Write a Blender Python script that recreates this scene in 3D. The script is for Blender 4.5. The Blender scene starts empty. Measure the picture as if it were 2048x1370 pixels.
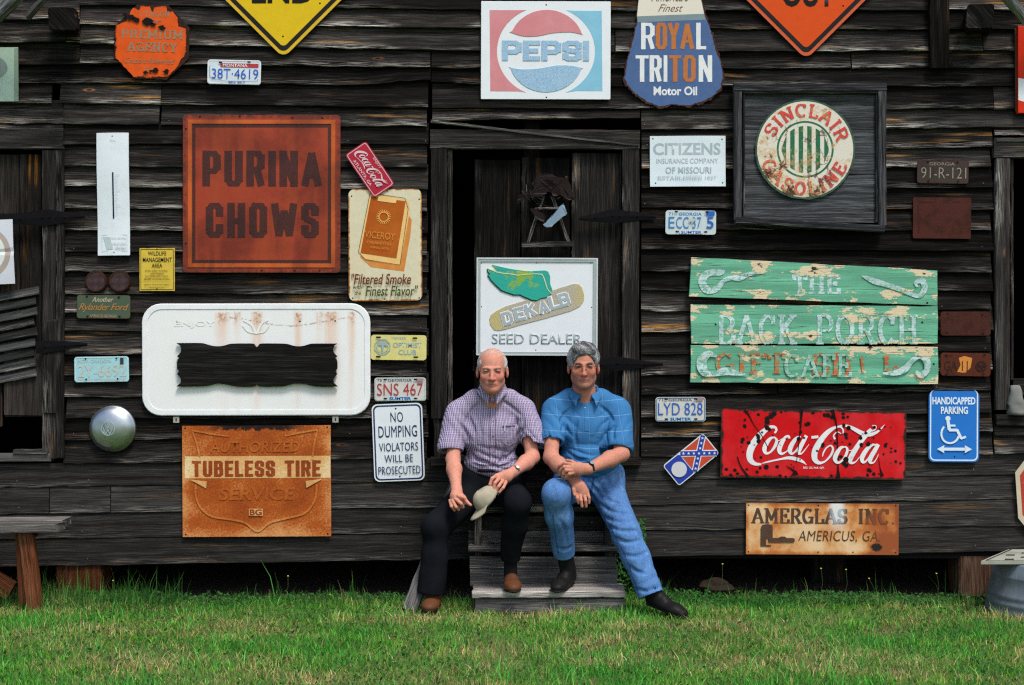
import bpy, bmesh, math, random
import numpy as np
from mathutils import Vector, Matrix, Quaternion

# ---------------------------------------------------------------- camera, light, exposure
SC = bpy.context.scene
COL = SC.collection
D0 = 7.5            # camera distance to the wall plane (y = 0)
FPX = 2550.0        # focal length in photo pixels (2048 wide)
EYE = 1.49
cam = bpy.data.cameras.new('camera'); camo = bpy.data.objects.new('camera', cam); COL.objects.link(camo)
camo.location = (0, -D0, EYE); camo.rotation_euler = (math.radians(90), 0, 0)
cam.sensor_width = 36.0; cam.lens = 36.0 * FPX / 2048.0; cam.clip_start = 0.05; cam.clip_end = 1500
SC.camera = camo
SC.render.resolution_x = 1024; SC.render.resolution_y = 685
W = bpy.data.worlds.new('World'); SC.world = W; W.use_nodes = True
wn = W.node_tree.nodes; wl = W.node_tree.links; wn.clear()
wo = wn.new('ShaderNodeOutputWorld'); wb = wn.new('ShaderNodeBackground'); ws = wn.new('ShaderNodeTexSky')
SUN_EL, SUN_AZ = math.radians(60), math.radians(152)
ws.sky_type = 'NISHITA'; ws.sun_disc = False; ws.sun_elevation = SUN_EL; ws.sun_rotation = SUN_AZ
ws.dust_density = 3.0; ws.air_density = 1.0; ws.ozone_density = 1.0
wb.inputs['Strength'].default_value = 0.13
wl.new(ws.outputs[0], wb.inputs[0]); wl.new(wb.outputs[0], wo.inputs[0])
sl = bpy.data.lights.new('sun', 'SUN'); so = bpy.data.objects.new('sun', sl); COL.objects.link(so)
sl.energy = 1.9; sl.angle = math.radians(14); sl.color = (1.0, 0.97, 0.92)
sd = Vector((math.sin(SUN_AZ) * math.cos(SUN_EL), math.cos(SUN_AZ) * math.cos(SUN_EL), math.sin(SUN_EL)))
so.rotation_euler = sd.to_track_quat('Z', 'Y').to_euler(); so.location = (3, -6, 8)
SC.view_settings.view_transform = 'Standard'; SC.view_settings.look = 'None'
SC.view_settings.gamma = 1.0; SC.view_settings.use_curve_mapping = False
SC.view_settings.exposure = 0.55
SC.cycles.use_denoising = False; SC.cycles.filter_width = 1.25; SC.cycles.max_bounces = 6; SC.cycles.caustics_refractive = False; SC.cycles.caustics_reflective = False; SC.cycles.sample_clamp_indirect = 3; SC.cycles.sample_clamp_direct = 6

R = random.Random(7)
NR = np.random.RandomState(5)

def P(px, py, y=0.0):
    """photo pixel at depth y -> world point"""
    s = (D0 + y) / FPX
    return Vector(((px - 1024) * s, y, EYE + (685 - py) * s))

# ---------------------------------------------------------------- node helper
class NT:
    def __init__(s, name):
        m = bpy.data.materials.new(name); m.use_nodes = True; s.m = m
        s.n = m.node_tree.nodes; s.l = m.node_tree.links; s.n.clear()
        s.out = s.n.new('ShaderNodeOutputMaterial'); s.b = s.n.new('ShaderNodeBsdfPrincipled')
        s.l.new(s.b.outputs[0], s.out.inputs[0])
    def put(s, sock, v):
        if isinstance(v, bpy.types.NodeSocket): s.l.new(v, sock)
        elif v is not None:
            if sock.type == 'RGBA' and len(v) == 3: v = (*v, 1)
            sock.default_value = v
    def uv(s):
        n = s.n.new('ShaderNodeUVMap'); n.uv_map = 'UVMap'; return n.outputs[0]
    def obj(s): return s.n.new('ShaderNodeTexCoord').outputs['Object']
    def rand(s): return s.n.new('ShaderNodeObjectInfo').outputs['Random']
    def attr(s, name, out='Color'):
        n = s.n.new('ShaderNodeAttribute'); n.attribute_name = name; return n.outputs[out]
    def sep(s, v):
        n = s.n.new('ShaderNodeSeparateXYZ'); s.put(n.inputs[0], v); return n.outputs
    def comb(s, x, y, z=0.0):
        n = s.n.new('ShaderNodeCombineXYZ')
        for i, q in enumerate((x, y, z)): s.put(n.inputs[i], q)
        return n.outputs[0]
    def ma(s, op, a, b=None, c=None, clamp=False):
        n = s.n.new('ShaderNodeMath'); n.operation = op; n.use_clamp = clamp
        for i, q in enumerate((a, b, c)):
            if q is not None: s.put(n.inputs[i], q)
        return n.outputs[0]
    def vm(s, op, a, b):
        n = s.n.new('ShaderNodeVectorMath'); n.operation = op
        s.put(n.inputs[0], a); s.put(n.inputs[1], b); return n.outputs[0]
    def noise(s, v, sc=1.0, det=4.0, ro=0.6, dist=0.0):
        n = s.n.new('ShaderNodeTexNoise'); s.put(n.inputs['Vector'], v); n.inputs['Scale'].default_value = sc
        n.inputs['Detail'].default_value = det; n.inputs['Roughness'].default_value = ro
        n.inputs['Distortion'].default_value = dist; return n.outputs[0]
    def vor(s, v, sc=1.0, rnd=1.0, feat='F1', out='Distance'):
        n = s.n.new('ShaderNodeTexVoronoi'); n.feature = feat; s.put(n.inputs['Vector'], v)
        n.inputs['Scale'].default_value = sc; n.inputs['Randomness'].default_value = rnd; return n.outputs[out]
    def ss(s, v, lo, hi, a=0.0, b=1.0):
        n = s.n.new('ShaderNodeMapRange'); n.interpolation_type = 'SMOOTHSTEP'; s.put(n.inputs[0], v)
        for i, q in zip((1, 2, 3, 4), (lo, hi, a, b)): s.put(n.inputs[i], q)
        return n.outputs[0]
    def mix(s, f, a, b, mode='MIX'):
        n = s.n.new('ShaderNodeMix'); n.data_type = 'RGBA'; n.blend_type = mode
        s.put(n.inputs[0], f); s.put(n.inputs[6], a); s.put(n.inputs[7], b); return n.outputs[2]
    def ramp(s, f, stops):
        n = s.n.new('ShaderNodeValToRGB'); s.put(n.inputs[0], f); e = n.color_ramp.elements
        while len(e) < len(stops): e.new(0.5)
        for q, (p, c) in zip(e, stops): q.position = p; q.color = (*c, 1)
        return n.outputs[0]
    def bump(s, h, st=0.3, d=0.01):
        n = s.n.new('ShaderNodeBump'); n.inputs['Strength'].default_value = st; n.inputs['Distance'].default_value = d
        s.put(n.inputs['Height'], h); s.l.new(n.outputs[0], s.b.inputs['Normal'])
    def fin(s, col, rough=0.8, metal=0.0, spec=0.3):
        s.put(s.b.inputs['Base Color'], col); s.put(s.b.inputs['Roughness'], rough); s.put(s.b.inputs['Metallic'], metal)
        s.b.inputs['Specular IOR Level'].default_value = spec; return s.m

def wood(name, dark=(.0042, .0037, .0035), mid=(.0135, .0118, .0108), light=(.046, .041, .037), silver=(.34, .315, .285),
         silver_amt=1.0, orange=1.0, fine=90, orange_col=(.30, .15, .045), vary=0.9, bright=1.0):
    t = NT(name); uv = t.sep(t.uv()); rnd = t.rand()
    u = t.ma('ADD', uv[0], t.ma('MULTIPLY', rnd, 83.0)); v0 = uv[1]; v = t.ma('ADD', v0, t.ma('MULTIPLY', rnd, 17.0))
    # wavy grain around knots
    warp = t.ma('MULTIPLY', t.ma('SUBTRACT', t.noise(t.comb(t.ma('MULTIPLY', u, 4.5), t.ma('MULTIPLY', v, 14.0)), 1, 2), 0.5), 0.014)
    vw = t.ma('ADD', v, warp)
    g1 = t.noise(t.comb(t.ma('MULTIPLY', u, 5.5), t.ma('MULTIPLY', vw, float(fine) * 3.0)), 1, 5, .62)
    g2 = t.noise(t.comb(t.ma('MULTIPLY', u, 1.3), t.ma('MULTIPLY', vw, 40.0)), 1, 4, .62)
    gf = t.noise(t.comb(t.ma('MULTIPLY', u, 9.0), t.ma('MULTIPLY', vw, fine * 4.0)), 1, 3, .6)
    pa = t.noise(t.comb(t.ma('MULTIPLY', u, 1.6), t.ma('MULTIPLY', v, 5.0)), 1, 3, .5)
    g = t.ma('ADD', t.ma('MULTIPLY', g1, .55), t.ma('MULTIPLY', g2, .45))
    col = t.ramp(g, [(.37, dark), (.50, mid), (.63, light)])
    # silvery weathered fibres along the drip edge
    low = t.ss(v0, 0.004, 0.050, 1.0, 0.06)
    sv = t.ma('MULTIPLY', t.ma('MULTIPLY', t.ss(g1, .48, .60), low), t.ss(pa, .45, .58))
    col = t.mix(t.ma('MULTIPLY', sv, silver_amt, clamp=True), col, silver)
    # amber heartwood streaks
    oz = t.noise(t.comb(t.ma('MULTIPLY', u, 1.3), t.ma('MULTIPLY', vw, 24.0)), 1, 3, .5)
    om = t.ma('MULTIPLY', t.ma('MULTIPLY', t.ss(oz, .57, .68), t.ss(pa, .46, .62)), orange, clamp=True)
    oc = t.mix(t.ss(g1, .44, .60), t.mix(.88, orange_col, dark), orange_col)
    col = t.mix(om, col, oc)
    # knots
    kd = t.vor(t.comb(t.ma('MULTIPLY', u, 1.5), t.ma('MULTIPLY', v, 6.0)), 1, 1)
    kn = t.ss(kd, .03, .075, 1.0, 0.0)
    kg = t.ss(t.noise(t.comb(u, v), 1.3, 1), .46, .54); kn = t.ma('MULTIPLY', kn, kg); col = t.mix(t.ma('MULTIPLY', kn, .85), col, t.mix(t.ss(kd, .022, .034), (.006, .004, .003), (orange_col[0] * .55, orange_col[1] * .5, orange_col[2] * .7)))
    # checks and cracks
    ck = t.ss(gf, .30, .40, 1.0, 0.0)
    ck2 = t.ma('MULTIPLY', t.ss(g1, .30, .37, 1.0, 0.0), 1.0)
    col = t.mix(t.ma('MAXIMUM', t.ma('MULTIPLY', ck, .6), ck2), col, (.002, .002, .002))
    br = t.ma('MULTIPLY', t.ma('ADD', 1.0 - vary * .6, t.ma('MULTIPLY', t.ma('FRACT', t.ma('MULTIPLY', rnd, 7.31)), vary * 1.6)), bright)
    col = t.mix(1.0, col, t.comb(br, br, br), 'MULTIPLY')
    t.bump(t.ma('ADD', t.ma('MULTIPLY', g1, .6), g2), .8, .004)
    return t.fin(col, .85, 0, .04)

def rusty(name, base, hw=.3, hh=.3, rust=0.0, edge=0.0, seed=0.0, rust_col=(.16, .05, .018), rust_dark=(.035, .014, .010),
          scale=14.0, streak=0.0, streak_col=(.35, .15, .05), fade=0.0, fade_col=(.8, .8, .8), chips=0.0, chip_scale=26.0,
          chip_col=(.012, .010, .010), rough=.45, metal=0.0, mottle=.12, dirt=.0, spec=.10, bumpy=.25):
    """painted sheet metal; UV = metres from the centre of the sign, so every layer of one sign wears in the same places"""
    t = NT(name); uv = t.uv(); s = t.sep(uv)
    v = t.vm('ADD', uv, (seed * 3.7, seed * 1.9, seed))
    n1 = t.noise(v, scale, 7, .62); n2 = t.noise(v, scale * .3, 4, .55); nf = t.noise(v, scale * 9, 3, .6)
    c = base
    c = t.mix(t.ss(n2, .35, .7, 0, fade), c, fade_col) if fade else c
    dk = tuple(q * (1 - mottle) for q in base)
    c = t.mix(t.ss(n1, .35, .65, 0, mottle * 2.5), c, tuple(q * .72 for q in base))
    if dirt: c = t.mix(t.ss(t.noise(v, scale * .6, 6, .7), .42, .75, 0, dirt), c, (.10, .075, .05))
    if streak:
        sn = t.noise(t.vm('MULTIPLY', v, (16, 1.1, 1)), 1, 3, .5)
        c = t.mix(t.ma('MULTIPLY', t.ss(sn, .52, .70), streak), c, streak_col)
    e = t.ma('MINIMUM', t.ma('SUBTRACT', hw, t.ma('ABSOLUTE', s[0])), t.ma('SUBTRACT', hh, t.ma('ABSOLUTE', s[1])))
    em = t.ss(e, 0.0, max(edge, .0001), .34 if edge else 0, 0.0)
    val = t.ma('ADD', t.ma('ADD', t.ma('MULTIPLY', n1, .7), t.ma('MULTIPLY', nf, .3)), em)
    th = .80 - .45 * rust
    rm = t.ss(val, th, th + .06)
    rc = t.mix(t.ss(n1, .45, .7), rust_col, rust_dark)
    c = t.mix(t.ma('MULTIPLY', t.ss(val, th - .09, th), .45), c, tuple(.5 * a + .5 * b for a, b in zip(base, rust_col)))
    c = t.mix(rm, c, rc)
    h = rm
    if chips:
        cv = t.vor(t.vm('ADD', v, t.comb(t.ma('MULTIPLY', nf, .012), t.ma('MULTIPLY', n1, .02))), chip_scale, 1)
        cs = t.noise(v, 9, 1, .5)
        cr = t.ma('MULTIPLY', t.ss(cs, .42, .68), chips * .45)
        cm = t.ss(t.ma('SUBTRACT', cv, cr), -.03, .03, 1, 0)
        c = t.mix(t.ss(t.ma('SUBTRACT', cv, cr), -.02, .13, .5, 0), c, tuple(q * .45 for q in base))
        c = t.mix(cm, c, chip_col); h = t.ma('MAXIMUM', h, cm)
    t.bump(t.ma('ADD', t.ma('MULTIPLY', h, -.5), t.ma('MULTIPLY', n1, .4)), bumpy, .004)
    ro = t.ma('ADD', rough, t.ma('MULTIPLY', rm, .4), clamp=True)
    return t.fin(c, ro, metal, spec)

_pl = {}
def plain(col, rough=.6, metal=0.0, name=None, spec=.06):
    k = (tuple(round(c, 4) for c in col), rough, metal)
    if k not in _pl:
        t = NT(name or 'paint'); v = t.obj()
        n = t.noise(v, 30, 5, .6)
        c = t.mix(t.ss(n, .35, .7, 0, .35), col, tuple(q * .6 for q in col))
        _pl[k] = t.fin(c, rough, metal, spec)
    return _pl[k]

# ---------------------------------------------------------------- object helpers
def empty(name, loc=(0, 0, 0), label=None, cat=None, group=None, kind=None, rot=0.0):
    o = bpy.data.objects.new(name, None); o.empty_display_size = .1; COL.objects.link(o)
    o.location = loc; o.rotation_euler = (0, rot, 0)
    tag(o, label, cat, group, kind); return o
def tag(o, label=None, cat=None, group=None, kind=None):
    if label: o['label'] = label
    if cat: o['category'] = cat
    if group: o['group'] = group
    if kind: o['kind'] = kind
    return o
def mobj(name, me, mat, parent=None, smooth=False):
    o = bpy.data.objects.new(name, me); COL.objects.link(o)
    if mat is not None:
        me.materials.clear(); me.materials.append(mat)
    if smooth: me.shade_smooth()
    if parent: o.parent = parent
    return o
def mesh_of(verts, faces, uvs=None):
    me = bpy.data.meshes.new('mesh'); me.from_pydata([tuple(v) for v in verts], [], faces)
    if uvs is not None:
        l = me.uv_layers.new(name='UVMap')
        idx = np.empty(len(me.loops), dtype=np.int32); me.loops.foreach_get('vertex_index', idx)
        l.data.foreach_set('uv', np.asarray(uvs, dtype=np.float32)[idx].ravel())
    return me

def beam(a, b, w, t, side, name, mat, parent=None, step=.06, jit=.0012, ch=.004, off=(0, 0, 0), endj=.006, taper=1.0):
    """rough sawn piece from a to b: width w along `side`, thickness t along the normal; worn corners, uneven ends"""
    off = Vector(off); a = Vector(a) - off; b = Vector(b) - off
    ax = (b - a); L = ax.length; ax.normalize(); sv = Vector(side); sv = (sv - ax * sv.dot(ax)).normalized(); nv = ax.cross(sv)
    n = max(2, int(L / step) + 1); vs = []; uv = []
    hw, ht = w / 2, t / 2; c = min(ch, ht * .45)
    sec = [(-hw + c, -ht), (hw - c, -ht), (hw, -ht + c), (hw, ht - c), (hw - c, ht), (-hw + c, ht), (-hw, ht - c), (-hw, -ht + c)]
    ph = R.random() * 9
    for i in range(n + 1):
        f = i / n; k = 1 + (taper - 1) * f
        wob = (math.sin(f * L * 5 + ph) * jit * 1.2, math.sin(f * L * 3.1 + ph * 2) * jit * 1.2)
        for (p, q) in sec:
            pp = p * k + wob[0] + R.uniform(-jit, jit); qq = q + wob[1] + R.uniform(-jit, jit) * .6
            e = 0
            if i == 0 or i == n: e = R.uniform(-endj, endj) * .5
            vs.append(a + ax * (f * L + e) + sv * pp + nv * qq)
            uv.append((f * L + q * 2, p + hw + q * .9))
    fs = []
    for i in range(n):
        for j in range(8):
            k = (j + 1) % 8
            fs.append((i * 8 + j, i * 8 + k, (i + 1) * 8 + k, (i + 1) * 8 + j))
    fs.append(tuple(range(7, -1, -1))); fs.append(tuple(n * 8 + j for j in range(8)))
    o = mobj(name, mesh_of(vs, fs, uv), mat, parent)
    return o

def lin(xs, ys, x):
    return float(np.interp(x, xs, ys))
# ---------------------------------------------------------------- wood and shared materials
M_SID = wood('weathered_siding', bright=.92, vary=1.15)
M_SID_LOW = wood('grey_lower_siding', dark=(.009, .0082, .0078), mid=(.024, .022, .0205), light=(.060, .055, .050), silver_amt=.35, orange=.30, fine=70, vary=.4)
M_FRAME = wood('frame_timber', dark=(.0065, .0058, .0055), mid=(.018, .016, .015), light=(.060, .054, .050), silver_amt=.7, orange=.5, fine=110, silver=(.28, .26, .24))
M_DOOR = wood('door_plank_wood', dark=(.0038, .0034, .0034), mid=(.0095, .0085, .008), light=(.032, .028, .026), silver_amt=.35, orange=.35, fine=100)
M_AMBER = wood('amber_knotty_wood', dark=(.008, .007, .006), mid=(.020, .017, .015), light=(.05, .04, .035), silver_amt=.1, orange=2.0, fine=90, orange_col=(.42, .17, .03))
M_STEP = wood('grey_step_wood', dark=(.018, .017, .017), mid=(.048, .046, .044), light=(.12, .115, .11), silver_amt=.8, orange=.15, fine=80)
M_TREAD = wood('silvered_tread_wood', dark=(.05, .046, .042), mid=(.15, .14, .13), light=(.32, .30, .275), silver_amt=.8, orange=.1, fine=80)
M_BRACE = wood('silver_brace_wood', dark=(.03, .03, .031), mid=(.10, .10, .10), light=(.27, .27, .265), silver_amt=1, orange=0, fine=70)
M_RED = wood('red_brown_timber', dark=(.030, .012, .007), mid=(.10, .032, .014), light=(.20, .075, .035), silver_amt=.1, orange=.6, fine=60, orange_col=(.30, .10, .03))
M_LOG = wood('brown_log', dark=(.025, .014, .009), mid=(.085, .045, .028), light=(.19, .11, .07), silver_amt=.2, orange=.4, fine=60)
M_BLUEG = wood('blue_grey_board', dark=(.014, .0145, .0155), mid=(.044, .046, .050), light=(.13, .137, .147), silver_amt=.2, orange=.08, fine=60, vary=.3)
M_SLAT = wood('grey_slat', dark=(.010, .010, .0105), mid=(.026, .026, .026), light=(.06, .06, .06), silver_amt=.5, orange=0, fine=80)
M_BLACKB = wood('charred_black_board', dark=(.004, .004, .004), mid=(.010, .0095, .009), light=(.028, .026, .025), silver_amt=.0, orange=.05, fine=50, vary=.1)
M_IRON = rusty('dark_hinge_iron', (.007, .007, .008), .3, .3, rust=.42, rust_col=(.035, .013, .010), rust_dark=(.014, .008, .007), scale=26, rough=.8, metal=0, spec=.03)
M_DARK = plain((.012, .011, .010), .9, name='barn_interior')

# ---------------------------------------------------------------- barn
barn = empty('barn', (0, 0, 0), 'weathered dark wood barn wall hung with old signs, a door in the middle', 'barn')

def siding(xa, xb, top, bot, mat=M_SID, lap=True, depth=0.0, step=.045, chip=None, name='siding_board'):
    """one clapboard between photo columns xa..xb; top/bot give the seam heights (photo rows) as functions of column"""
    gap = R.uniform(1.0, 2.6) / 340
    x0 = (xa - 1024) / 340 + gap / 2; x1 = (xb - 1024) / 340 - gap / 2
    n = max(3, int((x1 - x0) / step)); vs = []; uv = []
    ph = [R.random() * 9 for _ in range(4)]
    yb = (-.037 if lap else -.027) + R.uniform(-.003, .002); yt = -.007 if lap else -.021; ex = .024 if lap else -.0025
    sl = R.uniform(-.003, .003)
    for i in range(n + 1):
        f = i / n; x = x0 + (x1 - x0) * f; px = 1024 + x * 340
        zt = EYE + (685 - top(px)) / 340 + ex; zb = EYE + (685 - bot(px)) / 340
        w = .0016 * math.sin(x * 7 + ph[0]) + .0011 * math.sin(x * 23 + ph[1]) + R.uniform(-.0008, .0008)
        if chip:
            for (cx, cw, cd) in chip:
                q = abs(px - cx) / cw
                if q < 1: w += cd * (1 - q * q) * R.uniform(.7, 1.1)
        zb += w
        dy = .0022 * math.sin(x * 4 + ph[2]) + sl * (f - .5) * 2 + depth
        xe = x
        if i in (0, n): xe = x + R.uniform(-.0015, .0015)
        H = zt - zb
        rows = [(0.0, yb + .020, 0), (0.0, yb + .0025, .001), (.0035, yb, .003), (H * .33, yb + (yt - yb) * .33, H * .33), (H * .66, yb + (yt - yb) * .66, H * .66), (H, yt, H), (H, yt + .012, H + .01)]
        for k, (dz, y, v) in enumerate(rows):
            vs.append((xe, y + dy + (R.uniform(-.0007, .0007) if 1 < k < 5 else 0), zb + dz)); uv.append((x + ph[3], v))
    m = 7; fs = []
    for i in range(n):
        for j in range(m - 1):
            fs.append((i * m + j, (i + 1) * m + j, (i + 1) * m + j + 1, i * m + j + 1))
    fs.append(tuple(range(m))); fs.append(tuple(n * m + j for j in range(m - 1, -1, -1)))
    return mobj(name, mesh_of(vs, fs, uv), mat, barn)

def poly_seam(xs, ys):
    return lambda px: lin(xs, ys, px)
def rows(xs, table, xa, xb, breaks=None, **kw):
    fs = [poly_seam(xs, r) for r in table]
    for i in range(len(fs) - 1):
        cuts = [xa] + sorted((breaks or {}).get(i, [])) + [xb]
        for a, b in zip(cuts[:-1], cuts[1:]):
            siding(a, b, fs[i], fs[i + 1], **kw)

# top band
XT = [163, 500, 860, 1280, 1700, 2128]
TOPS = [[-105, -100, -95, -92, -92, -92], [-66, -62, -58, -55, -56, -57], [-28, -22, -18, -14, -16, -18], [12, 17, 22, 25, 23, 22],
        [52, 55, 58, 60, 62, 62], [90, 95, 103, 107, 105, 103], [130, 133, 138, 140, 139, 138]]
rows(XT, TOPS, 163, 2128, {0: [900], 1: [1300], 2: [640, 1500], 3: [1380], 4: [1230, 1962], 5: [862, 1700]})
XL = [-80, 163]
rows(XL, [[-95, -92], [-50, -48], [-5, -5], [42, 42], [87, 88], [131, 131]], -80, 163, {3: [136]})
s4 = poly_seam([-80, 163, 500, 860, 1280, 1700, 2128], [131, 131, 133, 138, 140, 139, 138])
s5 = poly_seam([-80, 0, 500, 700, 860, 1280, 1700, 2128], [168, 168, 170, 172, 170, 176, 175, 175])
s6 = poly_seam([-80, 163, 500, 860, 1280, 1700, 2128], [208, 209, 213, 218, 220, 220, 219])
siding(-80, 862, s4, s5, chip=[(850, 95, .022)]); siding(862, 1440, s4, s5, chip=[(880, 60, .014)]); siding(1440, 2128, s4, s5)
for a, b in ((-80, 107), (122, 325), (325, 858), (864, 1300), (1300, 1984), (1984, 2128)): siding(a, b, s5, s6)
siding(864, 1280, s6, poly_seam([860, 1280], [243, 238]))
siding(-80, 130, s6, poly_seam([-80, 130], [247, 250]))
siding(-80, 130, poly_seam([-80, 130], [247, 250]), poly_seam([-80, 130], [259, 260]))
# left bay between the left opening and the door
BL = [208, 250, 291, 335, 374, 417, 461, 504, 546, 589, 625, 662, 709, 751, 793, 836, 880, 927]
BR = [217, 255, 290, 337, 381, 424, 468, 511, 545, 588, 631, 665, 710, 753, 799, 836, 873, 916]
for i in range(len(BL) - 1):
    cuts = [130, 858]
    if i == 0: cuts = [127, 325, 858]
    if i in (5, 11): cuts = [130, 470, 858]
    for a, b in zip(cuts[:-1], cuts[1:]):
        siding(a + (5 if i in (14,) else 0), b - (0 if i % 2 else 3), poly_seam([130, 860], [BL[i], BR[i]]), poly_seam([130, 860], [BL[i + 1], BR[i + 1]]),
               chip=[(150, 30, .010)] if i == 7 else None)
# right bay
DL = [220, 261, 300, 339, 378, 417, 459, 500, 544, 582, 623, 664.5, 709, 750, 791, 835, 875, 913]
DR = [219.5, 257, 297, 335, 377, 421, 462, 503, 546, 583, 620, 660, 702, 741, 781, 825, 862, 908]
for i in range(len(DL) - 1):
    xb = 2128 if i < 1 else (1984 - R.choice((0, 2, 5)))
    cuts = [1281, xb] if i not in (4, 9, 13) else [1281, R.randint(1500, 1800), xb]
    for a, b in zip(cuts[:-1], cuts[1:]):
        siding(a, b, poly_seam([1280, 1985], [DL[i], DR[i]]), poly_seam([1280, 1985], [DL[i + 1], DR[i + 1]]))
siding(1985, 2128, poly_seam([1985, 2128], [257, 257]), poly_seam([1985, 2128], [273, 273]))
siding(1984, 2128, poly_seam([1985, 2128], [852, 852]), poly_seam([1985, 2128], [870, 870]))
siding(1984, 2128, poly_seam([1985, 2128], [870, 870]), poly_seam([1985, 2128], [907, 906]))
# lower wide boards
XW = [-80, 860, 1280, 2128]
LOW = [[927, 915, 913, 906], [976, 962, 960, 948], [1029, 1014, 1009, 996], [1079, 1065, 1060, 1050], [1134, 1118, 1113, 1100]]
rows(XW, LOW, -80, 2128, {0: [1090], 1: [102, 224, 1110], 2: [1070], 3: [1085]}, mat=M_SID_LOW, lap=False)

# door casing
def vp(name, x0, x1, y0, y1, yd, t, mat, parent=barn, **kw):   # vertical piece
    a = P((x0 + x1) / 2, y1, yd); b = P((x0 + x1) / 2, y0, yd)
    return beam(a, b, abs(x1 - x0) / FPX * (D0 + yd), t, (1, 0, 0), name, mat, parent, **kw)
def hp(name, x0, x1, y0, y1, yd, t, mat, parent=barn, slope=0.0, **kw):   # horizontal piece
    a = P(x0, (y0 + y1) / 2, yd); b = P(x1, (y0 + y1) / 2 + slope, yd)
    return beam(a, b, abs(y1 - y0) / FPX * (D0 + yd), t, (0, 0, 1), name, mat, parent, **kw)
hp('door_header', 861, 1279, 259, 298, -.030, .030, M_FRAME, slope=2)
beam(P(862, 243, -.052), P(1277, 291, -.052), .018, .012, (0, 0, 1), 'split_lath', M_STEP, barn, jit=.0015, taper=.5)
vp('door_jamb', 862, 894, 298, 836, -.028, .030, M_FRAME)
vp('door_jamb', 895, 905, 302, 838, -.008, .05, M_DOOR)
vp('door_jamb', 868, 888, 838, 914, -.012, .03, M_DOOR)
vp('door_jamb', 1244, 1278, 300, 914, -.026, .030, M_DOOR)
hp('door_sill', 862, 1280, 915, 931, -.036, .09, M_FRAME)
door = bpy.data.objects.new('door', None); COL.objects.link(door); door.parent = barn
vp('door_plank', 948, 1040, 320, 905, .030, .024, M_DOOR, door)
vp('door_plank', 1043, 1139, 316, 905, .034, .024, M_DOOR, door)
vp('door_plank', 1143, 1243, 307, 905, .020, .028, M_DOOR, door)
hp('door_batten', 950, 1236, 868, 890, .008, .02, M_DOOR, door)
hp('door_batten', 946, 1010, 700, 742, .052, .02, M_DOOR, door)
def hinge(pts, yd, parent):
    vs = []; n = len(pts)
    for (x, y0, y1) in pts:
        for (yy, d) in ((y0, 0), (y1, 0), ((y0 + y1) / 2, -.004)):
            vs.append(P(x, yy, yd + d))
    for (x, y0, y1) in pts:
        for yy in (y0, y1): vs.append(P(x, yy, yd + .006))
    fs = []
    for i in range(n - 1):
        a, b = i * 3, (i + 1) * 3; c, d = 3 * n + i * 2, 3 * n + (i + 1) * 2
        fs += [(a, b, b + 2, a + 2), (a + 2, b + 2, b + 1, a + 1), (a, c, d, b), (a + 1, b + 1, d + 1, c + 1)]
    uv = [(v.x, v.z) for v in vs]
    h = mobj('strap_hinge', mesh_of(vs, fs, uv), M_IRON, parent)
    for (x, y0, y1) in pts[1:-1]:
        q = P(x, (y0 + y1) / 2, yd - .005); bm = bmesh.new(); bmesh.ops.create_uvsphere(bm, u_segments=8, v_segments=6, radius=.006)
        for v_ in bm.verts: v_.co.y *= .6; v_.co += q
        me = bpy.data.meshes.new('bolt'); bm.to_mesh(me); bm.free(); mobj('bolt', me, M_IRON, h, True)
    return h
hinge([(1158, 434, 440), (1190, 427, 444), (1225, 418, 446), (1240, 420, 445), (1275, 424, 441), (1312, 430, 437)], -.046, door)
hinge([(1175, 727, 733), (1200, 720, 738), (1235, 712, 742), (1255, 716, 740), (1290, 722, 735), (1326, 726, 731)], -.050, door)

# left opening with broken shutter door
hp('window_header', -80, 128, 258, 299, -.030, .034, M_FRAME)
vp('window_jamb', 86, 128, 301, 916, -.024, .03, M_FRAME)
vp('window_jamb', 112, 129, 301, 916, -.046, .012, M_FRAME)
ld = bpy.data.objects.new('side_door', None); COL.objects.link(ld); ld.parent = barn
vp('door_plank', -78, -2, 312, 735, .020, .024, M_AMBER, ld)
vp('door_plank', 0, 40, 310, 700, .018, .024, M_AMBER, ld)
vp('door_plank', 41, 84, 309, 740, .016, .024, M_AMBER, ld)
vp('door_plank', 8, 87, 700, 832, -.004, .022, M_AMBER, ld, endj=.02)
vp('door_plank', -78, 4, 690, 850, .01, .022, M_DOOR, ld, endj=.02)
vp('door_plank', 88, 116, 640, 828, -.046, .018, M_DOOR, ld, endj=.02)
hinge([(-20, 427, 447), (40, 427, 449), (84, 419, 452), (100, 419, 450), (130, 424, 445), (170, 430, 436)], -.060, ld)
hinge([(72, 683, 708), (90, 681, 706), (130, 682, 700), (175, 686, 692)], -.062, ld)
for i in range(9):
    y = 590 + i * 20.5
    xr = (78, 72, 74, 68, 74, 70, 68, 73, 72)[i]
    beam(P(-80, y + 20, -.012), P(xr, y - 9, -.020 - .002 * (i % 3)), .050, .012, (0, .35, 1), 'shutter_slat', M_SLAT, ld, jit=.0015)
hp('window_sill', -80, 104, 908, 924, -.02, .06, M_STEP, slope=-2)
hp('loose_board', 30, 98, 899, 909, -.035, .05, M_STEP)
vp('window_jamb', 98, 112, 836, 916, -.004, .03, M_DOOR)
# right opening
hp('window_header', 1986, 2128, 276, 316, -.034, .036, M_FRAME)
hp('header_cap', 1992, 2128, 276, 285, -.050, .02, M_STEP)
vp('window_jamb', 1989, 2018, 317, 820, -.030, .032, M_FRAME)
vp('window_jamb', 2019, 2025, 317, 760, -.006, .04, M_DOOR)
hp('window_sill', 1990, 2128, 829, 852, -.034, .05, M_FRAME)
hp('window_rail', 2024, 2128, 757, 790, .035, .03, M_DOOR)
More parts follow.
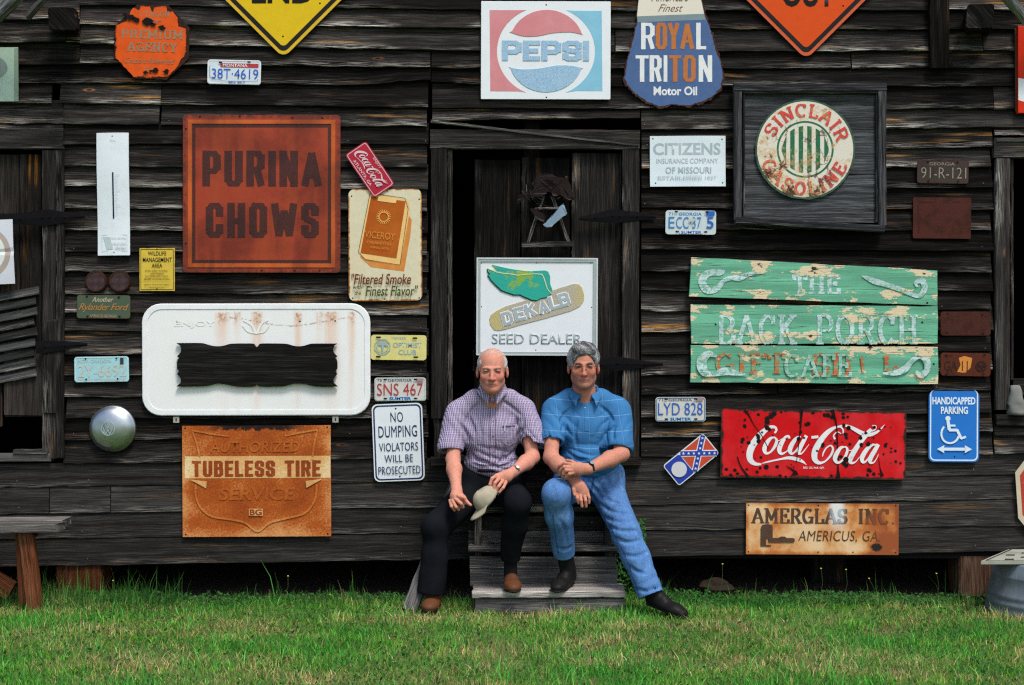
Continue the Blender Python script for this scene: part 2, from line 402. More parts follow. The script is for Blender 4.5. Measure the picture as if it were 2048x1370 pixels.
# hull behind the wall so the openings look into a dark room
def box_mesh(lo, hi, inward=False):
    x0, y0, z0 = lo; x1, y1, z1 = hi
    v = [(x0, y0, z0), (x1, y0, z0), (x1, y1, z0), (x0, y1, z0), (x0, y0, z1), (x1, y0, z1), (x1, y1, z1), (x0, y1, z1)]
    f = [(0, 3, 2, 1), (4, 5, 6, 7), (0, 1, 5, 4), (1, 2, 6, 5), (2, 3, 7, 6), (3, 0, 4, 7)]
    return v, f
def box(name, lo, hi, mat, parent=None):
    v, f = box_mesh(lo, hi); return mobj(name, mesh_of(v, f, [(q[0], q[2]) for q in v]), mat, parent)
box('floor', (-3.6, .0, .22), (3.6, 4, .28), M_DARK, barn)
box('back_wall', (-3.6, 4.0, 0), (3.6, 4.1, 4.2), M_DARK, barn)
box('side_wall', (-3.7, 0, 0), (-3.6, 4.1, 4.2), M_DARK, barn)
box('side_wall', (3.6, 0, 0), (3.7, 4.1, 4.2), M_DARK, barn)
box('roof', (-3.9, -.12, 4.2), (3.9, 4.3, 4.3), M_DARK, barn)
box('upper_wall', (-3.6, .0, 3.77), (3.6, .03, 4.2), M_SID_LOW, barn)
for x in (-3.4, -1.75, .12, 1.4, 3.3):
    beam((x, .06, .28), (x, .06, 4.1), .09, .05, (1, 0, 0), 'wall_stud', M_DOOR, barn, jit=.002)
# posts, look-out beams and braces at the top corners
vp('batten', 1858, 1897, -120, 137, -.055, .036, M_DOOR)
beam(P(130, 42, 0), P(126, 36, -.42), .15, .12, (1, 0, 0), 'lookout_beam', M_DOOR, barn, ch=.012, jit=.004)
beam(P(1952, 45, 0), P(1962, 30, -.42), .14, .13, (1, 0, 0), 'lookout_beam', M_DOOR, barn, ch=.012, jit=.004)
beam(P(-70, 95, -.10), P(80, -60, -.40), .115, .05, (0, .4, 1), 'knee_brace', M_BRACE, barn, ch=.01, jit=.003)
beam(P(55, 32, -.12), P(120, -40, -.30), .05, .03, (0, .4, 1), 'knee_brace', M_BRACE, barn, ch=.01, jit=.003)
beam(P(2120, 110, -.10), P(1985, -40, -.42), .07, .05, (0, .4, 1), 'knee_brace', M_BRACE, barn, ch=.01, jit=.003)
beam(P(2128, 60, -.10), P(2040, -40, -.42), .04, .04, (0, .4, 1), 'knee_brace', M_BRACE, barn, ch=.01, jit=.003)
# nail heads, too many and too small to single out
nv, nf = [], []
def disc(cx, y, cz, r, n=6):
    b = len(nv); nv.append((cx, y - .0015, cz))
    for k in range(n): nv.append((cx + r * math.cos(k * 6.283 / n), y, cz + r * math.sin(k * 6.283 / n)))
    for k in range(n): nf.append((b, b + 1 + k, b + 1 + (k + 1) % n))
for i in range(len(BL) - 1):
    for x in (150, 335, 700, 845, 1296, 1500, 1700, 1880, 1970):
        if R.random() < .75:
            y = (BL[i + 1] + BR[i + 1]) / 2 - 9 if x < 1000 else (DL[i + 1] + DR[i + 1]) / 2 - 9
            q = P(x + R.uniform(-8, 8), y + R.uniform(-3, 3), -.031); disc(q.x, -.0345, q.z, .0032)
for r in LOW[1:]:
    for x in (40, 170, 420, 640, 800, 1330, 1550, 1760, 1950):
        q = P(x + R.uniform(-8, 8), lin(XW, r, x) - 12, -.030); disc(q.x, -.0335, q.z, .004)
o = mobj('nail_heads', mesh_of(nv, nf, [(v[0], v[2]) for v in nv]), plain((.16, .15, .145), .5, .6, name='nail_steel'), barn); o['kind'] = 'stuff'

# ---------------------------------------------------------------- ground
t = NT('ground_soil'); v = t.obj()
n1 = t.noise(v, 1.6, 6, .6); n2 = t.noise(v, 30, 6, .7); n3 = t.noise(v, 4.5, 4, .6)
c = t.mix(t.ss(n2, .35, .65), (.05, .11, .02), (.16, .17, .06))
c = t.mix(t.ss(n3, .50, .66), c, (.16, .11, .055)); c = t.mix(t.ss(n1, .35, .6, 0, .7), c, (.05, .15, .022))
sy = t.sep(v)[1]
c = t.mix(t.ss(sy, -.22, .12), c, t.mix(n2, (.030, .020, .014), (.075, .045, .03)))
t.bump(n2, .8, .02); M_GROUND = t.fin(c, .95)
def gz(x, y):
    """height of the lawn"""
    b = .014 * np.sin(x * 1.7 + 1) + .012 * np.sin(x * 4.1 + y * 3) + .010 * np.sin(y * 5.3 + x * 2.2)
    return b * np.clip((-y + 1.0) / 1.0, 0, 1) * .8 - .01 * np.clip((y + .25) / .4, 0, 1)
def grid_mesh(xs, ys, f):
    X, Y = np.meshgrid(xs, ys, indexing='ij'); Z = f(X, Y)
    vs = np.stack([X, Y, Z], -1).reshape(-1, 3); nx, ny = len(xs), len(ys)
    i = np.arange(nx - 1)[:, None] * ny + np.arange(ny - 1)[None]; i = i.ravel()
    return vs, np.stack([i, i + ny, i + ny + 1, i + 1], -1)
gx = np.concatenate([[-400, -120, -40, -12, -6], np.linspace(-4.2, 4.2, 85), [6, 12, 40, 120, 400]])
gy = np.concatenate([[-600, -200, -60, -20, -10], np.linspace(-4.2, 1.2, 55), [3, 8, 30, 120, 400]])
vs, fs = grid_mesh(gx, gy, gz)
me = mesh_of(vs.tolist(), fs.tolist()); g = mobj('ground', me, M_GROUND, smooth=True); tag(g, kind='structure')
g['label'] = 'earth and straw lawn ground in front of and beneath the barn'

def blades(name, n, xr, yr, hr, wr, label, palette, seed, dens=None, lean=.5, ypow=1.0):
    rs = np.random.RandomState(seed)
    x = rs.uniform(*xr, n); y = yr[0] + (yr[1] - yr[0]) * rs.rand(n) ** ypow
    if dens is not None:
        keep = rs.rand(n) < dens(x, y); x, y = x[keep], y[keep]; n = len(x)
    h = rs.uniform(*hr, n) * (.55 + .9 * rs.rand(n) ** 2); w = rs.uniform(*wr, n)
    a = rs.uniform(0, 6.283, n); la = rs.uniform(0, 6.283, n); le = rs.rand(n) * lean * h
    cl = .5 + .5 * np.sin(x * 9 + 3 * np.sin(y * 5)) * np.sin(y * 11 + 2 * np.sin(x * 7)); h = h * (.65 + .6 * cl)
    z = gz(x, y) - .004
    wx, wy = np.cos(a) * w, np.sin(a) * w; lx, ly = np.cos(la) * le, np.sin(la) * le
    V = np.empty((n, 5, 3))
    V[:, 0] = np.stack([x - wx, y - wy, z], -1); V[:, 1] = np.stack([x + wx, y + wy, z], -1)
    V[:, 2] = np.stack([x + wx * .75 + lx * .35, y + wy * .75 + ly * .35, z + h * .6], -1)
    V[:, 3] = np.stack([x - wx * .75 + lx * .35, y - wy * .75 + ly * .35, z + h * .6], -1)
    V[:, 4] = np.stack([x + lx, y + ly, z + h], -1)
    b = np.arange(n)[:, None] * 5
    quads = b + np.array([[0, 1, 2, 3]]); tris = b + np.array([[3, 2, 4]])
    me = bpy.data.meshes.new(name); me.vertices.add(n * 5); me.vertices.foreach_set('co', V.astype(np.float32).ravel())
    nl = n * 7; me.loops.add(nl); me.polygons.add(n * 2)
    L = np.concatenate([quads, tris], 1).ravel().astype(np.int32); me.loops.foreach_set('vertex_index', L)
    st = (np.arange(n)[:, None] * 7 + np.array([[0, 4]])).ravel().astype(np.int32)
    me.polygons.foreach_set('loop_start', st); me.update(calc_edges=True)
    pal = np.array(palette); patch = .5 + .5 * np.sin(x * 2.3 + 1.7 * np.sin(y * 3.1)) * np.sin(y * 4.2 + 1.3 * np.sin(x * 1.9 + 2))
    patch = patch * .55 + .45 * (.5 + .5 * np.sin(x * 7.1 + 2 * np.sin(y * 6.3)) * np.sin(y * 9.7 + 1.4 * np.sin(x * 5.2))) ; patch = np.clip(patch * 1.15 - .05 + rs.normal(0, .24, n), 0, .999)
    f = patch * (len(pal) - 1); i0 = f.astype(int); fr = (f - i0)[:, None]
    c = pal[i0] * (1 - fr) + pal[i0 + 1] * fr; c = c * (rs.uniform(.5, 1.55, (n, 1)) * (.78 + .42 * cl[:, None]))
    C = np.ones((n, 5, 4)); C[:, :, :3] = c[:, None]; C[:, :2, :3] *= .9
    at = me.color_attributes.new('Col', 'FLOAT_COLOR', 'POINT'); at.data.foreach_set('color', C.astype(np.float32).ravel())
    o = mobj(name, me, M_BLADE); tag(o, label, 'grass', kind='stuff'); return o
def near(pts):
    def f(x, y):
        v = np.zeros(len(x))
        for (px, py, wx, wy) in pts:
            q = 1.49 * FPX / (py - 685) - D0; cx = (px - 1024) * (D0 + q) / FPX; v = np.maximum(v, np.exp(-(((x - cx) / wx) ** 2 + ((y - q) / wy) ** 2)))
        return v
    return f
t = NT('grass_blade'); cc = t.attr('Col'); m = t.fin(cc, .6, 0, .12)
tr = t.n.new('ShaderNodeBsdfTranslucent'); t.l.new(cc, tr.inputs[0]); mx = t.n.new('ShaderNodeMixShader'); mx.inputs[0].default_value = .4
t.l.new(t.b.outputs[0], mx.inputs[1]); t.l.new(tr.outputs[0], mx.inputs[2]); t.l.new(mx.outputs[0], t.out.inputs[0]); M_BLADE = m
GREENS = [(.055, .26, .03), (.09, .36, .035), (.09, .33, .04), (.17, .40, .045), (.28, .40, .07), (.40, .38, .13), (.58, .42, .22)]
def dn(x, y):
    bare = .5 + .5 * np.sin(x * 3.7 + 2.1 * np.sin(y * 4)) * np.sin(y * 6.2 + 1.5 * np.sin(x * 2.6))
    return np.clip(.45 + .7 * bare, 0, 1) * np.clip((-y + .02) / .16, .03, 1)
blades('lawn_grass', 210000, (-3.9, 3.9), (-3.0, .12), (.018, .042), (.0016, .0034), 'short green lawn grass with straw coloured patches across the foreground', GREENS, 3, dn, lean=.9)
blades('long_lawn_grass', 34000, (-3.0, 3.0), (-2.6, -.25), (.035, .070), (.0016, .0034), 'longer bright green grass blades standing out of the lawn', [(.05, .30, .04), (.07, .36, .05), (.12, .42, .07), (.10, .34, .06), (.30, .40, .12)], 33,
       lambda x, y: np.clip(-.1 + 1.3 * (.5 + .5 * np.sin(x * 5.3 + 2 * np.sin(y * 4.1)) * np.sin(y * 7.7 + x)), .05, 1), lean=1.0)
blades('tall_grass', 6000, (-3.4, 3.4), (-.42, .02), (.045, .10), (.0012, .0024), 'taller grass and weeds growing along the foot of the barn',
       [(.03, .11, .02), (.05, .17, .03), (.07, .20, .03), (.14, .2, .05), (.3, .28, .12)], 9,
       lambda x, y: np.clip(.25 + .9 * np.sin(x * 3.1 + 1) * np.sin(x * 7.7), .06, 1), lean=.5)
blades('weed_clumps', 9000, (-3.1, 3.1), (-.40, .0), (.07, .15), (.0013, .0028), 'ragged clumps of taller weeds here and there along the wall foot', [(.03, .12, .02), (.05, .20, .03), (.09, .24, .04), (.3, .32, .14)], 61,
       near([(360, 1190, .10, .10), (480, 1188, .07, .1), (560, 1190, .05, .1), (720, 1188, .05, .1), (960, 1220, .12, .06), (1040, 1228, .08, .05), (1330, 1190, .08, .1), (1440, 1188, .09, .1), (1600, 1190, .08, .1), (1760, 1188, .12, .1), (1890, 1188, .05, .08), (250, 1200, .07, .06), (1170, 1226, .05, .04)]), lean=.7)
blades('tall_grass', 1500, (-3.4, -1.9), (-.50, -.05), (.08, .16), (.0013, .0026), 'dense tuft of long dark grass by the bench and wood pier',
       [(.03, .11, .02), (.05, .17, .03), (.06, .18, .03), (.10, .2, .05)], 19, lean=.5)
blades('dry_straw', 60000, (-3.1, 3.1), (-2.2, -.05), (.025, .055), (.0010, .0020), 'dry tan straw and dead grass lying in patches on the lawn', [(.16, .10, .05), (.36, .24, .12), (.58, .42, .24), (.66, .50, .30)], 51,
       near([(320, 1222, .22, .07), (450, 1236, .10, .05), (590, 1232, .16, .05), (760, 1248, .2, .06), (1000, 1258, .22, .07), (1150, 1232, .16, .05), (1390, 1218, .14, .05), (1290, 1262, .2, .06), (90, 1210, .2, .06), (1500, 1195, .12, .03), (1620, 1290, .25, .05), (640, 1290, .2, .06), (1820, 1330, .3, .06), (250, 1330, .25, .07), (900, 1352, .3, .05), (1650, 1350, .3, .05), (1180, 1335, .2, .05)]), lean=2.6)
def leafy(name, n, xr, yr, label, seed, hmax=.07):
    rs = np.random.RandomState(seed); vs = []; fs = []
    for i in range(n):
        x, y = rs.uniform(*xr), rs.uniform(*yr)
        if rs.rand() > .35 + .65 * abs(math.sin(x * 2.3)): continue
        z = float(gz(np.array(x), np.array(y))) + rs.uniform(0, hmax); s = rs.uniform(.006, .014)
        u = Vector(rs.normal(0, 1, 3)).normalized(); w = u.orthogonal().normalized(); b = len(vs); c = Vector((x, y, z))
        vs += [c - u * s, c + w * s * .6, c + u * s, c - w * s * .6]; fs.append((b, b + 1, b + 2, b + 3))
    me = mesh_of(vs, fs); at = me.color_attributes.new('Col', 'FLOAT_COLOR', 'POINT')
    c = np.ones((len(fs), 4, 4)); c[:, :, :3] = (np.array([.035, .12, .025]) * rs.uniform(.6, 1.7, (len(fs), 1)))[:, None]
    at.data.foreach_set('color', c.astype(np.float32).ravel())
    tag(mobj(name, me, M_BLADE), label, 'weeds', kind='stuff')
leafy('low_weeds', 6500, (.85, 3.4), (-.30, .02), 'low leafy weeds under the right half of the barn wall', 4, .045)
leafy('low_weeds', 2600, (-2.6, -.6), (-.26, .02), 'low leafy weeds under the left half of the barn wall', 14, .04)
leafy('clover_leaves', 9000, (-3.0, 3.0), (-2.2, -.2), 'small broad clover leaves scattered through the lawn', 77, .025)
leafy('leafy_weed', 900, (.60, .78), (-.16, -.04), 'dark leafy vine beside the right side of the wooden steps', 24, .45)
# stalks with small yellow flowers
MY = plain((.62, .52, .10), .6, name='yellow_petal'); MST = plain((.06, .10, .03), .7, name='flower_stalk')
for (px, py, where) in ((1445, 1128, 'leftmost right of the steps'), (1642, 1137, 'left of the close middle pair'),
                        (1692, 1139, 'right of the close middle pair'), (1738, 1157, 'lowest one under the right wall'),
                        (1873, 1147, 'nearest the brown log pier'), (226, 1161, 'beside the left timber pier'),
                        (576, 1152, 'under the rusty orange sign'), (660, 1189, 'shortest one left of the steps')):
    q = P(px, py, -.16); base = Vector((q.x + R.uniform(-.05, .03), -.16, .0))
    e = empty('wildflower', base, 'small yellow flower on a thin stalk, ' + where, 'flower', 'yellow wildflowers under the barn edge')
    mid = (q - base) * .5 + Vector((.015, 0, .01))
    pts = [Vector((0, 0, 0)), mid, q - base]; vs = []; fs = []
    for i, p in enumerate(pts):
        for k in range(4): vs.append(p + Vector((math.cos(k * 1.571) * .0012, math.sin(k * 1.571) * .0012, 0)))
    for i in range(2):
        for k in range(4): fs.append((i * 4 + k, i * 4 + (k + 1) % 4, i * 4 + 4 + (k + 1) % 4, i * 4 + 4 + k))
    mobj('stalk', mesh_of(vs, fs), MST, e)
    bm = bmesh.new(); bmesh.ops.create_icosphere(bm, subdivisions=1, radius=.0055); me = bpy.data.meshes.new('h'); 
    for v_ in bm.verts: v_.co.z *= .7; v_.co += q - base
    bm.to_mesh(me); bm.free(); mobj('flower_head', me, MY, e)

# ---------------------------------------------------------------- piers, rubble
def pier(name, x0, x1, y1, yd, mat, label, th=.22, cat='pier'):
    a = P((x0 + x1) / 2, y1, yd); b = Vector((a.x, yd, .235)); a.z = min(a.z, .0)
    o = beam(a, b, (x1 - x0) / FPX * (D0 + yd), th, (1, 0, 0), name, mat, None, ch=.012, jit=.003, off=a)
    o.location = a; tag(o, label, cat); return o
pier('wood_pier', 122, 213, 1205, .09, M_RED, 'thick red-brown timber pier under the left end of the wall', .2)
pier('wood_pier', 1908, 1992, 1185, .09, M_LOG, 'short brown log pier under the right end of the wall', .2)
pier('wood_pier', 1615, 1685, 1190, .6, M_DOOR, 'dark block pier deep in shadow under the right wall', .2)
def rock(name, c, r, label, mat, seed):
    bm = bmesh.new(); bmesh.ops.create_icosphere(bm, subdivisions=3, radius=1.0); rs = np.random.RandomState(seed); k = rs.normal(0, 1, (6, 3)); ph = rs.rand(6) * 6
    for v in bm.verts:
        d = sum(abs(math.sin(float(k[i] @ np.array(v.co)) * 1.6 + ph[i])) - .5 for i in range(6)) * .16 + R.uniform(-.02, .02)
        v.co = Vector((v.co.x * r[0], v.co.y * r[1], v.co.z * r[2])) * (1 + d)
    me = bpy.data.meshes.new(name); bm.to_mesh(me); bm.free(); o = mobj(name, me, mat); o.location = c; tag(o, label, 'stone'); return o
MROCK = rusty('field_stone', (.026, .018, .013), 1, 1, rust=.3, rust_col=(.04, .022, .014), scale=20, rough=.9)
rock('field_stone', (1.20, .03, .04), (.09, .06, .05), 'squarish brown stone in the weeds right of the blue jeans leg', MROCK, 5)

# ---------------------------------------------------------------- steps
st = empty('wooden_steps', (.09, -.3, 0), 'three grey weathered wooden steps up to the barn door, two men seated on them', 'steps')
OF = Vector((.09, -.3, 0))
def sp(name, x0, x1, y0, y1, yd, t, mat, **kw):
    a = P(x0, (y0 + y1) / 2, yd) - OF; b = P(x1, (y0 + y1) / 2, yd) - OF
    return beam(a, b, (y1 - y0) / FPX * (D0 + yd), t, (0, 0, 1), name, mat, st, **kw)
sp('riser', 951, 1249, 1196, 1226, -.475, .03, M_STEP)
sp('riser', 940, 1234, 1138, 1172, -.265, .03, M_STEP); sp('riser', 940, 1233, 1113, 1137, -.266, .03, M_STEP)
sp('riser', 938, 1232, 1061, 1092, -.135, .03, M_STEP); sp('riser', 938, 1232, 1032, 1060, -.136, .03, M_STEP)
def tread(x0, x1, z, yf, yb, mat, th=.034):
    n = 2; w = (yb - yf) / n
    for i in range(n):
        yc = yf + w * (i + .5); xa = (x0 - 1024) * (D0 + yf) / FPX; xb = (x1 - 1024) * (D0 + yf) / FPX
        beam(Vector((xa, yc, z - th / 2)) - OF, Vector((xb, yc, z - th / 2)) - OF, w - .003, th, (0, 1, 0), 'tread', mat, st, jit=.0016, endj=.014, ch=.005)
tread(946, 1251, .125, -.51, -.28, M_TREAD, .036)
tread(938, 1235, .338, -.285, -.13, M_STEP)
tread(936, 1236, .545, -.16, .0, M_STEP)
for s_ in (-1, 1):
    x = .177 + s_ * .37
    beam(Vector((x, -.12, .0)) - OF, Vector((x, -.12, .53)) - OF, .22, .04, (0, 1, 0), 'stringer', M_STEP, st)
    beam(Vector((x, -.36, .0)) - OF, Vector((x, -.36, .10)) - OF, .2, .04, (0, 1, 0), 'stringer', M_STEP, st)
for (px, py, yd) in ((985, 1150, -.283), (1192, 1123, -.283), (1192, 1153, -.283), (980, 1127, -.283), (978, 1075, -.153), (1183, 1070, -.153), (1184, 1045, -.153)):
    bm = bmesh.new(); bmesh.ops.create_uvsphere(bm, u_segments=10, v_segments=6, radius=.006); me = bpy.data.meshes.new('bolt')
    q = P(px, py, yd) - OF
    for v_ in bm.verts: v_.co.y *= .5; v_.co += q
    bm.to_mesh(me); bm.free(); mobj('bolt', me, plain((.22, .22, .22), .4, .8, name='bolt_steel'), st, True)
o = beam(P(818, 1222, -.56) - P(818, 1222, -.56), P(935, 915, -.10) - P(818, 1222, -.56), .085, .03, (1, 0, 0), 'leaning_board', M_BRACE, None, jit=.002)
o.location = P(818, 1222, -.56); tag(o, 'long grey board leaning diagonally against the wall behind the older man', 'board')

# ---------------------------------------------------------------- bench, tub, checkerboard
OB = P(0, 1200, -.35); OB.z = 0
be = empty('bench', OB, 'rough grey plank bench with red-brown legs at the left edge', 'bench')
def bb(a, b, w, t, side, name, mat, **kw): return beam(Vector(a) - OB, Vector(b) - OB, w, t, side, name, mat, be, **kw)
zs = .47
bb((-3.5, -.43, zs), (-2.50, -.43, zs), .15, .045, (0, 1, 0), 'seat_plank', M_TREAD, jit=.002, endj=.02)
bb((-3.5, -.275, zs), (-2.53, -.275, zs), .15, .045, (0, 1, 0), 'seat_plank', M_TREAD, jit=.002, endj=.02)
bb((-2.64, -.44, 0), (-2.69, -.44, .45), .080, .045, (1, 0, 0), 'leg', M_RED)
bb((-2.735, -.34, 0), (-2.76, -.34, .45), .050, .045, (1, 0, 0), 'leg', M_RED)
bb((-2.80, -.36, .10), (-3.30, -.36, .40), .11, .035, (0, 0, 1), 'brace', M_RED)
bb((-2.72, -.40, .41), (-2.72, -.25, .41), .05, .04, (1, 0, 0), 'cross_piece', M_RED)

TB = Vector((P(2098, 1200, -.42).x, -.42, 0))
tub = empty('washtub', TB, 'upturned galvanized washtub with ribs at the right edge', 'washtub')
prof = [(.335, .0), (.340, .006), (.333, .014), (.327, .05), (.332, .060), (.326, .070), (.318, .09), (.324, .10), (.316, .11), (.300, .20), (.302, .206), (.298, .212), (.288, .275), (.28, .284), (.0, .284)]
vs = []; fs = []; nn = 64
for (r, z) in prof:
    for k in range(nn):
        a = k * 2 * math.pi / nn; vs.append((r * math.cos(a), r * math.sin(a), z))
for i in range(len(prof) - 1):
    for k in range(nn): fs.append((i * nn + k, i * nn + (k + 1) % nn, (i + 1) * nn + (k + 1) % nn, (i + 1) * nn + k))
M_GALV = rusty('galvanized_steel', (.19, .23, .26), .3, .3, rust=.12, rust_col=(.13, .09, .06), scale=9, rough=.5, metal=.35, mottle=.35, streak=.3, streak_col=(.30, .32, .33))
mobj('tub_shell', mesh_of(vs, fs, [(math.atan2(v[1], v[0]) * .33, v[2]) for v in vs]), M_GALV, tub, True)
cb = empty('game_board', (TB.x, -.40, .288), 'pale painted board with dark marks lying on the upturned washtub', 'board', rot=0)
MCB = rusty('cream_painted_board', (.33, .34, .28), .4, .4, rust=.08, scale=8, rough=.7, dirt=.5)
hw_ = .44
vs = [(-hw_, -.19, .0), (hw_, -.19, .0), (hw_ - .02, .20, 0), (-hw_ + .30, .20, .0)]
vs = vs + [(a, b, c + .018) for a, b, c in vs]
mobj('panel', mesh_of(vs, [(3, 2, 1, 0), (4, 5, 6, 7), (0, 1, 5, 4), (1, 2, 6, 5), (2, 3, 7, 6), (3, 0, 4, 7)], [(v[0], v[1]) for v in vs]), MCB, cb)
mv, mf = [], []
def flat(pts, z):
    b = len(mv); mv.extend((x, y, z) for x, y in pts); mf.append(tuple(range(b, b + len(pts))))
for i in range(9):
    for j in range(5):
        x = -.30 + i * .085 - .0 + (j * .03); y = -.16 + j * .07
        if x < -hw_ + .07 + (y + .19) * .75: continue
        if (i + j) % 2 == 0: flat([(x, y), (x + .05, y), (x + .065, y + .035), (x + .015, y + .035)], .0195)
e0, e1 = (-hw_ + .025, -.18), (-hw_ + .305, .19)
flat([(e0[0], e0[1]), (e0[0] + .012, e0[1]), (e1[0] + .012, e1[1]), (e1[0], e1[1])], .0195)
flat([(-hw_ + .03, -.182), (hw_ - .01, -.182), (hw_ - .01, -.176), (-hw_ + .03, -.176)], .0196)
mobj('painted_marks', mesh_of(mv, mf), plain((.03, .03, .03), .6, name='black_paint'), cb)
# ---------------------------------------------------------------- sign building
K0 = 1 / 340.0
_tc = {}
def text_mesh(txt, bold=0.0, shear=0.0, spacing=1.0):
    k = (txt, bold, shear, spacing)
    cu = bpy.data.curves.new('t', 'FONT'); cu.body = txt; cu.size = 1; cu.offset = bold; cu.shear = shear
    cu.space_character = spacing; cu.resolution_u = 3; cu.fill_mode = 'FRONT'
    o = bpy.data.objects.new('t', cu); COL.objects.link(o); dg = bpy.context.evaluated_depsgraph_get()
    me = bpy.data.meshes.new_from_object(o.evaluated_get(dg)); bpy.data.objects.remove(o); bpy.data.curves.remove(cu)
    return me

def resample(pts, step, closed=True):
    out = []
    n = len(pts)
    for i in range(n if closed else n - 1):
        a = Vector(pts[i]); b = Vector(pts[(i + 1) % n]); m = max(1, int((b - a).length / step))
        for j in range(m): out.append(a + (b - a) * (j / m))
    if not closed: out.append(Vector(pts[-1]))
    return out
def rrect(x0, y0, x1, y1, r, n=6):
    p = []
    for (cx, cy, a) in ((x1 - r, y0 + r, -90), (x1 - r, y1 - r, 0), (x0 + r, y1 - r, 90), (x0 + r, y0 + r, 180)):
        for k in range(n + 1):
            t = math.radians(a + 90 * k / n); p.append((cx + r * math.cos(t), cy + r * math.sin(t)))
    return p
def circ(cx, cy, rx, ry=None, n=40, a0=0, a1=360):
    ry = ry or rx; m = n if abs(a1 - a0) < 360 else n
    return [(cx + rx * math.cos(math.radians(a0 + (a1 - a0) * k / m)), cy + ry * math.sin(math.radians(a0 + (a1 - a0) * k / m))) for k in range(m + (abs(a1 - a0) < 360))]
def catmull(pts, n=7):
    out = []; P_ = [np.array(p, float) for p in pts]
    P_ = [2 * P_[0] - P_[1]] + P_ + [2 * P_[-1] - P_[-2]]
    for i in range(1, len(P_) - 2):
        a, b, c, d = P_[i - 1:i + 3]
        for k in range(n):
            t = k / n; out.append(.5 * ((2 * b) + (-a + c) * t + (2 * a - 5 * b + 4 * c - d) * t * t + (-a + 3 * b - 3 * c + d) * t ** 3))
    out.append(P_[-2]); return out

# plain block skeleton font with square shoulders
_q = .22
def _oct(x0, y0, x1, y1, c=_q, k=.5): return [(x0 + c * k * 1.3, y1), (x1 - c * k * 1.3, y1), (x1, y1 - c), (x1, y0 + c), (x1 - c * k * 1.3, y0), (x0 + c * k * 1.3, y0), (x0, y0 + c), (x0, y1 - c), (x0 + c * k * 1.3, y1)]
BK = {
 'P': (.56, [[(0, 0), (0, 1), (.42, 1), (.56, .86), (.56, .56), (.42, .42), (0, .42)]]),
 'U': (.56, [[(0, 1), (0, .15), (.13, 0), (.43, 0), (.56, .15), (.56, 1)]]),
 'R': (.56, [[(0, 0), (0, 1), (.42, 1), (.56, .87), (.56, .60), (.42, .47), (0, .47)], [(.36, .47), (.56, 0)]]),
 'I': (.0, [[(0, 0), (0, 1)]]), 'N': (.56, [[(0, 0), (0, 1), (.56, 0), (.56, 1)]]), 'A': (.66, [[(0, 0), (.33, 1), (.66, 0)], [(.12, .27), (.54, .27)]]),
 'C': (.54, [[(.54, .72), (.54, .86), (.41, 1), (.13, 1), (0, .86), (0, .14), (.13, 0), (.41, 0), (.54, .14), (.54, .28)]]),
 'H': (.56, [[(0, 0), (0, 1)], [(.56, 0), (.56, 1)], [(0, .48), (.56, .48)]]),
 'O': (.56, [[(.13, 1), (.43, 1), (.56, .86), (.56, .14), (.43, 0), (.13, 0), (0, .14), (0, .86), (.13, 1)]]),
 'W': (1.0, [[(0, 1), (.22, 0), (.50, .80), (.78, 0), (1.0, 1)]]),
 'S': (.54, [[(.54, .76), (.54, .88), (.42, 1), (.12, 1), (0, .88), (0, .64), (.12, .53), (.42, .47), (.54, .36), (.54, .12), (.42, 0), (.12, 0), (0, .12), (0, .24)]]),
 'E': (.46, [[(.46, 1), (0, 1), (0, 0), (.46, 0)], [(0, .5), (.38, .5)]]), 'T': (.56, [[(0, 1), (.56, 1)], [(.28, 0), (.28, 1)]]), 'L': (.44, [[(0, 1), (0, 0), (.44, 0)]]),
 'Y': (.58, [[(0, 1), (.29, .48), (.58, 1)], [(.29, 0), (.29, .5)]]), 'B': (.54, [[(0, 0), (0, 1), (.40, 1), (.51, .88), (.51, .64), (.40, .53), (0, .53)], [(.40, .53), (.54, .40), (.54, .13), (.41, 0), (0, 0)]]),
 'D': (.56, [[(0, 0), (0, 1), (.38, 1), (.56, .80), (.56, .20), (.38, 0), (0, 0)]]), 'K': (.54, [[(0, 0), (0, 1)], [(.50, 1), (0, .42)], [(.16, .58), (.54, 0)]]), ' ': (.25, []),
 'M': (.74, [[(0, 0), (0, 1), (.37, .25), (.74, 1), (.74, 0)]]), 'G': (.56, [[(.56, .74), (.56, .86), (.43, 1), (.13, 1), (0, .86), (0, .14), (.13, 0), (.43, 0), (.56, .14), (.56, .45), (.30, .45)]]),
}
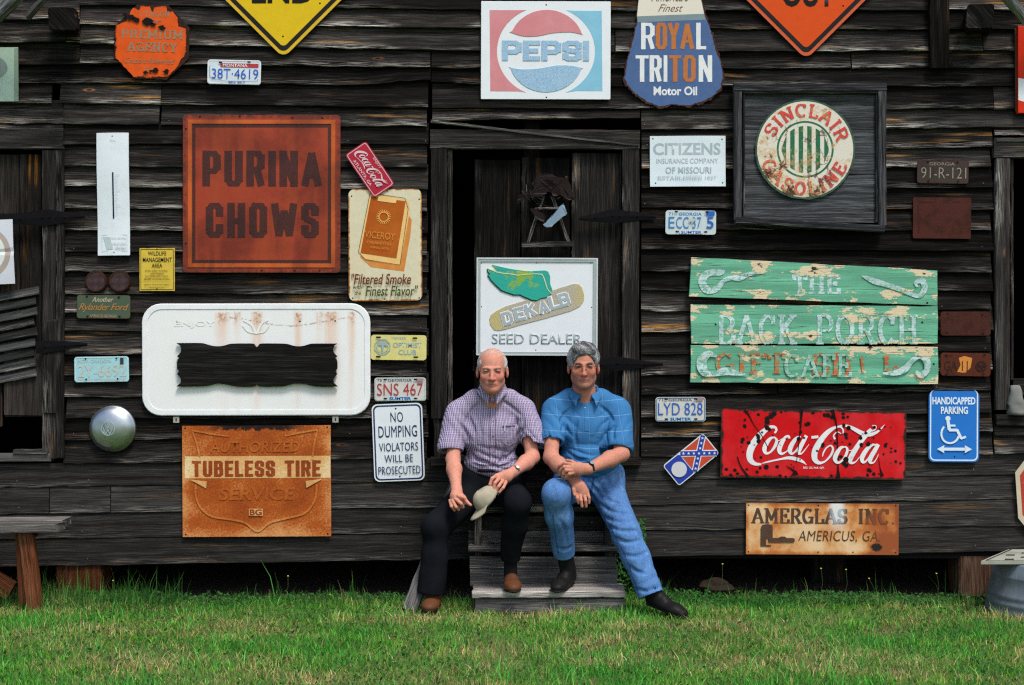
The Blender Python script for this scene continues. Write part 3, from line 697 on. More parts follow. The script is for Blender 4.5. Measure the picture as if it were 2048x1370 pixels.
def block_on(s, txt, x0, y0, x1, y1, mat, wv=.2, wh=.17, gap=.13, name='lettering', lift=0, rot=0):
    """heavy block capitals between the photo-pixel corners; wv, wh = stroke thickness as a share of the letter height"""
    H = y1 - y0; n = len(txt); tot = sum(BK[ch][0] for ch in txt); adv = n * wv + (n - 1) * gap
    sx = ((x1 - x0) - adv * H * 1.0) / (max(tot, .01) * H); x = x0 + wv * H / 2; out = []; cs, sn = math.cos(math.radians(rot)), math.sin(math.radians(rot)); mx, my = (x0 + x1) / 2, (y0 + y1) / 2
    for ch in txt:
        w, st = BK[ch]
        for p in st:
            q = [(x + a * H * sx, y1 - wh * H / 2 - b * (H - wh * H)) for a, b in p]
            for i, (a, b_) in enumerate(zip(q[:-1], q[1:])):
                dx, dy = b_[0] - a[0], b_[1] - a[1]; L_ = math.hypot(dx, dy) or 1; ux, uy = dx / L_, dy / L_; wd = (wv * abs(uy) + wh * abs(ux)) / (abs(ux) + abs(uy)) * H
                diag = abs(ux) > .05 and abs(uy) > .05; e = wd * (.10 if diag else .38); e0 = e if i > 0 or abs(uy) < .05 else (wh * H / 2 if not diag else wd * .3); e1 = e if i < len(q) - 2 or abs(uy) < .05 else (wh * H / 2 if not diag else wd * .3)
                if i == 0 and not diag: e0 = (wh if abs(uy) > .5 else wv) * H / 2
                if i == len(q) - 2 and not diag: e1 = (wh if abs(uy) > .5 else wv) * H / 2
                A1, B1 = (a[0] - ux * e0, a[1] - uy * e0), (b_[0] + ux * e1, b_[1] + uy * e1)
                if rot: A1, B1 = [(mx + (u - mx) * cs + (v - my) * sn, my - (u - mx) * sn + (v - my) * cs) for u, v in (A1, B1)]
                out.append([(A1[0], A1[1], wd), (B1[0], B1[1], wd)])
        x += w * H * sx + (wv + gap) * H
    return s.stroke(out, mat, name=name, smooth=False, lift=lift)

class Sign:
    """a thing on the wall: coordinates are photo pixels of the unrotated sign, turned about its centre"""
    def __init__(s, name, label, cat, x0, y0, x1, y1, y=-.037, rot=0, th=.004, disp=None, group=None, cell=14):
        s.cx, s.cy = (x0 + x1) / 2, (y0 + y1) / 2; s.hw = (x1 - x0) / 2; s.hh = (y1 - y0) / 2; s.y = y; s.th = th; s.cell = cell
        y = y - .005; s.y = y
        s.k = (D0 + y) / FPX; s.disp = disp; s.layer = 0
        s.e = empty(name, P(s.cx, s.cy, y), label, cat, group, rot=math.radians(rot)); s.seed = R.uniform(0, 50)
        s.HW = s.hw * s.k; s.HH = s.hh * s.k
    def m(s, base, **kw):
        kw.setdefault('seed', s.seed)
        return rusty(s.e.name.split('.')[0] + '_paint', base, s.HW, s.HH, **kw)
    def L(s, px, py): return ((px - s.cx) * s.k, (s.cy - py) * s.k)
    def _finish(s, name, bm, mat, d, smooth=False, cut=True, parent=None):
        """bm holds local x, z = local up, y = depth (negative to the camera) already; d = distance in front of the back"""
        if s.disp and cut:
            c = s.cell * s.k
            for ax, h in ((0, s.HW), (2, s.HH)):
                n = int(2 * h / c)
                for i in range(1, n):
                    pl = -h + 2 * h * i / n; co = [0, 0, 0]; co[ax] = pl; no = [0, 0, 0]; no[ax] = 1
                    g = bm.verts[:] + bm.edges[:] + bm.faces[:]
                    bmesh.ops.bisect_plane(bm, geom=g, plane_co=co, plane_no=no)
        uvl = bm.loops.layers.uv.verify(); uvl_name = bm.loops.layers.uv.keys()
        for f in bm.faces:
            for lo in f.loops: lo[uvl].uv = (lo.vert.co.x, lo.vert.co.z)
        for v in bm.verts:
            v.co.y -= d
            if s.disp: v.co.y -= s.disp(v.co.x / s.HW, v.co.z / s.HH)
        bm.normal_update()
        me = bpy.data.meshes.new(name); bm.to_mesh(me); bm.free()
        me.uv_layers[0].name = 'UVMap'
        return mobj(name, me, mat, parent or s.e, smooth)
    def face(s, name, pts, mat, th=None, d=0.0, bevel=0.0, smooth=False, parent=None, raw=False, tri=True):
        """solid plate from an outline in photo pixels"""
        th = s.th if th is None else th
        q = pts if raw else [s.L(*p) for p in pts]
        bm = bmesh.new(); vs = [bm.verts.new((x, 0, z)) for x, z in q]
        f = bm.faces.new(vs); f.normal_update()
        if f.normal.y > 0: f.normal_flip()
        if th > 0:
            r = bmesh.ops.extrude_face_region(bm, geom=[f]); nv = [g for g in r['geom'] if isinstance(g, bmesh.types.BMVert)]
            nf = [g for g in r['geom'] if isinstance(g, bmesh.types.BMFace)]
            bmesh.ops.translate(bm, verts=nv, vec=(0, -th, 0))
            if bevel > 0:
                ed = [e for e in bm.edges if all(v in set(nv) for v in e.verts)]
                bmesh.ops.bevel(bm, geom=ed, offset=bevel, segments=2, affect='EDGES', profile=.5)
            bmesh.ops.recalc_face_normals(bm, faces=bm.faces[:])
        if tri: bmesh.ops.triangulate(bm, faces=[f for f in bm.faces if len(f.verts) > 4])
        return s._finish(name, bm, mat, d, smooth, parent=parent)
    def panel(s, mat, r=0.0, th=None, **kw):
        x0, y0, x1, y1 = s.cx - s.hw, s.cy - s.hh, s.cx + s.hw, s.cy + s.hh
        pts = rrect(x0, y0, x1, y1, r) if r else [(x0, y0), (x1, y0), (x1, y1), (x0, y1)]
        return s.face('panel', pts, mat, th, **kw)
    def nextd(s, lift=None):
        s.layer += 1; return s.th + .0009 * s.layer + (lift or 0)
    def T(s, txt, x0, y0, x1, y1, mat, bold=0.012, shear=0.0, spacing=1.0, ext=0.0, name='lettering', rot=0, lift=0, arc=None):
        me = text_mesh(txt, bold, shear, spacing); bm = bmesh.new(); bm.from_mesh(me); bpy.data.meshes.remove(me)
        xs = [v.co.x for v in bm.verts]; ys = [v.co.y for v in bm.verts]; ax, bx, ay, by = min(xs), max(xs), min(ys), max(ys)
        (lx0, lz1), (lx1, lz0) = s.L(x0, y0), s.L(x1, y1)
        mx, mz = (lx0 + lx1) / 2, (lz0 + lz1) / 2; c, sn = math.cos(math.radians(rot)), math.sin(math.radians(rot))
        for v in bm.verts:
            X = (v.co.x - ax) / (bx - ax) * (lx1 - lx0) - (lx1 - lx0) / 2; Z = (v.co.y - ay) / (by - ay) * (lz1 - lz0) - (lz1 - lz0) / 2
            v.co = Vector((mx + X * c - Z * sn, 0, mz + X * sn + Z * c))
        if ext > 0:
            r = bmesh.ops.extrude_face_region(bm, geom=bm.faces[:]); nv = [g for g in r['geom'] if isinstance(g, bmesh.types.BMVert)]
            bmesh.ops.translate(bm, verts=nv, vec=(0, -ext, 0))
            bmesh.ops.recalc_face_normals(bm, faces=bm.faces[:])
        return s._finish(name, bm, mat, s.nextd(lift))
    def stroke(s, paths, mat, name='lettering', closed=False, w=None, smooth=True, xf=None, raw=False, n=7, lift=0):
        """ribbons of varying width: each path is [(px, py, width_px), ...]"""
        bm = bmesh.new(); q = 0
        for path in paths:
            if w is not None: path = [(p[0], p[1], w) for p in path]
            pts = catmull(path, n) if smooth and len(path) > 2 else [np.array(p, float) for p in path]
            m = len(pts); prev = None; L_ = []
            for i, p in enumerate(pts):
                a = pts[max(i - 1, 0)]; b = pts[min(i + 1, m - 1)]; t = (b - a)[:2]; ln = np.hypot(*t) or 1; t = t / ln
                no = np.array((-t[1], t[0])) * p[2] / 2
                pr = []
                for sg in (1, -1):
                    x, y = p[0] + no[0] * sg, p[1] + no[1] * sg
                    if xf: x, y = xf(x, y)
                    lx, lz = (x, y) if raw else s.L(x, y)
                    pr.append(bm.verts.new((lx, -.0000045 * q, lz)))
                q += 1; L_.append(pr)
            for i in range(m - 1):
                try: bm.faces.new((L_[i][0], L_[i][1], L_[i + 1][1], L_[i + 1][0]))
                except ValueError: pass
            q += 3
        bm.normal_update()
        for f in bm.faces:
            if f.normal.y > 0: f.normal_flip()
        return s._finish(name, bm, mat, s.nextd(lift), cut=False)
    def rivets(s, pts, mat, r=1.6, name='nail', parent=None):
        for (px, py) in pts:
            lx, lz = s.L(px, py); bm = bmesh.new()
            bmesh.ops.create_circle(bm, cap_ends=True, segments=8, radius=r * s.k, matrix=Matrix.Translation((lx, 0, lz)) @ Matrix.Rotation(math.radians(90), 4, 'X'))
            r_ = bmesh.ops.extrude_face_region(bm, geom=bm.faces[:]); nv = [g for g in r_['geom'] if isinstance(g, bmesh.types.BMVert)]
            bmesh.ops.translate(bm, verts=nv, vec=(0, -.0015, 0)); bmesh.ops.scale(bm, verts=nv, vec=(.7, 1, .7), space=Matrix.Translation((-lx, 0, -lz)))
            bmesh.ops.recalc_face_normals(bm, faces=bm.faces[:])
            s._finish(name, bm, mat, s.th + .0003, cut=False, parent=parent)
    def ring(s, outer, inner, mat, name='border', d=None, ext=0.0, parent=None):
        bm = bmesh.new(); n = len(outer)
        a = [bm.verts.new((s.L(*p)[0], 0, s.L(*p)[1])) for p in outer]; b = [bm.verts.new((s.L(*p)[0], 0, s.L(*p)[1])) for p in inner]
        for i in range(n):
            j = (i + 1) % n; bm.faces.new((a[i], a[j], b[j], b[i]))
        bm.normal_update()
        for f in bm.faces:
            if f.normal.y > 0: f.normal_flip()
        if ext:
            r = bmesh.ops.extrude_face_region(bm, geom=bm.faces[:]); nv = [g for g in r['geom'] if isinstance(g, bmesh.types.BMVert)]
            bmesh.ops.translate(bm, verts=nv, vec=(0, -ext, 0)); bmesh.ops.recalc_face_normals(bm, faces=bm.faces[:])
        return s._finish(name, bm, mat, s.nextd() if d is None else d, parent=parent)
NAIL = plain((.02, .018, .018), .5, .3, name='dark_nail')
WHITE = (.78, .80, .82)

# slab-serif skeleton font: letter -> (width, strokes, serif points (x, y, half width))
def A_(cx, cy, rx, ry, a0, a1, n=8):
    return [(cx + rx * math.cos(math.radians(a0 + (a1 - a0) * k / n)), cy + ry * math.sin(math.radians(a0 + (a1 - a0) * k / n))) for k in range(n + 1)]
GL = {
 'A': (.74, [[(.06, 0), (.37, 1), (.68, 0)], [(.18, .34), (.56, .34)]], [(.08, 0), (.66, 0)]),
 'B': (.66, [[(.14, 0), (.14, 1)], [(.10, 1)] + A_(.36, .75, .22, .25, 90, -90) + [(.14, .5)], [(.14, .5)] + A_(.38, .25, .24, .25, 90, -90) + [(.10, 0)]], []),
 'C': (.66, [A_(.36, .5, .28, .5, 48, 312, 14), [(.56, .98), (.56, .72)]], []),
 'E': (.62, [[(.14, 0), (.14, 1)], [(.04, 1), (.56, 1), (.56, .80)], [(.14, .52), (.42, .52)], [(.42, .62), (.42, .42)], [(.04, 0), (.58, 0), (.58, .22)]], []),
 'F': (.60, [[(.16, 0), (.16, 1)], [(.04, 1), (.56, 1), (.56, .80)], [(.14, .52), (.42, .52)]], [(.16, 0)]),
 'G': (.70, [A_(.36, .5, .29, .5, 48, 350, 16), [(.62, .42), (.40, .42)], [(.62, .42), (.62, .02)]], []),
 'H': (.74, [[(.14, 0), (.14, 1)], [(.60, 0), (.60, 1)], [(.14, .5), (.60, .5)]], [(.14, 0), (.14, 1), (.60, 0), (.60, 1)]),
 'I': (.34, [[(.17, 0), (.17, 1)]], [(.17, 0), (.17, 1)]),
 'K': (.70, [[(.14, 0), (.14, 1)], [(.58, 1), (.16, .45)], [(.28, .6), (.60, 0)]], [(.14, 0), (.14, 1), (.60, 0), (.58, 1)]),
 'L': (.60, [[(.14, 0), (.14, 1)], [(.04, 0), (.56, 0), (.56, .26)]], [(.14, 1)]),
 'M': (.88, [[(.14, 0), (.14, 1), (.44, .22), (.74, 1), (.74, 0)]], [(.14, 0), (.74, 0), (.10, 1), (.78, 1)]),
 'N': (.74, [[(.14, 0), (.14, 1), (.60, 0), (.60, 1)]], [(.14, 0), (.10, 1), (.60, 1)]),
 'O': (.72, [A_(.36, .5, .28, .5, 90, 450, 20)], []),
 'P': (.64, [[(.14, 0), (.14, 1)], [(.06, 1)] + A_(.36, .73, .22, .27, 90, -90) + [(.14, .46)]], [(.14, 0)]),
 'R': (.70, [[(.14, 0), (.14, 1)], [(.06, 1)] + A_(.36, .74, .22, .26, 90, -90) + [(.14, .48)], [(.36, .48), (.60, 0)]], [(.14, 0), (.62, 0)]),
 'S': (.62, [A_(.31, .75, .22, .25, 30, 270, 10) + A_(.31, .25, .24, .25, 90, -150, 10)[1:], [(.52, .96), (.52, .74)], [(.09, .04), (.09, .28)]], []),
 'T': (.66, [[(.33, 0), (.33, 1)], [(.06, .76), (.06, 1), (.60, 1), (.60, .76)]], [(.33, 0)]),
 'U': (.72, [[(.14, 1), (.14, .3)] + A_(.36, .27, .22, .27, 180, 360) + [(.58, 1)]], [(.14, 1), (.58, 1)]),
 'Y': (.70, [[(.08, 1), (.35, .45), (.62, 1)], [(.35, .45), (.35, 0)]], [(.35, 0)]),
 'D': (.68, [[(.14, 0), (.14, 1)], [(.04, 1)] + A_(.30, .5, .30, .5, 90, -90, 10) + [(.04, 0)]], []),
 ' ': (.45, [], []), '.': (.3, [[(.12, .02), (.2, .02)]], []),
}
def slab(txt, wv, wh, serif=.13, gap=.10):
    """returns (total width, list of straight segments (x0,y0,x1,y1,w)) in unit height"""
    x = 0; paths = []
    for ch in txt:
        w, st, sf = GL[ch]
        for p in st:
            for a, b in zip(p[:-1], p[1:]):
                vert = abs(b[1] - a[1]) > abs(b[0] - a[0]) * .6
                paths.append([(x + a[0], a[1], wv if vert else wh), (x + b[0], b[1], wv if vert else wh)])
        for q in sf: paths.append([(x + q[0] - serif, q[1], wh), (x + q[0] + serif, q[1], wh)])
        x += w + gap
    return x - gap, paths
def slab_on(s, txt, x0, y0, x1, y1, mat, wv=.17, wh=.10, name='lettering', xf=None, lift=0, **kw):
    W_, ps = slab(txt, wv, wh, **kw); sx = (x1 - x0) / W_; sy = (y1 - y0); out = []
    for p in ps:
        q = []
        (ax, ay, w), (bx, by, _) = p; dx, dy = abs(bx - ax) * sx, abs(by - ay) * sy
        k = (sx * dy + sy * dx) / (dx + dy + 1e-9)
        # extend ends a little so the corners close
        ex = w * .42; L_ = math.hypot(bx - ax, by - ay) or 1; ux, uy = (bx - ax) / L_ * ex * .5, (by - ay) / L_ * ex * .5
        out.append([(x0 + (ax - ux) * sx, y1 - (ay - uy) * sy, w * k), (x0 + (bx + ux) * sx, y1 - (by + uy) * sy, w * k)])
    return s.stroke(out, mat, name=name, smooth=False, xf=xf, lift=lift)

def wavy(ax, az, px_, pz, amp): return lambda u, v: amp * (math.sin(u * ax + px_) * .6 + math.sin(v * az + pz) * .4)

# ---- pale green sign fragment, top left edge
s = Sign('wall_sign', 'pale green sign with grey ring cut off by the top left edge of the photo', 'sign', -70, 95, 37, 203, disp=wavy(2, 1, 0, 0, .003))
mb = s.m((.42, .56, .47), rust=.1, mottle=.1, dirt=.25); s.panel(mb)
s.ring(circ(-22, 136, 38, 25), circ(-22, 136, 22, 12), s.m((.24, .30, .28), mottle=.2))
s.face('folded_edge', [(30, 97), (37, 96), (36, 203), (29, 201)], s.m((.25, .32, .24)), .006, .001)

# ---- orange octagon
s = Sign('octagon_sign', 'chipped orange enamel octagon sign with faded lettering near the top left', 'sign', 227, 9, 377, 159, rot=1.5, th=.003)
def oct_pts(cx, cy, r, rot=22.5, n=8): return [(cx + r * math.cos(math.radians(rot + 360 / n * k)), cy + r * math.sin(math.radians(rot + 360 / n * k))) for k in range(n)]
rr = np.random.RandomState(2); o_ = resample(oct_pts(302, 84, 80), 4); o2 = []
for p in o_:
    a = math.atan2(p.y - 84, p.x - 302); dm = 1.0
    for (aa, wd, dp) in ((-1.95, .10, .16), (-1.55, .07, .26), (-1.1, .12, .12), (-.55, .24, .16), (-2.45, .30, .15), (.45, .30, .10), (1.3, .2, .06), (.05, .08, .05), (2.9, .1, .03)):
        d_ = abs((a - aa + math.pi) % (2 * math.pi) - math.pi) / wd
        if d_ < 1: dm -= dp * (1 - d_)
    dm -= rr.uniform(0, .03); o2.append((302 + (p.x - 302) * dm, 84 + (p.y - 84) * dm))
s.face('backing', [(302 + (p.x - 302) * (1 - rr.uniform(0, .012)), 84 + (p.y - 84) * (1 - rr.uniform(0, .012))) for p in resample(oct_pts(304, 84, 81), 6)], rusty('octagon_rust', (.03, .016, .012), .3, .3, rust=.5, scale=30, rough=.9), .002)
M_OR = s.m((.72, .095, .012), rust=.30, edge=.03, scale=24, rust_col=(.03, .015, .012), rust_dark=(.012, .008, .007), mottle=.18, rough=.35)
s.face('panel', o2, M_OR, .0025, .002)
mo = s.m((.30, .20, .12), rust=.50, scale=45, rust_col=(.50, .08, .015), rust_dark=(.12, .05, .03)); 
slab_on(s, 'OCTAGON', 268, 23, 338, 33, mo, .16, .12); slab_on(s, 'PREMIUM', 243, 61, 366, 77, mo, .18, .12); slab_on(s, 'AGENCY', 256, 86, 355, 103, mo, .18, .12)
s.T('Coupons Redeemed', 252, 116, 352, 131, mo, 0.0, .5); s.T('For', 292, 36, 322, 47, mo, 0, .4); s.T('Here', 290, 134, 318, 146, mo, 0, .4)
hb = rusty('rust_holes', (.012, .009, .008), 1, 1, rust=.3, rust_col=(.03, .015, .01), rough=.95)
for (cx, cy, r) in ((324, 55, 7), (296, 44, 11), (306, 50, 7), (262, 36, 8), (272, 41, 8), (250, 33, 6), (314, 141, 6), (305, 143, 4), (335, 143, 6), (294, 146, 5)):
    s.face('rust_hole', [(cx + (r + rr.uniform(-2.5, 2)) * math.cos(a), cy + (r * .7 + rr.uniform(-2, 1.5)) * math.sin(a)) for a in np.linspace(0, 6.1, 11)], hb, 0, s.th + .009)

# ---- licence plates
def plate(x0, y0, x1, y1, label, base, rot=0, r=6, rust=0.0, y=-.040, name='license_plate', rim=None, scale=40, **kw):
    s = Sign(name, label, 'license plate', x0, y0, x1, y1, y=y, rot=rot, th=.0022, group='license plates nailed to the wall')
    s.mb = s.m(base, rust=rust, edge=.006 if rust > .25 else 0, scale=scale, **kw); s.panel(s.mb, r)
    if rim: s.ring(rrect(x0 + 1, y0 + 1, x1 - 1, y1 - 1, r), rrect(x0 + 2.6, y0 + 2.6, x1 - 2.6, y1 - 2.6, max(r - 2, 1)), s.m(rim), name='rim', ext=.0008)
    return s
def slots(s, pts, w=7, h=3.4):
    for (px, py) in pts: s.face('bolt_slot', rrect(px - w / 2, py - h / 2, px + w / 2, py + h / 2, h / 2.1, 3), NAIL, 0, s.nextd())
s = plate(415, 120, 522, 169, 'white and red license plate with thin blue digits, below the yellow diamond sign', (.62, .70, .76), 1.2, rim=(.75, .76, .76))
blu = s.m((.02, .09, .48)); red = s.m((.45, .05, .06))
s.face('red_band', rrect(441, 127, 517, 135, 1), red, 0, s.nextd()); s.T('MONTANA', 446, 128, 495, 134, s.m((.75, .75, .75)), .01)
s.T('38T·4619', 424, 138, 517, 158, blu, -.006); s.T('BIG SKY', 458, 162, 492, 167, blu, .02)
s.stroke([[(420, 132), (420, 150), (424, 158), (436, 160), (455, 163), (510, 162), (517, 158)]], s.m((.18, .25, .32)), w=.9, name='map_outline'); slots(s, [(441, 126), (498, 124)])
s = plate(1331, 421, 1432, 469, 'flaking blue on white license plate left of the framed round sign', (.55, .63, .64), .6, rust=.18, rust_col=(.40, .36, .30), rust_dark=(.22, .2, .18), scale=60)
b1 = s.m((.05, .22, .52), rust=.30, rust_col=(.42, .42, .38), rust_dark=(.5, .5, .46), scale=60); b2 = s.m((.03, .13, .50))
s.T('71', 1337, 425, 1346, 431, b1, .01); s.T('GEORGIA', 1357, 425, 1403, 431, b1, .01); s.T('E', 1337, 434, 1349, 457, b1, 0); s.T('CC·37', 1352, 434, 1402, 457, b1, -.004); s.T('5', 1413, 433, 1427, 457, b2, .012)
s.face('sticker', rrect(1412, 422, 1429, 431, 2), b2, 0, s.nextd()); s.face('county_strip', rrect(1359, 461, 1406, 468, 1), s.m((.6, .66, .68)), 0, s.nextd()); s.T('SUMTER', 1362, 462, 1403, 467.5, b2, .02); slots(s, [(1352, 424), (1413, 424), (1354, 464), (1411, 464)])
s.face('bare_patch', circ(1384, 440, 7, 3, 9), s.m((.5, .5, .48)), 0, s.nextd())
def ga(x0, y0, x1, y1, label, num, year, col, rim, strip=True, rot=0):
    s = plate(x0, y0, x1, y1, label, (.60, .60, .55), rot, rim=rim, mottle=.12, dirt=.15); c = s.m(col); g = s.m((.09, .10, .12), dirt=.3)
    w = x1 - x0; s.T(year, x0 + 6, y0 + 2, x0 + 15, y0 + 8, g, .005); s.T('GEORGIA', x0 + .26 * w, y0 + 2.5, x0 + .73 * w, y0 + 8, g, .008)
    s.T(num, x0 + .05 * w, y0 + 11.5, x0 + .94 * w, y0 + 36, c, -.004)
    s.face('county_strip', rrect(x0 + .25 * w, y1 - 9, x0 + .75 * w, y1 - 1, 1), s.m((.45, .60, .68)), 0, s.nextd()); s.T('SUMTER', x0 + .29 * w, y1 - 8, x0 + .71 * w, y1 - 2, s.m((.02, .08, .28)), .03)
    s.face('year_sticker', rrect(x1 - .18 * w, y0 + 2, x1 - .05 * w, y0 + 8, 1), s.m((.40, .22, .24)), 0, s.nextd())
    slots(s, [(x0 + .21 * w, y0 + 4), (x0 + .80 * w, y0 + 4), (x0 + .21 * w, y1 - 5), (x0 + .80 * w, y1 - 5)])
ga(749, 755, 852, 802, 'white license plate with thin red characters, above the white no dumping sign', 'SNS 467', '76', (.42, .04, .05), (.42, .52, .54), rot=-.3)
ga(1311, 794, 1411, 843, 'white license plate with thin blue characters below and left of the green boards', 'LYD 828', '71', (.03, .12, .50), (.10, .20, .38), rot=-.2)
s = plate(149, 713, 258, 764, 'pale turquoise license plate with worn raised digits, above the hubcap', (.33, .60, .66), -.8, rim=(.55, .72, .74))
c = s.m((.50, .52, .46), rust=.2, rust_col=(.35, .28, .2), scale=70); s.T('2Y-6692', 156, 729, 252, 754, c, .012); s.T('NOV. OREGON', 156, 718, 222, 725, c, 0); s.T('PACIFIC WONDERLAND', 155, 756, 252, 761, c, 0)
s.face('year_sticker', rrect(241, 716, 248, 729, 1), s.m((.04, .05, .06)), 0, s.nextd()); slots(s, [(172, 717), (234, 717), (173, 758), (236, 758)], 4)
s = plate(742, 670, 853, 720, 'yellow club license plate with pale blue wording, right of the big white sign', (.66, .60, .22), .6, rust=.12, rust_col=(.25, .12, .04), scale=35, edge_=None) if False else plate(742, 670, 853, 720, 'yellow club license plate with pale blue wording, right of the big white sign', (.66, .60, .22), .6, rust=.16, rust_col=(.25, .12, .04), scale=35)
c = s.m((.30, .42, .46)); s.T('MEMBER', 783, 674, 812, 679, c, 0); s.T('OPTIMIST', 786, 685, 843, 695, c, .012); s.T('CLUB', 797, 699, 833, 709, c, .012)
s.ring(oct_pts(765, 694, 17), oct_pts(765, 694, 15), c, 'emblem_ring'); s.ring(circ(765, 694, 12, n=20), circ(765, 694, 10.5, n=20), c, 'emblem_ring')
s.face('emblem_cap', [(755, 692), (760, 686), (766, 684), (773, 688), (775, 693), (766, 690)], c, 0, s.nextd()); s.face('emblem_stem', [(763, 690), (768, 690), (767, 703), (764, 703)], c, 0, s.nextd()); slots(s, [(757, 675), (830, 676), (757, 714), (832, 714)], 10)
s = plate(154, 590, 261, 637, 'dark green and rust dealer plate with orange script, below the two reflectors', (.07, .10, .065), .5, rust=.35, rust_col=(.09, .045, .025), rust_dark=(.03, .02, .016), scale=22)
c = s.m((.42, .36, .25)); og = s.m((.42, .20, .06)); s.T('Another', 184, 594, 227, 604, c, .015, .3)
s.T('Rylander Ford', 158, 607, 258, 625, og, .0, .45, .92); s.T('AMERICUS GEORGIA', 180, 629, 234, 635, s.m((.36, .26, .18)), .01); slots(s, [(174, 593), (238, 594), (176, 633), (240, 633)], 5)
s = plate(1834, 320, 1937, 367, 'rusted dark license plate with faint digits, under the orange wood streak', (.05, .040, .034), .8, rust=.55, rust_col=(.075, .022, .014), rust_dark=(.025, .011, .009), scale=22)
c = s.m((.30, .28, .22), rust=.42, rust_col=(.06, .03, .02), scale=60); s.T('GEORGIA', 1858, 325, 1909, 331, c, 0); s.T('91-R-121', 1842, 335, 1932, 357, c, -.012); slots(s, [(1855, 324), (1914, 324), (1857, 362), (1916, 362)], 5)
M_OXIDE = dict(rust=.75, rust_col=(.062, .018, .012), rust_dark=(.035, .014, .011))
s = plate(1881, 623, 1981, 671, 'blank deep rust brown license plate right of the green boards, upper of two', (.06, .02, .014), 0, scale=25, **M_OXIDE); slots(s, [(1895, 627), (1964, 629), (1894, 665), (1966, 666)], 5)
s = plate(1881, 706, 1981, 752, 'rust red license plate with bright orange stain right of the green boards, lower of two', (.085, .022, .012), 1, scale=25, rust=.6, rust_col=(.11, .026, .012), rust_dark=(.035, .014, .011))
s.face('bare_stain', [(1917, 716), (1928, 712), (1944, 716), (1941, 735), (1930, 746), (1914, 744), (1921, 730)], s.m((.62, .24, .05), rust=.42, scale=60, rust_col=(.12, .03, .01)), 0, s.nextd())
c = s.m((.035, .018, .014)); s.T('GA 11', 1888, 722, 1935, 742, c, .0); s.ring(circ(1962, 732, 11, n=18), circ(1962, 732, 8, n=18), c); s.stroke([[(1955, 724, 2.5), (1968, 741, 2.5)], [(1968, 724, 2.5), (1956, 741, 2.5)], [(1951, 731, 2.5), (1973, 731, 2.5)]], c, 'emblem', smooth=False); slots(s, [(1892, 711), (1968, 709), (1893, 748), (1966, 747)], 5)
# plain rust sheet
s = Sign('rusted_sheet', 'blank square of deep red-brown rusted sheet metal below the rusty plate on the right', 'sign', 1826, 395, 1942, 477, rot=.5, th=.002, disp=wavy(3, 2, 1, 0, .002))
s.panel(s.m((.07, .018, .014), scale=12, **M_OXIDE), 3); s.stroke([[(1836, 408), (1838, 465)], [(1838, 405), (1920, 404)]], s.m((.04, .014, .012)), w=2.5, smooth=False, name='embossed_line')

# Georgia flag plate
s = Sign('license_plate', 'tilted blue, red and white state flag license plate left of the red cola sign', 'license plate', 1330, 893, 1434, 945, y=-.043, rot=-39, th=.0022, group='license plates nailed to the wall')
wh = s.m((.72, .74, .76)); bl = s.m((.025, .055, .36)); rd = s.m((.55, .07, .035)); s.panel(wh, 6)
X0, Y0, X1, Y1 = 1330, 893, 1434, 945; xm = X0 + 40
s.face('blue_field', rrect(X0 + 2, Y0 + 2, xm, Y1 - 2, 4), bl, 0, s.nextd()); s.face('red_field', rrect(xm + 2, Y0 + 2, X1 - 2, Y1 - 2, 4), rd, 0, s.nextd())
s.stroke([[(xm + 4, Y0 + 4, 13), (X1 - 4, Y1 - 4, 13)]], wh, 'cross_edge', smooth=False); s.stroke([[(xm + 4, Y1 - 4, 13), (X1 - 4, Y0 + 4, 13)]], wh, 'cross_edge', smooth=False)
s.stroke([[(xm + 3, Y0 + 3, 9), (X1 - 3, Y1 - 3, 9)]], bl, 'cross', smooth=False); s.stroke([[(xm + 3, Y1 - 3, 9), (X1 - 3, Y0 + 3, 9)]], bl, 'cross', smooth=False)
s.face('seal', circ(X0 + 21, (Y0 + Y1) / 2, 15.5, n=24), s.m((.60, .60, .62), rust=.1), 0, s.nextd())
sm = s.nextd()
for d in range(2):
    for k in range(7):
        if d and k == 3: continue
        f = .08 + .84 * k / 6; cx = xm + 3 + (X1 - xm - 6) * f; cy = (Y0 + 3 + (Y1 - Y0 - 6) * f) if d == 0 else (Y1 - 3 - (Y1 - Y0 - 6) * f)
        s.face('star', [(cx + (3.2 if j % 2 == 0 else 1.4) * math.sin(j * math.pi / 5 + .68), cy - (3.2 if j % 2 == 0 else 1.4) * math.cos(j * math.pi / 5 + .68)) for j in range(10)], wh, 0, sm)

# ---- yellow and orange diamond signs
def diamond(name, label, cx, cy, hd, base, edge, txt, tb, seedr=.06):
    s = Sign(name, label, 'road sign', cx - hd, cy - hd, cx + hd, cy + hd, th=.003, y=-.040)
    def dm(h, r):
        q = h / math.sqrt(2); return [(cx + (x * .7071 - y * .7071), cy + (x * .7071 + y * .7071)) for x, y in rrect(-q, -q, q, q, r)]
    s.face('panel', dm(hd, 17), s.m(edge, rust=.08, scale=20)); s.ring(dm(hd - 9, 13), dm(hd - 21, 9), s.m((.018, .015, .013)), name='border')
    s.face('field', dm(hd - 20.5, 9), s.m(base, rust=seedr, scale=20, rust_col=(.5, .3, .1), mottle=.08), 0, s.th + .0004)
    s.T(txt, *tb, s.m((.012, .010, .010)), .03); return s
s = diamond('road_sign', 'yellow diamond road sign with black border, cut by the top edge', 567, -108, 224, (.68, .46, .012), (.66, .42, .03), 'END', (504, -46, 628, 7))
s.rivets([(566, 73), (640, 7)], NAIL, 2)
s.T('DEAD', 490, -110, 644, -58, s.m((.016, .014, .013)), .03) if False else None
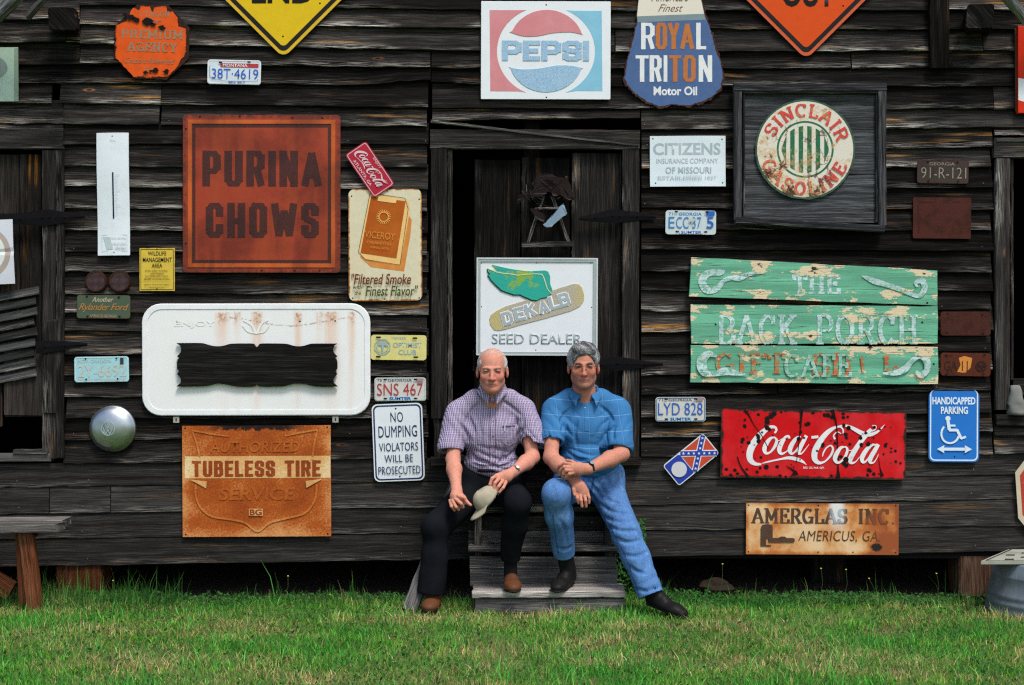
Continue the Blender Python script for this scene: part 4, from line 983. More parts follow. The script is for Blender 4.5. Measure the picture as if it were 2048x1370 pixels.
s = diamond('road_sign', 'orange diamond road sign with black border, cut by the top edge', 1612, -114, 233, (.66, .075, .010), (.60, .11, .045), 'OUT', (1564, -42, 1668, 14))
s.rivets([(1619, 96), (1686, 12)], NAIL, 2)

# ---- Pepsi
s = Sign('soda_sign', 'white rectangular sign with round red and blue soda emblem above the door', 'sign', 962, 3, 1221, 199, rot=.2, th=.006, disp=wavy(2, 2, 0, 1, .0015))
wp = s.m((.74, .77, .80), mottle=.05, rust=.05); s.panel(wp, 2, bevel=.002)
pk = s.m((.62, .23, .25), mottle=.08, fade=.35, fade_col=(.70, .36, .37)); bl = s.m((.22, .50, .66), mottle=.08, fade=.3, fade_col=(.4, .62, .72))
def speck(name, a, b):
    t = NT(name); v = t.vor(t.uv(), 420, 1); n = t.noise(t.uv(), 14, 3, .5)
    c = t.mix(t.ss(v, .25, .62), a, b); c = t.mix(t.ss(n, .4, .7, 0, .35), c, b); t.bump(v, .3, .002); return t.fin(c, .4)
sb = speck('stippled_blue', (.09, .25, .48), (.38, .55, .68))
def arcpts(cx, cy, rx, ry, a0, a1, n=24): return [(cx + rx * math.cos(math.radians(a0 + (a1 - a0) * i / n)), cy - ry * math.sin(math.radians(a0 + (a1 - a0) * i / n))) for i in range(n + 1)]
cx, cy, rx, ry = 1092, 103, 98, 90
s.face('red_side', [(979, 21)] + [(1030, 21)] + [p for p in arcpts(cx, cy, rx, ry, 114, 246) ] + [(1034, 183), (981, 183)], pk, .001, s.th)
s.face('blue_side', [(1151, 22)] + [(1203, 22), (1205, 182), (1152, 182)] + arcpts(cx, cy, rx, ry, -66, 66), bl, .001, s.th)
ix, iy = 82, 83
top = arcpts(1092, 103, 76, 84, 148, 28, 20)
wv1 = catmull([(1019, 65, 0), (1045, 73, 0), (1075, 73, 0), (1105, 67, 0), (1140, 65, 0), (1166, 70, 0)], 6)
s.face('red_wave', [(1019, 65)] + [p for p in arcpts(1093, 88, 74, 68, 158, 16, 22)] + [(p[0], p[1]) for p in wv1[::-1]][:-1], pk, .0025, s.th, bevel=.0012)
wv2 = catmull([(1017, 135, 0), (1045, 139, 0), (1080, 137, 0), (1115, 131, 0), (1145, 132, 0), (1166, 137, 0)], 6)
s.face('blue_wave', [(p[0], p[1]) for p in wv2] + arcpts(1092, 118, 74, 67, -18, -164, 22), sb, .0025, s.th, bevel=.0012)
block_on(s, 'PEPSI', 1004, 82, 1178, 122, sb, .30, .22, .06, lift=.002); s.layer = 0
s.rivets([(1092, 10), (1093, 195)], NAIL, 1.6)

# ---- motor oil sign
s = Sign('motor_oil_sign', 'blue and cream rust-edged motor oil sign at the top, right of the soda sign', 'sign', 1246, -30, 1450, 218, th=.003, rot=0, disp=wavy(2, 2, 1, 1, .002))
out = [(1282, -30), (1392, -30), (1404, 0), (1412, 30), (1424, 62), (1432, 92), (1444, 125), (1449, 158), (1443, 180), (1428, 195), (1408, 206), (1380, 214), (1345, 212), (1318, 217), (1292, 206), (1268, 190), (1252, 172), (1246, 158), (1251, 130), (1260, 95), (1268, 60), (1273, 42), (1275, 10)]
rr = np.random.RandomState(8); oo = [(p.x + rr.uniform(-2.2, 2.2), p.y + rr.uniform(-2.2, 2.2)) for p in resample(out, 4)]
s.face('backing', oo, rusty('rust_rim', (.045, .018, .012), .3, .3, rust=.6, scale=60, rust_col=(.14, .05, .025)), .0025)
inn = [(1347 + (p.x - 1347) * .968 + rr.uniform(-1.5, 1), 95 + (p.y - 95) * .972 + rr.uniform(-1.5, 1)) for p in resample(out, 4)]
blu = s.m((.075, .135, .29), rust=.16, edge=.012, scale=26, mottle=.14, rust_col=(.20, .10, .06)); s.face('panel', inn, blu, .001, .0025)
crm = s.m((.72, .66, .56), rust=.25, scale=14, rust_col=(.46, .16, .05), rust_dark=(.30, .09, .03), mottle=.05)
s.face('cream_top', [(1282, -28), (1391, -28), (1402, 1), (1408, 28), (1274, 33), (1276, 10), (1279, -10)], crm, .0006, .0036)
s.face('grey_band', [(1274, 33), (1408, 28), (1411, 40), (1275, 45)], s.m((.20, .27, .30)), .0005, .0036)
wt = s.m((.74, .75, .74), rust=.12, scale=20, rust_col=(.50, .20, .08)); og = s.m((.50, .17, .05), rust=.2, scale=50, rust_col=(.62, .30, .14), rust_dark=(.70, .52, .40), mottle=.2)
for ch, x0, x1, mt in (('R', 1282, 1309, wt), ('O', 1311, 1334, og), ('Y', 1335, 1359, og), ('A', 1360, 1388, og), ('L', 1392, 1412, wt)):
    block_on(s, ch, x0, 46, x1, 99, mt, .17, .12, 0, name='letter', lift=.001); s.layer = 0
for ch, x0, x1, mt in (('T', 1271, 1297, wt), ('R', 1299, 1323, wt), ('I', 1327, 1334, wt), ('T', 1338, 1362, og), ('O', 1366, 1391, og), ('N', 1397, 1424, wt)):
    block_on(s, ch, x0, 111, x1, 164, mt, .17 if ch != 'I' else .14, .12, 0, name='letter', lift=.001); s.layer = 0
s.T('Motor Oil', 1307, 173, 1394, 191, wt, .03); dk = s.m((.16, .10, .07)); s.T('Finest', 1316, 9, 1366, 24, dk, 0, .5); s.T("America's", 1302, -14, 1378, 3, dk, 0, .5)

# ---- right-edge red and white sign
s = Sign('wall_sign', 'red and white deep-edged sign cut off by the upper right edge of the photo', 'sign', 2032, 54, 2130, 228, th=.03, y=-.036)
s.panel(s.m((.62, .035, .012), mottle=.05), bevel=.003); s.face('white_stripe', [(2032.5, 158), (2060, 163), (2130, 180), (2130, 225), (2060, 210), (2032.5, 202)], s.m(WHITE), .0005, s.th)
s.face('side_lip', [(2029, 58), (2033, 56), (2033, 226), (2030, 222)], s.m((.10, .06, .045), rust=.4), .006, 0)

# ---- framed round gasoline sign
fr = Sign('framed_board', 'large grey board panel in a heavy moulded frame behind the round gasoline sign', 'frame', 1466, 168, 1771, 462, y=-.04, th=.012)
ye = -.055
for (y0, y1) in ((182, 259), (260, 349), (350, 446)):
    a = P(1487, (y0 + y1) / 2, ye) - fr.e.location; b = P(1754, (y0 + y1) / 2, ye) - fr.e.location
    beam(a, b, (y1 - y0) / 342, .016, (0, 0, 1), 'board', M_BLUEG, fr.e, jit=.0004, ch=.0015)
def fb(p, q, w, t, side, yy, nm='frame_rail', mat=None, **kw):
    return beam(P(*p, yy) - fr.e.location, P(*q, yy) - fr.e.location, w, t, side, nm, mat or M_FR2, fr.e, jit=.0007, ch=.005, **kw)
M_FR2 = wood('grey_moulding', dark=(.009, .009, .0095), mid=(.026, .026, .028), light=(.085, .086, .09), silver_amt=.6, orange=.05, fine=60, silver=(.36, .38, .40))
fb((1467, 176), (1771, 176), .045, .05, (0, 0, 1), -.072); fb((1475, 184), (1475, 441), .045, .05, (1, 0, 0), -.0715); fb((1763, 184), (1763, 452), .045, .05, (1, 0, 0), -.0715)
fb((1470, 441), (1768, 458), .040, .05, (0, 0, 1), -.073)
fb((1484, 186), (1755, 186), .012, .05, (0, 0, 1), -.064); fb((1487, 190), (1487, 436), .012, .04, (1, 0, 0), -.064); fb((1752, 190), (1752, 445), .012, .04, (1, 0, 0), -.064)
s = Sign('gasoline_sign', 'round cream enamel gasoline sign with green stripes, red lettering and rust scars', 'sign', 1510, 199, 1710, 399, y=-.068, th=.004)
cx, cy = 1610, 299
s.face('rim', [(cx + (100 + rr.uniform(-.8, .8)) * math.cos(a), cy + (100 + rr.uniform(-.8, .8)) * math.sin(a)) for a in np.linspace(0, 6.24, 90)], s.m((.045, .10, .065), rust=.5, scale=30, rust_col=(.07, .03, .02)), .004)
def scar(name, base, k=1.0):
    t = NT(name); uv = t.uv(); s_ = t.sep(uv); v = t.vm('ADD', uv, (3.1, 1.2, 0))
    n1 = t.noise(v, 11, 8, .66, .4); n2 = t.noise(v, 55, 5, .65); n0 = t.noise(v, 4.5, 4, .6)
    # more rust low on the left, and cracks running down
    bias = t.ss(t.ma('ADD', t.ma('MULTIPLY', s_[0], .55), s_[1]), -.30, .02, .09, 0)
    cr = t.vor(t.vm('ADD', t.vm('MULTIPLY', v, (16, 8, 1)), t.comb(t.ma('MULTIPLY', n2, .8), n1)), 1, 1, 'DISTANCE_TO_EDGE')
    ck = t.ma('MULTIPLY', t.ss(cr, .012, .045, 1, 0), t.ss(n0, .50, .60))
    val = t.ma('ADD', t.ma('ADD', t.ma('MULTIPLY', n1, .7), t.ma('MULTIPLY', n2, .3)), bias)
    rm = t.ma('MAXIMUM', t.ss(val, .61, .645), t.ma('MULTIPLY', ck, .85))
    c = t.mix(t.ss(val, .52, .60, 0, .6), base, (.55, .33, .12)); c = t.mix(rm, c, t.mix(t.ss(n2, .4, .6), (.035, .016, .012), (.12, .045, .02)))
    t.bump(t.ma('MULTIPLY', rm, -1.0), .3, .003); return t.fin(c, .35)
s.face('enamel_disc', circ(cx, cy, 96, n=80), scar('cream_enamel', (.66, .62, .52)), .0008, .004)
gr = scar('green_enamel', (.010, .13, .055)); rdm = scar('red_enamel', (.60, .050, .035)); cm = scar('cream_enamel_inner', (.66, .62, .52))
s.ring(circ(cx, cy, 57, n=60), circ(cx, cy, 53, n=60), gr, 'green_ring')
for k in (-2.5, -1.5, -.5, .5, 1.5, 2.5):
    x = cx + k * 17.0; 
    h0 = math.sqrt(max(0, 47 ** 2 - (k * 17.0 - 4.4) ** 2)) ; h1 = math.sqrt(max(0, 47 ** 2 - (k * 17.0 + 4.4) ** 2))
    s.face('green_stripe', [(x - 4.4, cy - h0), (x + 4.4, cy - h1), (x + 4.4, cy + h1), (x - 4.4, cy + h0)], gr, 0, s.nextd() if k == -2.5 else s.th + .0009 * s.layer)
def on_arc(txt, a0, a1, r0, r1, flip):
    def xf(x, y):   # x 0..100 along, y 0..1 (1 = baseline) -> px
        f = x / 100
        a = math.radians(a0 + (a1 - a0) * f); r = (r1 - (r1 - r0) * y) if not flip else (r0 + (r1 - r0) * y)
        return cx + r * math.cos(a), cy - r * math.sin(a)
    return xf
def slab_arc(s, txt, a0, a1, r0, r1, mat, flip=False, wpx=5.2):
    W_, ps = slab(txt, 1, 1, serif=.12, gap=.14); xf = on_arc(txt, a0, a1, r0, r1, flip); out = []
    for (ax, ay, _), (bx, by, _) in ps:
        vert = abs(by - ay) > abs(bx - ax) * .6
        n = 4; q = []
        for i in range(n + 1):
            f = i / n; x, y = ax + (bx - ax) * f, ay + (by - ay) * f; X, Y = xf(x / W_ * 100, 1 - y); q.append((X, Y, wpx if vert else wpx * .6))
        out.append(q)
    s.stroke(out, mat, smooth=False)
slab_arc(s, 'SINCLAIR', 158, 14, 66, 90, rdm); slab_arc(s, 'GASOLINE', 196, 338, 66, 90, rdm, True)

# ---- thermometer panel
s = Sign('thermometer_sign', 'tall narrow white thermometer sign with thin dark slot, left of the big rust-red sign', 'sign', 195, 266, 259, 511, rot=-.6, th=.006, disp=lambda u, v: .006 * (1 - u * u) + .004 * math.sin(v * 3), cell=10)
s.panel(s.m((.70, .76, .80), mottle=.06, rust=.0, dirt=.1), 1)
s.face('thermometer_slot', [(226.5, 345), (229, 345), (229, 437), (226.5, 437)], plain((.012, .02, .05), .4, name='slot_blue'), .004, s.th - .0005)
g = s.m((.52, .60, .62)); s.T('MIN', 222, 280, 233, 285, g, 0); s.face('pack_picture', [(206, 474), (220, 474), (226, 498), (214, 500)], s.m((.45, .53, .53)), 0, s.nextd())
s.stroke([[(204, 470), (254, 470), (254, 503), (204, 503), (204, 470)]], g, w=1, smooth=False, name='border'); s.T('More Satisfying', 222, 474, 252, 479, g, 0); s.T('MILD-FIVE', 226, 485, 252, 490, g, 0); s.T('x Klean Flavor', 230, 494, 252, 499, s.m((.25, .34, .40)), 0)
s.stroke([[(232, 350 + k * 6), (237 + (5 if k % 5 == 0 else 0), 350 + k * 6)] for k in range(14)], s.m((.62, .66, .68)), w=1, smooth=False, name='scale_marks'); s.rivets([(227, 273), (228, 505)], NAIL, 1.3)

# ---- left-edge white sign with ring
s = Sign('wall_sign', 'white folded sign with tan ring hanging on the left door, cut by the photo edge', 'sign', -95, 441, 28, 570, y=-.07, rot=-2.5, th=.003, disp=lambda u, v: .006 * math.cos(v * 1.5 + .3) - (.006 if abs(v) < .05 else 0), cell=8)
s.panel(s.m((.60, .62, .68), mottle=.08)); s.ring(circ(-30, 506, 52, 52), circ(-30, 506, 42, 43), s.m((.42, .34, .30))); s.face('inner_disc', circ(-30, 506, 41, 42), s.m((.70, .74, .70)), 0, s.nextd())

# ---- Purina Chows
s = Sign('feed_sign', 'large square rust-red feed sign with dark block lettering', 'sign', 366, 230, 681, 545, y=-.040, rot=.1, th=.005, disp=wavy(2, 2.5, 0, 0, .003))
def redmat(name, base, dirt=.3, speckle=.0):
    t = NT(name); uv = t.uv(); n1 = t.noise(t.vm('ADD', uv, (5.5, 2, 0)), 3.2, 5, .6); n2 = t.noise(uv, 22, 7, .7); nv_ = t.noise(t.vm('MULTIPLY', uv, (9, 1.2, 1)), 1, 3, .5)
    c = t.mix(t.ss(n1, .38, .64), tuple(q * .62 for q in base), tuple(min(1, q * 1.25) for q in base)); c = t.mix(t.ss(nv_, .45, .65, 0, .5), c, (base[0] * 1.3, base[1] * 1.6, base[2] * 1.2))
    c = t.mix(t.ss(n2, .58, .70, 0, dirt), c, (.03, .012, .010)); 
    if speckle: c = t.mix(t.ss(t.noise(uv, 160, 4, .6), .52, .60, 0, speckle), c, (.20, .055, .035))
    e = t.sep(uv); ed = t.ma('MAXIMUM', t.ma('ABSOLUTE', e[0]), t.ma('ABSOLUTE', e[1]))
    c = t.mix(t.ma('MULTIPLY', t.ss(ed, .425, .455), t.ss(n2, .38, .60), clamp=True), c, (.085, .020, .012)); t.bump(n2, .25, .003); return t.fin(c, .5, 0, .3)
M_PU = redmat('rust_red_enamel', (.26, .032, .010)); M_PD = redmat('dark_letter_rust', (.046, .010, .008), .3, .25); M_PE = redmat('orange_bevel', (.42, .075, .012), .25)
s.panel(M_PU, 7); x0, y0, x1, y1 = 366, 230, 681, 545
def sqr(i): return [(x0 + i, y0 + i), (x1 - i, y0 + i), (x1 - i, y1 - i), (x0 + i, y1 - i)]
s.ring(sqr(10), sqr(18), M_PE, 'raised_border', d=s.th, ext=.004); s.ring(sqr(19), sqr(25), M_PD, 'dark_border', d=s.th, ext=.0008)
block_on(s, 'PURINA', 405, 302, 644, 373, M_PD, .215, .15, .10); block_on(s, 'CHOWS', 412, 406, 638, 475, M_PD, .215, .15, .12); s.layer = 0
s.rivets([(372, 258), (400, 234), (480, 233), (585, 236), (645, 236), (524, 541), (372, 487), (640, 541), (590, 541)], NAIL, 2.2)

# ---- small crown-tag cola plate, tilted
s = Sign('license_plate', 'small tilted crimson soft drink license plate between the feed sign and the door', 'license plate', 688, 314, 792, 364, y=-.052, rot=56, th=.003, group='license plates nailed to the wall')
M_CR = s.m((.42, .022, .045), rust=.06); s.panel(M_CR, 6); wt = s.m((.70, .50, .52)); s.ring(rrect(690, 316, 790, 362, 5), rrect(691.3, 317.3, 788.7, 360.7, 4), wt)
SC_CROP = (1420, 800, 4.876)
COLA = [
 [(625, 322, 16), (642, 290, 20), (622, 262, 26), (575, 268, 34), (510, 315, 52), (450, 385, 62), (405, 460, 64), (385, 530, 60), (395, 590, 52), (440, 625, 34), (500, 628, 16)],
 [(505, 620, 5), (560, 605, 14), (630, 588, 16), (700, 572, 18), (770, 562, 30), (840, 572, 34), (895, 592, 26), (942, 628, 2)],
 [(628, 362, 12), (590, 372, 26), (550, 420, 40), (528, 480, 42), (545, 520, 26), (590, 505, 18), (632, 445, 28), (645, 390, 24), (620, 358, 12)],
 [(640, 385, 8), (665, 395, 7), (700, 375, 8)],
 [(768, 372, 22), (765, 348, 14), (735, 358, 26), (695, 415, 40), (672, 480, 42), (690, 522, 26), (735, 505, 12), (790, 455, 6)],
 [(880, 352, 12), (840, 365, 26), (800, 420, 40), (776, 485, 42), (795, 520, 24), (835, 490, 14), (885, 410, 12)],
 [(935, 340, 34), (905, 400, 38), (870, 470, 40), (862, 512, 30), (890, 515, 14), (930, 470, 8), (962, 425, 4)],
 [(985, 358, 26), (1050, 350, 26)],
 [(1212, 372, 20), (1200, 335, 12), (1235, 300, 10), (1280, 318, 8), (1292, 285, 14), (1265, 252, 14), (1215, 256, 24), (1160, 290, 40), (1100, 350, 50), (1050, 425, 56), (1018, 500, 56), (1020, 570, 50), (1060, 605, 32), (1120, 590, 16), (1175, 530, 20), (1195, 470, 20), (1175, 435, 14), (1135, 455, 12), (1105, 500, 14), (1092, 545, 6)],
 [(1215, 262, 6), (1270, 240, 16), (1340, 242, 24), (1410, 275, 36), (1480, 310, 42), (1550, 322, 36), (1615, 298, 24), (1660, 262, 14), (1698, 220, 2)],
 [(1575, 232, 10), (1608, 238, 14), (1600, 272, 14), (1560, 290, 12)],
 [(1310, 445, 12), (1270, 455, 28), (1232, 510, 40), (1216, 565, 40), (1240, 600, 24), (1285, 580, 18), (1325, 520, 26), (1335, 465, 22), (1310, 440, 12)],
 [(1330, 470, 8), (1370, 480, 7), (1440, 440, 9), (1510, 360, 12), (1570, 270, 16)],
 [(1560, 262, 14), (1510, 320, 30), (1455, 400, 40), (1400, 490, 46), (1365, 565, 44), (1375, 600, 28), (1415, 590, 12), (1455, 540, 6)],
 [(1612, 418, 12), (1570, 425, 26), (1520, 475, 40), (1480, 545, 44), (1490, 592, 26), (1530, 570, 14), (1590, 470, 12)],
 [(1635, 415, 34), (1605, 470, 40), (1565, 545, 42), (1560, 590, 30), (1590, 595, 14), (1620, 555, 8), (1640, 510, 4)],
]
def cola(s, mat, x0, y0, x1, y1, bold=1.0, **kw):
    ax, bx, ay, by = 355, 1700, 218, 645; out = []
    k = (y1 - y0) / (by - ay)
    for p in COLA: out.append([(x0 + (a - ax) / (bx - ax) * (x1 - x0), y0 + (b - ay) / (by - ay) * (y1 - y0), max(w * k * bold, .3)) for a, b, w in p])
    return s.stroke(out, mat, name='script_lettering', **kw)
cola(s, wt, 695, 324, 784, 349, 1.25); s.T('ENJOY', 725, 318, 750, 323, wt, .01); s.T('ATLANTA, GA', 707, 352, 768, 359, wt, .01)

# ---- cigarette sign
s = Sign('cigarette_sign', 'cream rounded sign with an orange cigarette pack beside the door', 'sign', 697, 378, 844, 602, y=-.040, rot=-.3, th=.003, disp=wavy(1.5, 2, 0, .5, .002))
cr = s.m((.66, .60, .42), rust=.22, edge=.016, scale=26, rust_col=(.40, .16, .04), rust_dark=(.16, .06, .02), mottle=.1, streak=.1, streak_col=(.6, .42, .2)); s.panel(cr, 13)
og = s.m((.62, .22, .045), rust=.10, scale=30, fade=.3, fade_col=(.75, .38, .12)); dg = s.m((.40, .085, .010), scale=18, fade=.4, fade_col=(.52, .16, .02)); lt = s.m((.80, .52, .20)); ln = s.m((.05, .04, .03)); pale = s.m((.74, .62, .42))
s.face('pack_shadow', [(796, 400), (824, 440), (821, 470), (808, 543), (742, 534), (720, 514)], og, 0, s.nextd()); s.face('pack_side', [(741, 386), (816, 400), (821, 418), (800, 530), (730, 518), (718, 505)], lt, 0, s.nextd())
s.face('pack_front', [(743, 393), (812, 403), (793, 517), (721, 506)], dg, 0, s.nextd())
s.stroke([[(741, 386), (811, 397), (817, 418), (800, 530), (731, 519), (717, 504), (741, 386)]], ln, w=1, smooth=False, name='outline'); s.face('pack_tab', [(757, 392), (795, 398), (792, 407), (756, 402)], lt, 0, s.nextd())
s.stroke([[(768 + 10 * math.cos(a), 434 + 10 * math.sin(a), 1.6), (768 + 15 * math.cos(a), 434 + 15 * math.sin(a), .7)] for a in np.linspace(0, 6.0, 22)], s.m((.85, .45, .12)), smooth=False, name='sun_emblem'); s.ring(circ(768, 434, 10, n=20), circ(768, 434, 8.5, n=20), s.m((.8, .4, .1)))
s.T('VICEROY', 730, 464, 791, 478, s.m((.66, .24, .04)), .0, rot=-6); s.T('CIGARETTES', 734, 484, 783, 489, s.m((.66, .26, .05)), 0, rot=-6); s.T('KING-SIZE', 742, 494, 778, 498, s.m((.62, .24, .05)), 0, rot=-6)
gn = s.m((.045, .085, .02), rust=.1); br = s.m((.14, .035, .015), rust=.15)
s.T('"Filtered Smoke', 703, 547, 822, 569, br, .012, .2); s.T('with', 706, 570, 724, 578, gn, .01, .2); s.T('the', 709, 582, 722, 590, gn, .01, .2); s.T('Finest Flavor"', 731, 571, 836, 592, gn, .012, .2)
s.rivets([(775, 382), (704, 392), (839, 399), (705, 596), (768, 598), (838, 596)], NAIL, 1.6)

# ---- citizens insurance
s = Sign('insurance_sign', 'pale bluish metal insurance company sign right of the door', 'sign', 1300, 272, 1451, 373, rot=-.2, th=.002, disp=lambda u, v: .004 * math.sin(u * 2.5 + 1) + .003 * v * v)
s.panel(s.m((.66, .76, .80), mottle=.06, rust=.06, rough=.3, metal=.15, fade=.5, fade_col=(.82, .84, .86))); g = s.m((.36, .44, .49), fade=.4, fade_col=(.55, .62, .66)); g2 = s.m((.45, .52, .56), fade=.5, fade_col=(.65, .70, .74))
s.T('CITIZENS', 1306, 286, 1441, 310, g, .025); s.T('INSURANCE COMPANY', 1313, 317, 1436, 327, g, .0, ); s.T('OF MISSOURI', 1331, 334, 1422, 347, g, .004); slab_on(s, 'ESTABLISHED', 1315, 352, 1404, 359, g2, .12, .10); s.T('1837', 1410, 352, 1432, 359, g2, 0)
s.rivets([(1306, 277), (1444, 279), (1311, 366), (1445, 366)], NAIL, 1.5)

# ---- wildlife sign
s = Sign('wildlife_sign', 'small yellow wildlife management notice below and left of the rust-red sign', 'sign', 279, 496, 350, 582, th=.002)
s.panel(s.m((.64, .46, .06), rust=.16, edge=.004, scale=30, rust_col=(.25, .10, .03)), 1); k = s.m((.022, .018, .014)); s.ring([(281.5, 498.5), (347.5, 498.5), (347.5, 579.5), (281.5, 579.5)], [(282.5, 499.5), (346.5, 499.5), (346.5, 578.5), (282.5, 578.5)], k)
for tx, a, b, c_, d, bo in (('WILDLIFE', 296, 503, 333, 511, .006), ('MANAGEMENT', 286, 515, 344, 524, .006), ('AREA', 304, 527, 325, 535, .006), ('DOGS, GUNS, HUNTING,', 291, 540, 336, 543.5, .0), ('AND FISHING', 301, 545.5, 328, 549, .0), ('ALLOWED ONLY WITH', 291, 551, 337, 554.5, .0), ('PROPER AUTHORIZATION', 289, 557, 340, 560.5, .0), ('GEORGIA GAME & FISH DIVISION', 289, 568, 339, 571, .0), ('STATE OF GEORGIA', 300, 574.5, 330, 577, .0)): s.T(tx, a, b, c_, d, k, bo)
s.rivets([(314, 498.5), (314, 578)], NAIL, 1.5)

# ---- reflectors
for i, (cx, w_) in enumerate(((193, 'left one'), (240, 'right one'))):
    s = Sign('reflector', 'round dark red glass reflector in a rusty ring, %s of the pair' % w_, 'reflector', cx - 21, 563 - 21, cx + 21, 563 + 21, th=.01, group='pair of round reflectors')
    s.face('housing', circ(cx, 563, 22, n=28), s.m((.030, .012, .009), rust=.5, rust_col=(.055, .022, .013)), .010, bevel=.003)
    s.ring(circ(cx, 563, 20, n=28), circ(cx, 563, 17.5, n=28), s.m((.045, .02, .014), rust=.4), 'rim', ext=.004)
    t = NT('red_reflector_glass'); v = t.vor(t.uv(), 150, 0); t.bump(v, .9, .004); s.face('lens', circ(cx, 563, 17.5, n=28), t.fin(t.mix(t.ss(v, .2, .6), (.045, .004, .006), (.010, .002, .003)), .2, 0, .5), .002, .011)

# ---- hubcap
s = Sign('hubcap', 'dented chrome domed hubcap hanging on the boards at lower left', 'hubcap', 179, 811, 273, 903, y=-.04, th=.0)
prof = [(0, .060), (.2, .0592), (.4, .056), (.6, .049), (.75, .040), (.86, .028), (.92, .018), (.95, .014), (1.0, .008), (1.0, .0)]
vs, fs = [], []; nn = 64; RR = 47 * s.k
for r, z in prof:
    for k in range(nn):
        a = k * 2 * math.pi / nn; dn_ = 1 - .10 * math.exp(-((math.cos(a) * r + .62) ** 2 + (math.sin(a) * r - .25) ** 2) * 9) - .05 * math.exp(-((math.cos(a) * r - .8) ** 2 + (math.sin(a) * r + .1) ** 2) * 14)
        vs.append((r * RR * math.cos(a), -z * dn_, r * RR * math.sin(a)))
for i in range(len(prof) - 1):
    for k in range(nn): fs.append((i * nn + k, i * nn + (k + 1) % nn, (i + 1) * nn + (k + 1) % nn, (i + 1) * nn + k))
me = mesh_of(vs, fs, [(v[0], v[2]) for v in vs]); bm = bmesh.new(); bm.from_mesh(me); bmesh.ops.recalc_face_normals(bm, faces=bm.faces[:]); bm.to_mesh(me); bm.free()
M_CH = rusty('worn_chrome', (.50, .54, .55), .3, .3, rust=.05, scale=20, rough=.34, metal=1.0, mottle=.15, rust_col=(.2, .15, .1), dirt=.15); mobj('cap', me, M_CH, s.e, True)
M_EM = plain((.60, .72, .80), .3, .8, name='embossed_steel')
def V(px, py, dz=0): return (px, py)
s.th = .0600
s.ring(circ(222.5, 856, 14, n=28), circ(222.5, 856, 12.2, n=28), M_EM, 'emblem_ring', d=.0575, ext=.003)
s.layer = 0; s.stroke([[(217, 846, 1.9), (222.5, 855, 1.9)], [(228, 846, 1.9), (222.5, 855, 1.9)], [(212, 851, 1.9), (218.5, 866.5, 1.9)], [(218.5, 866.5, 1.9), (222.5, 858, 1.9)], [(222.5, 858, 1.9), (226.5, 866.5, 1.9)], [(226.5, 866.5, 1.9), (233, 851, 1.9)]], M_EM, 'emblem', smooth=False, lift=.001)

# ---- big white sign with black scalloped board
s = Sign('button_sign', 'large white rounded enamel sign with rust streaks and faint ghost lettering', 'sign', 285, 607, 741, 831, y=-.040, rot=-.1, th=.010,
         disp=lambda u, v: .006 * math.cos(u * 1.5) + .003 * math.sin(u * 4) * v, cell=22)
def stk(name, base):
    t = NT(name); uv = t.uv(); s_ = t.sep(uv); nw = t.noise(t.vm('MULTIPLY', uv, (5, 2.2, 1)), 1, 4, .6); n2 = t.noise(uv, 10, 5, .6); n3 = t.noise(t.vm('MULTIPLY', uv, (75, 2.0, 1)), 1, 3, .5); nf = t.noise(uv, 45, 5, .65); x = t.ma('ADD', s_[0], t.ma('ADD', t.ma('MULTIPLY', t.ma('SUBTRACT', nw, .5), .045), t.ma('MULTIPLY', t.ma('SUBTRACT', n3, .5), .03))); c = t.mix(t.ss(n2, .45, .8, 0, .25), base, (.70, .66, .60)); m = None; tp = None
    for (px, w, st, ln) in ((447, 17, .9, -.05), (476, 10, .55, .05), (515, 13, 1.0, -.40), (597, 9, .9, -.40), (640, 9, .5, 0), (662, 18, .9, -.40), (704, 8, 1.0, -.30)):
        q = (px - s.cx) * s.k; w *= s.k; d_ = t.ma('ABSOLUTE', t.ma('SUBTRACT', x, q)); g = t.ma('MULTIPLY', t.ss(d_, 0, w * 1.35, st, 0), t.ss(s_[1], ln, .30, .22, 1)); g = t.ma('MULTIPLY', g, t.ss(s_[1], .285, .265)); m = g if m is None else t.ma('MAXIMUM', m, g)
        e = t.ma('MULTIPLY', t.ss(d_, 0, w * 1.1, st, 0), t.ma('MULTIPLY', t.ss(s_[1], .18, .25), t.ss(s_[1], .285, .27))); tp = e if tp is None else t.ma('MAXIMUM', tp, e)
    m = t.ma('MULTIPLY', m, t.ss(n3, .25, .65, .55, 1)); c = t.mix(t.ma('MULTIPLY', m, .75, clamp=True), c, (.72, .42, .25)); c = t.mix(t.ma('MULTIPLY', t.ma('MULTIPLY', tp, t.ss(nf, .40, .62)), .95, clamp=True), c, (.42, .17, .06))
    dip = t.ma('ABSOLUTE', t.ma('ADD', t.ma('SUBTRACT', s_[1], .245), t.ma('MULTIPLY', t.ss(t.ma('ABSOLUTE', t.ma('SUBTRACT', s_[0], .20)), .38, 0), .05))); cz = t.ma('MULTIPLY', t.ma('MULTIPLY', t.ss(dip, .008, .001), t.ss(nf, .42, .60)), t.ma('MULTIPLY', t.ss(s_[0], -.22, -.15), t.ss(s_[0], .58, .50))); c = t.mix(t.ma('MULTIPLY', cz, .8), c, (.36, .16, .07))
    t.bump(n2, .1, .004); return t.fin(c, .3, 0, .4)
M_WS = stk('white_enamel', (.78, .79, .78)); s.panel(M_WS, 38, bevel=.003)
s.ring(rrect(287, 609, 739, 829, 36, 8), rrect(296, 618, 730, 820, 30, 8), s.m((.80, .81, .82), rust=.02), 'rolled_rim', ext=.003)
gh = s.m((.80, .80, .76)); s.T('ENJOY', 350, 642, 432, 656, gh, .02); s.stroke([[(488, 640, 4), (505, 650, 5), (514, 666, 5), (524, 648, 4), (538, 640, 3)], [(486, 650, 3), (500, 664, 3), (528, 664, 3), (540, 650, 3)]], gh, 'ghost_emblem')
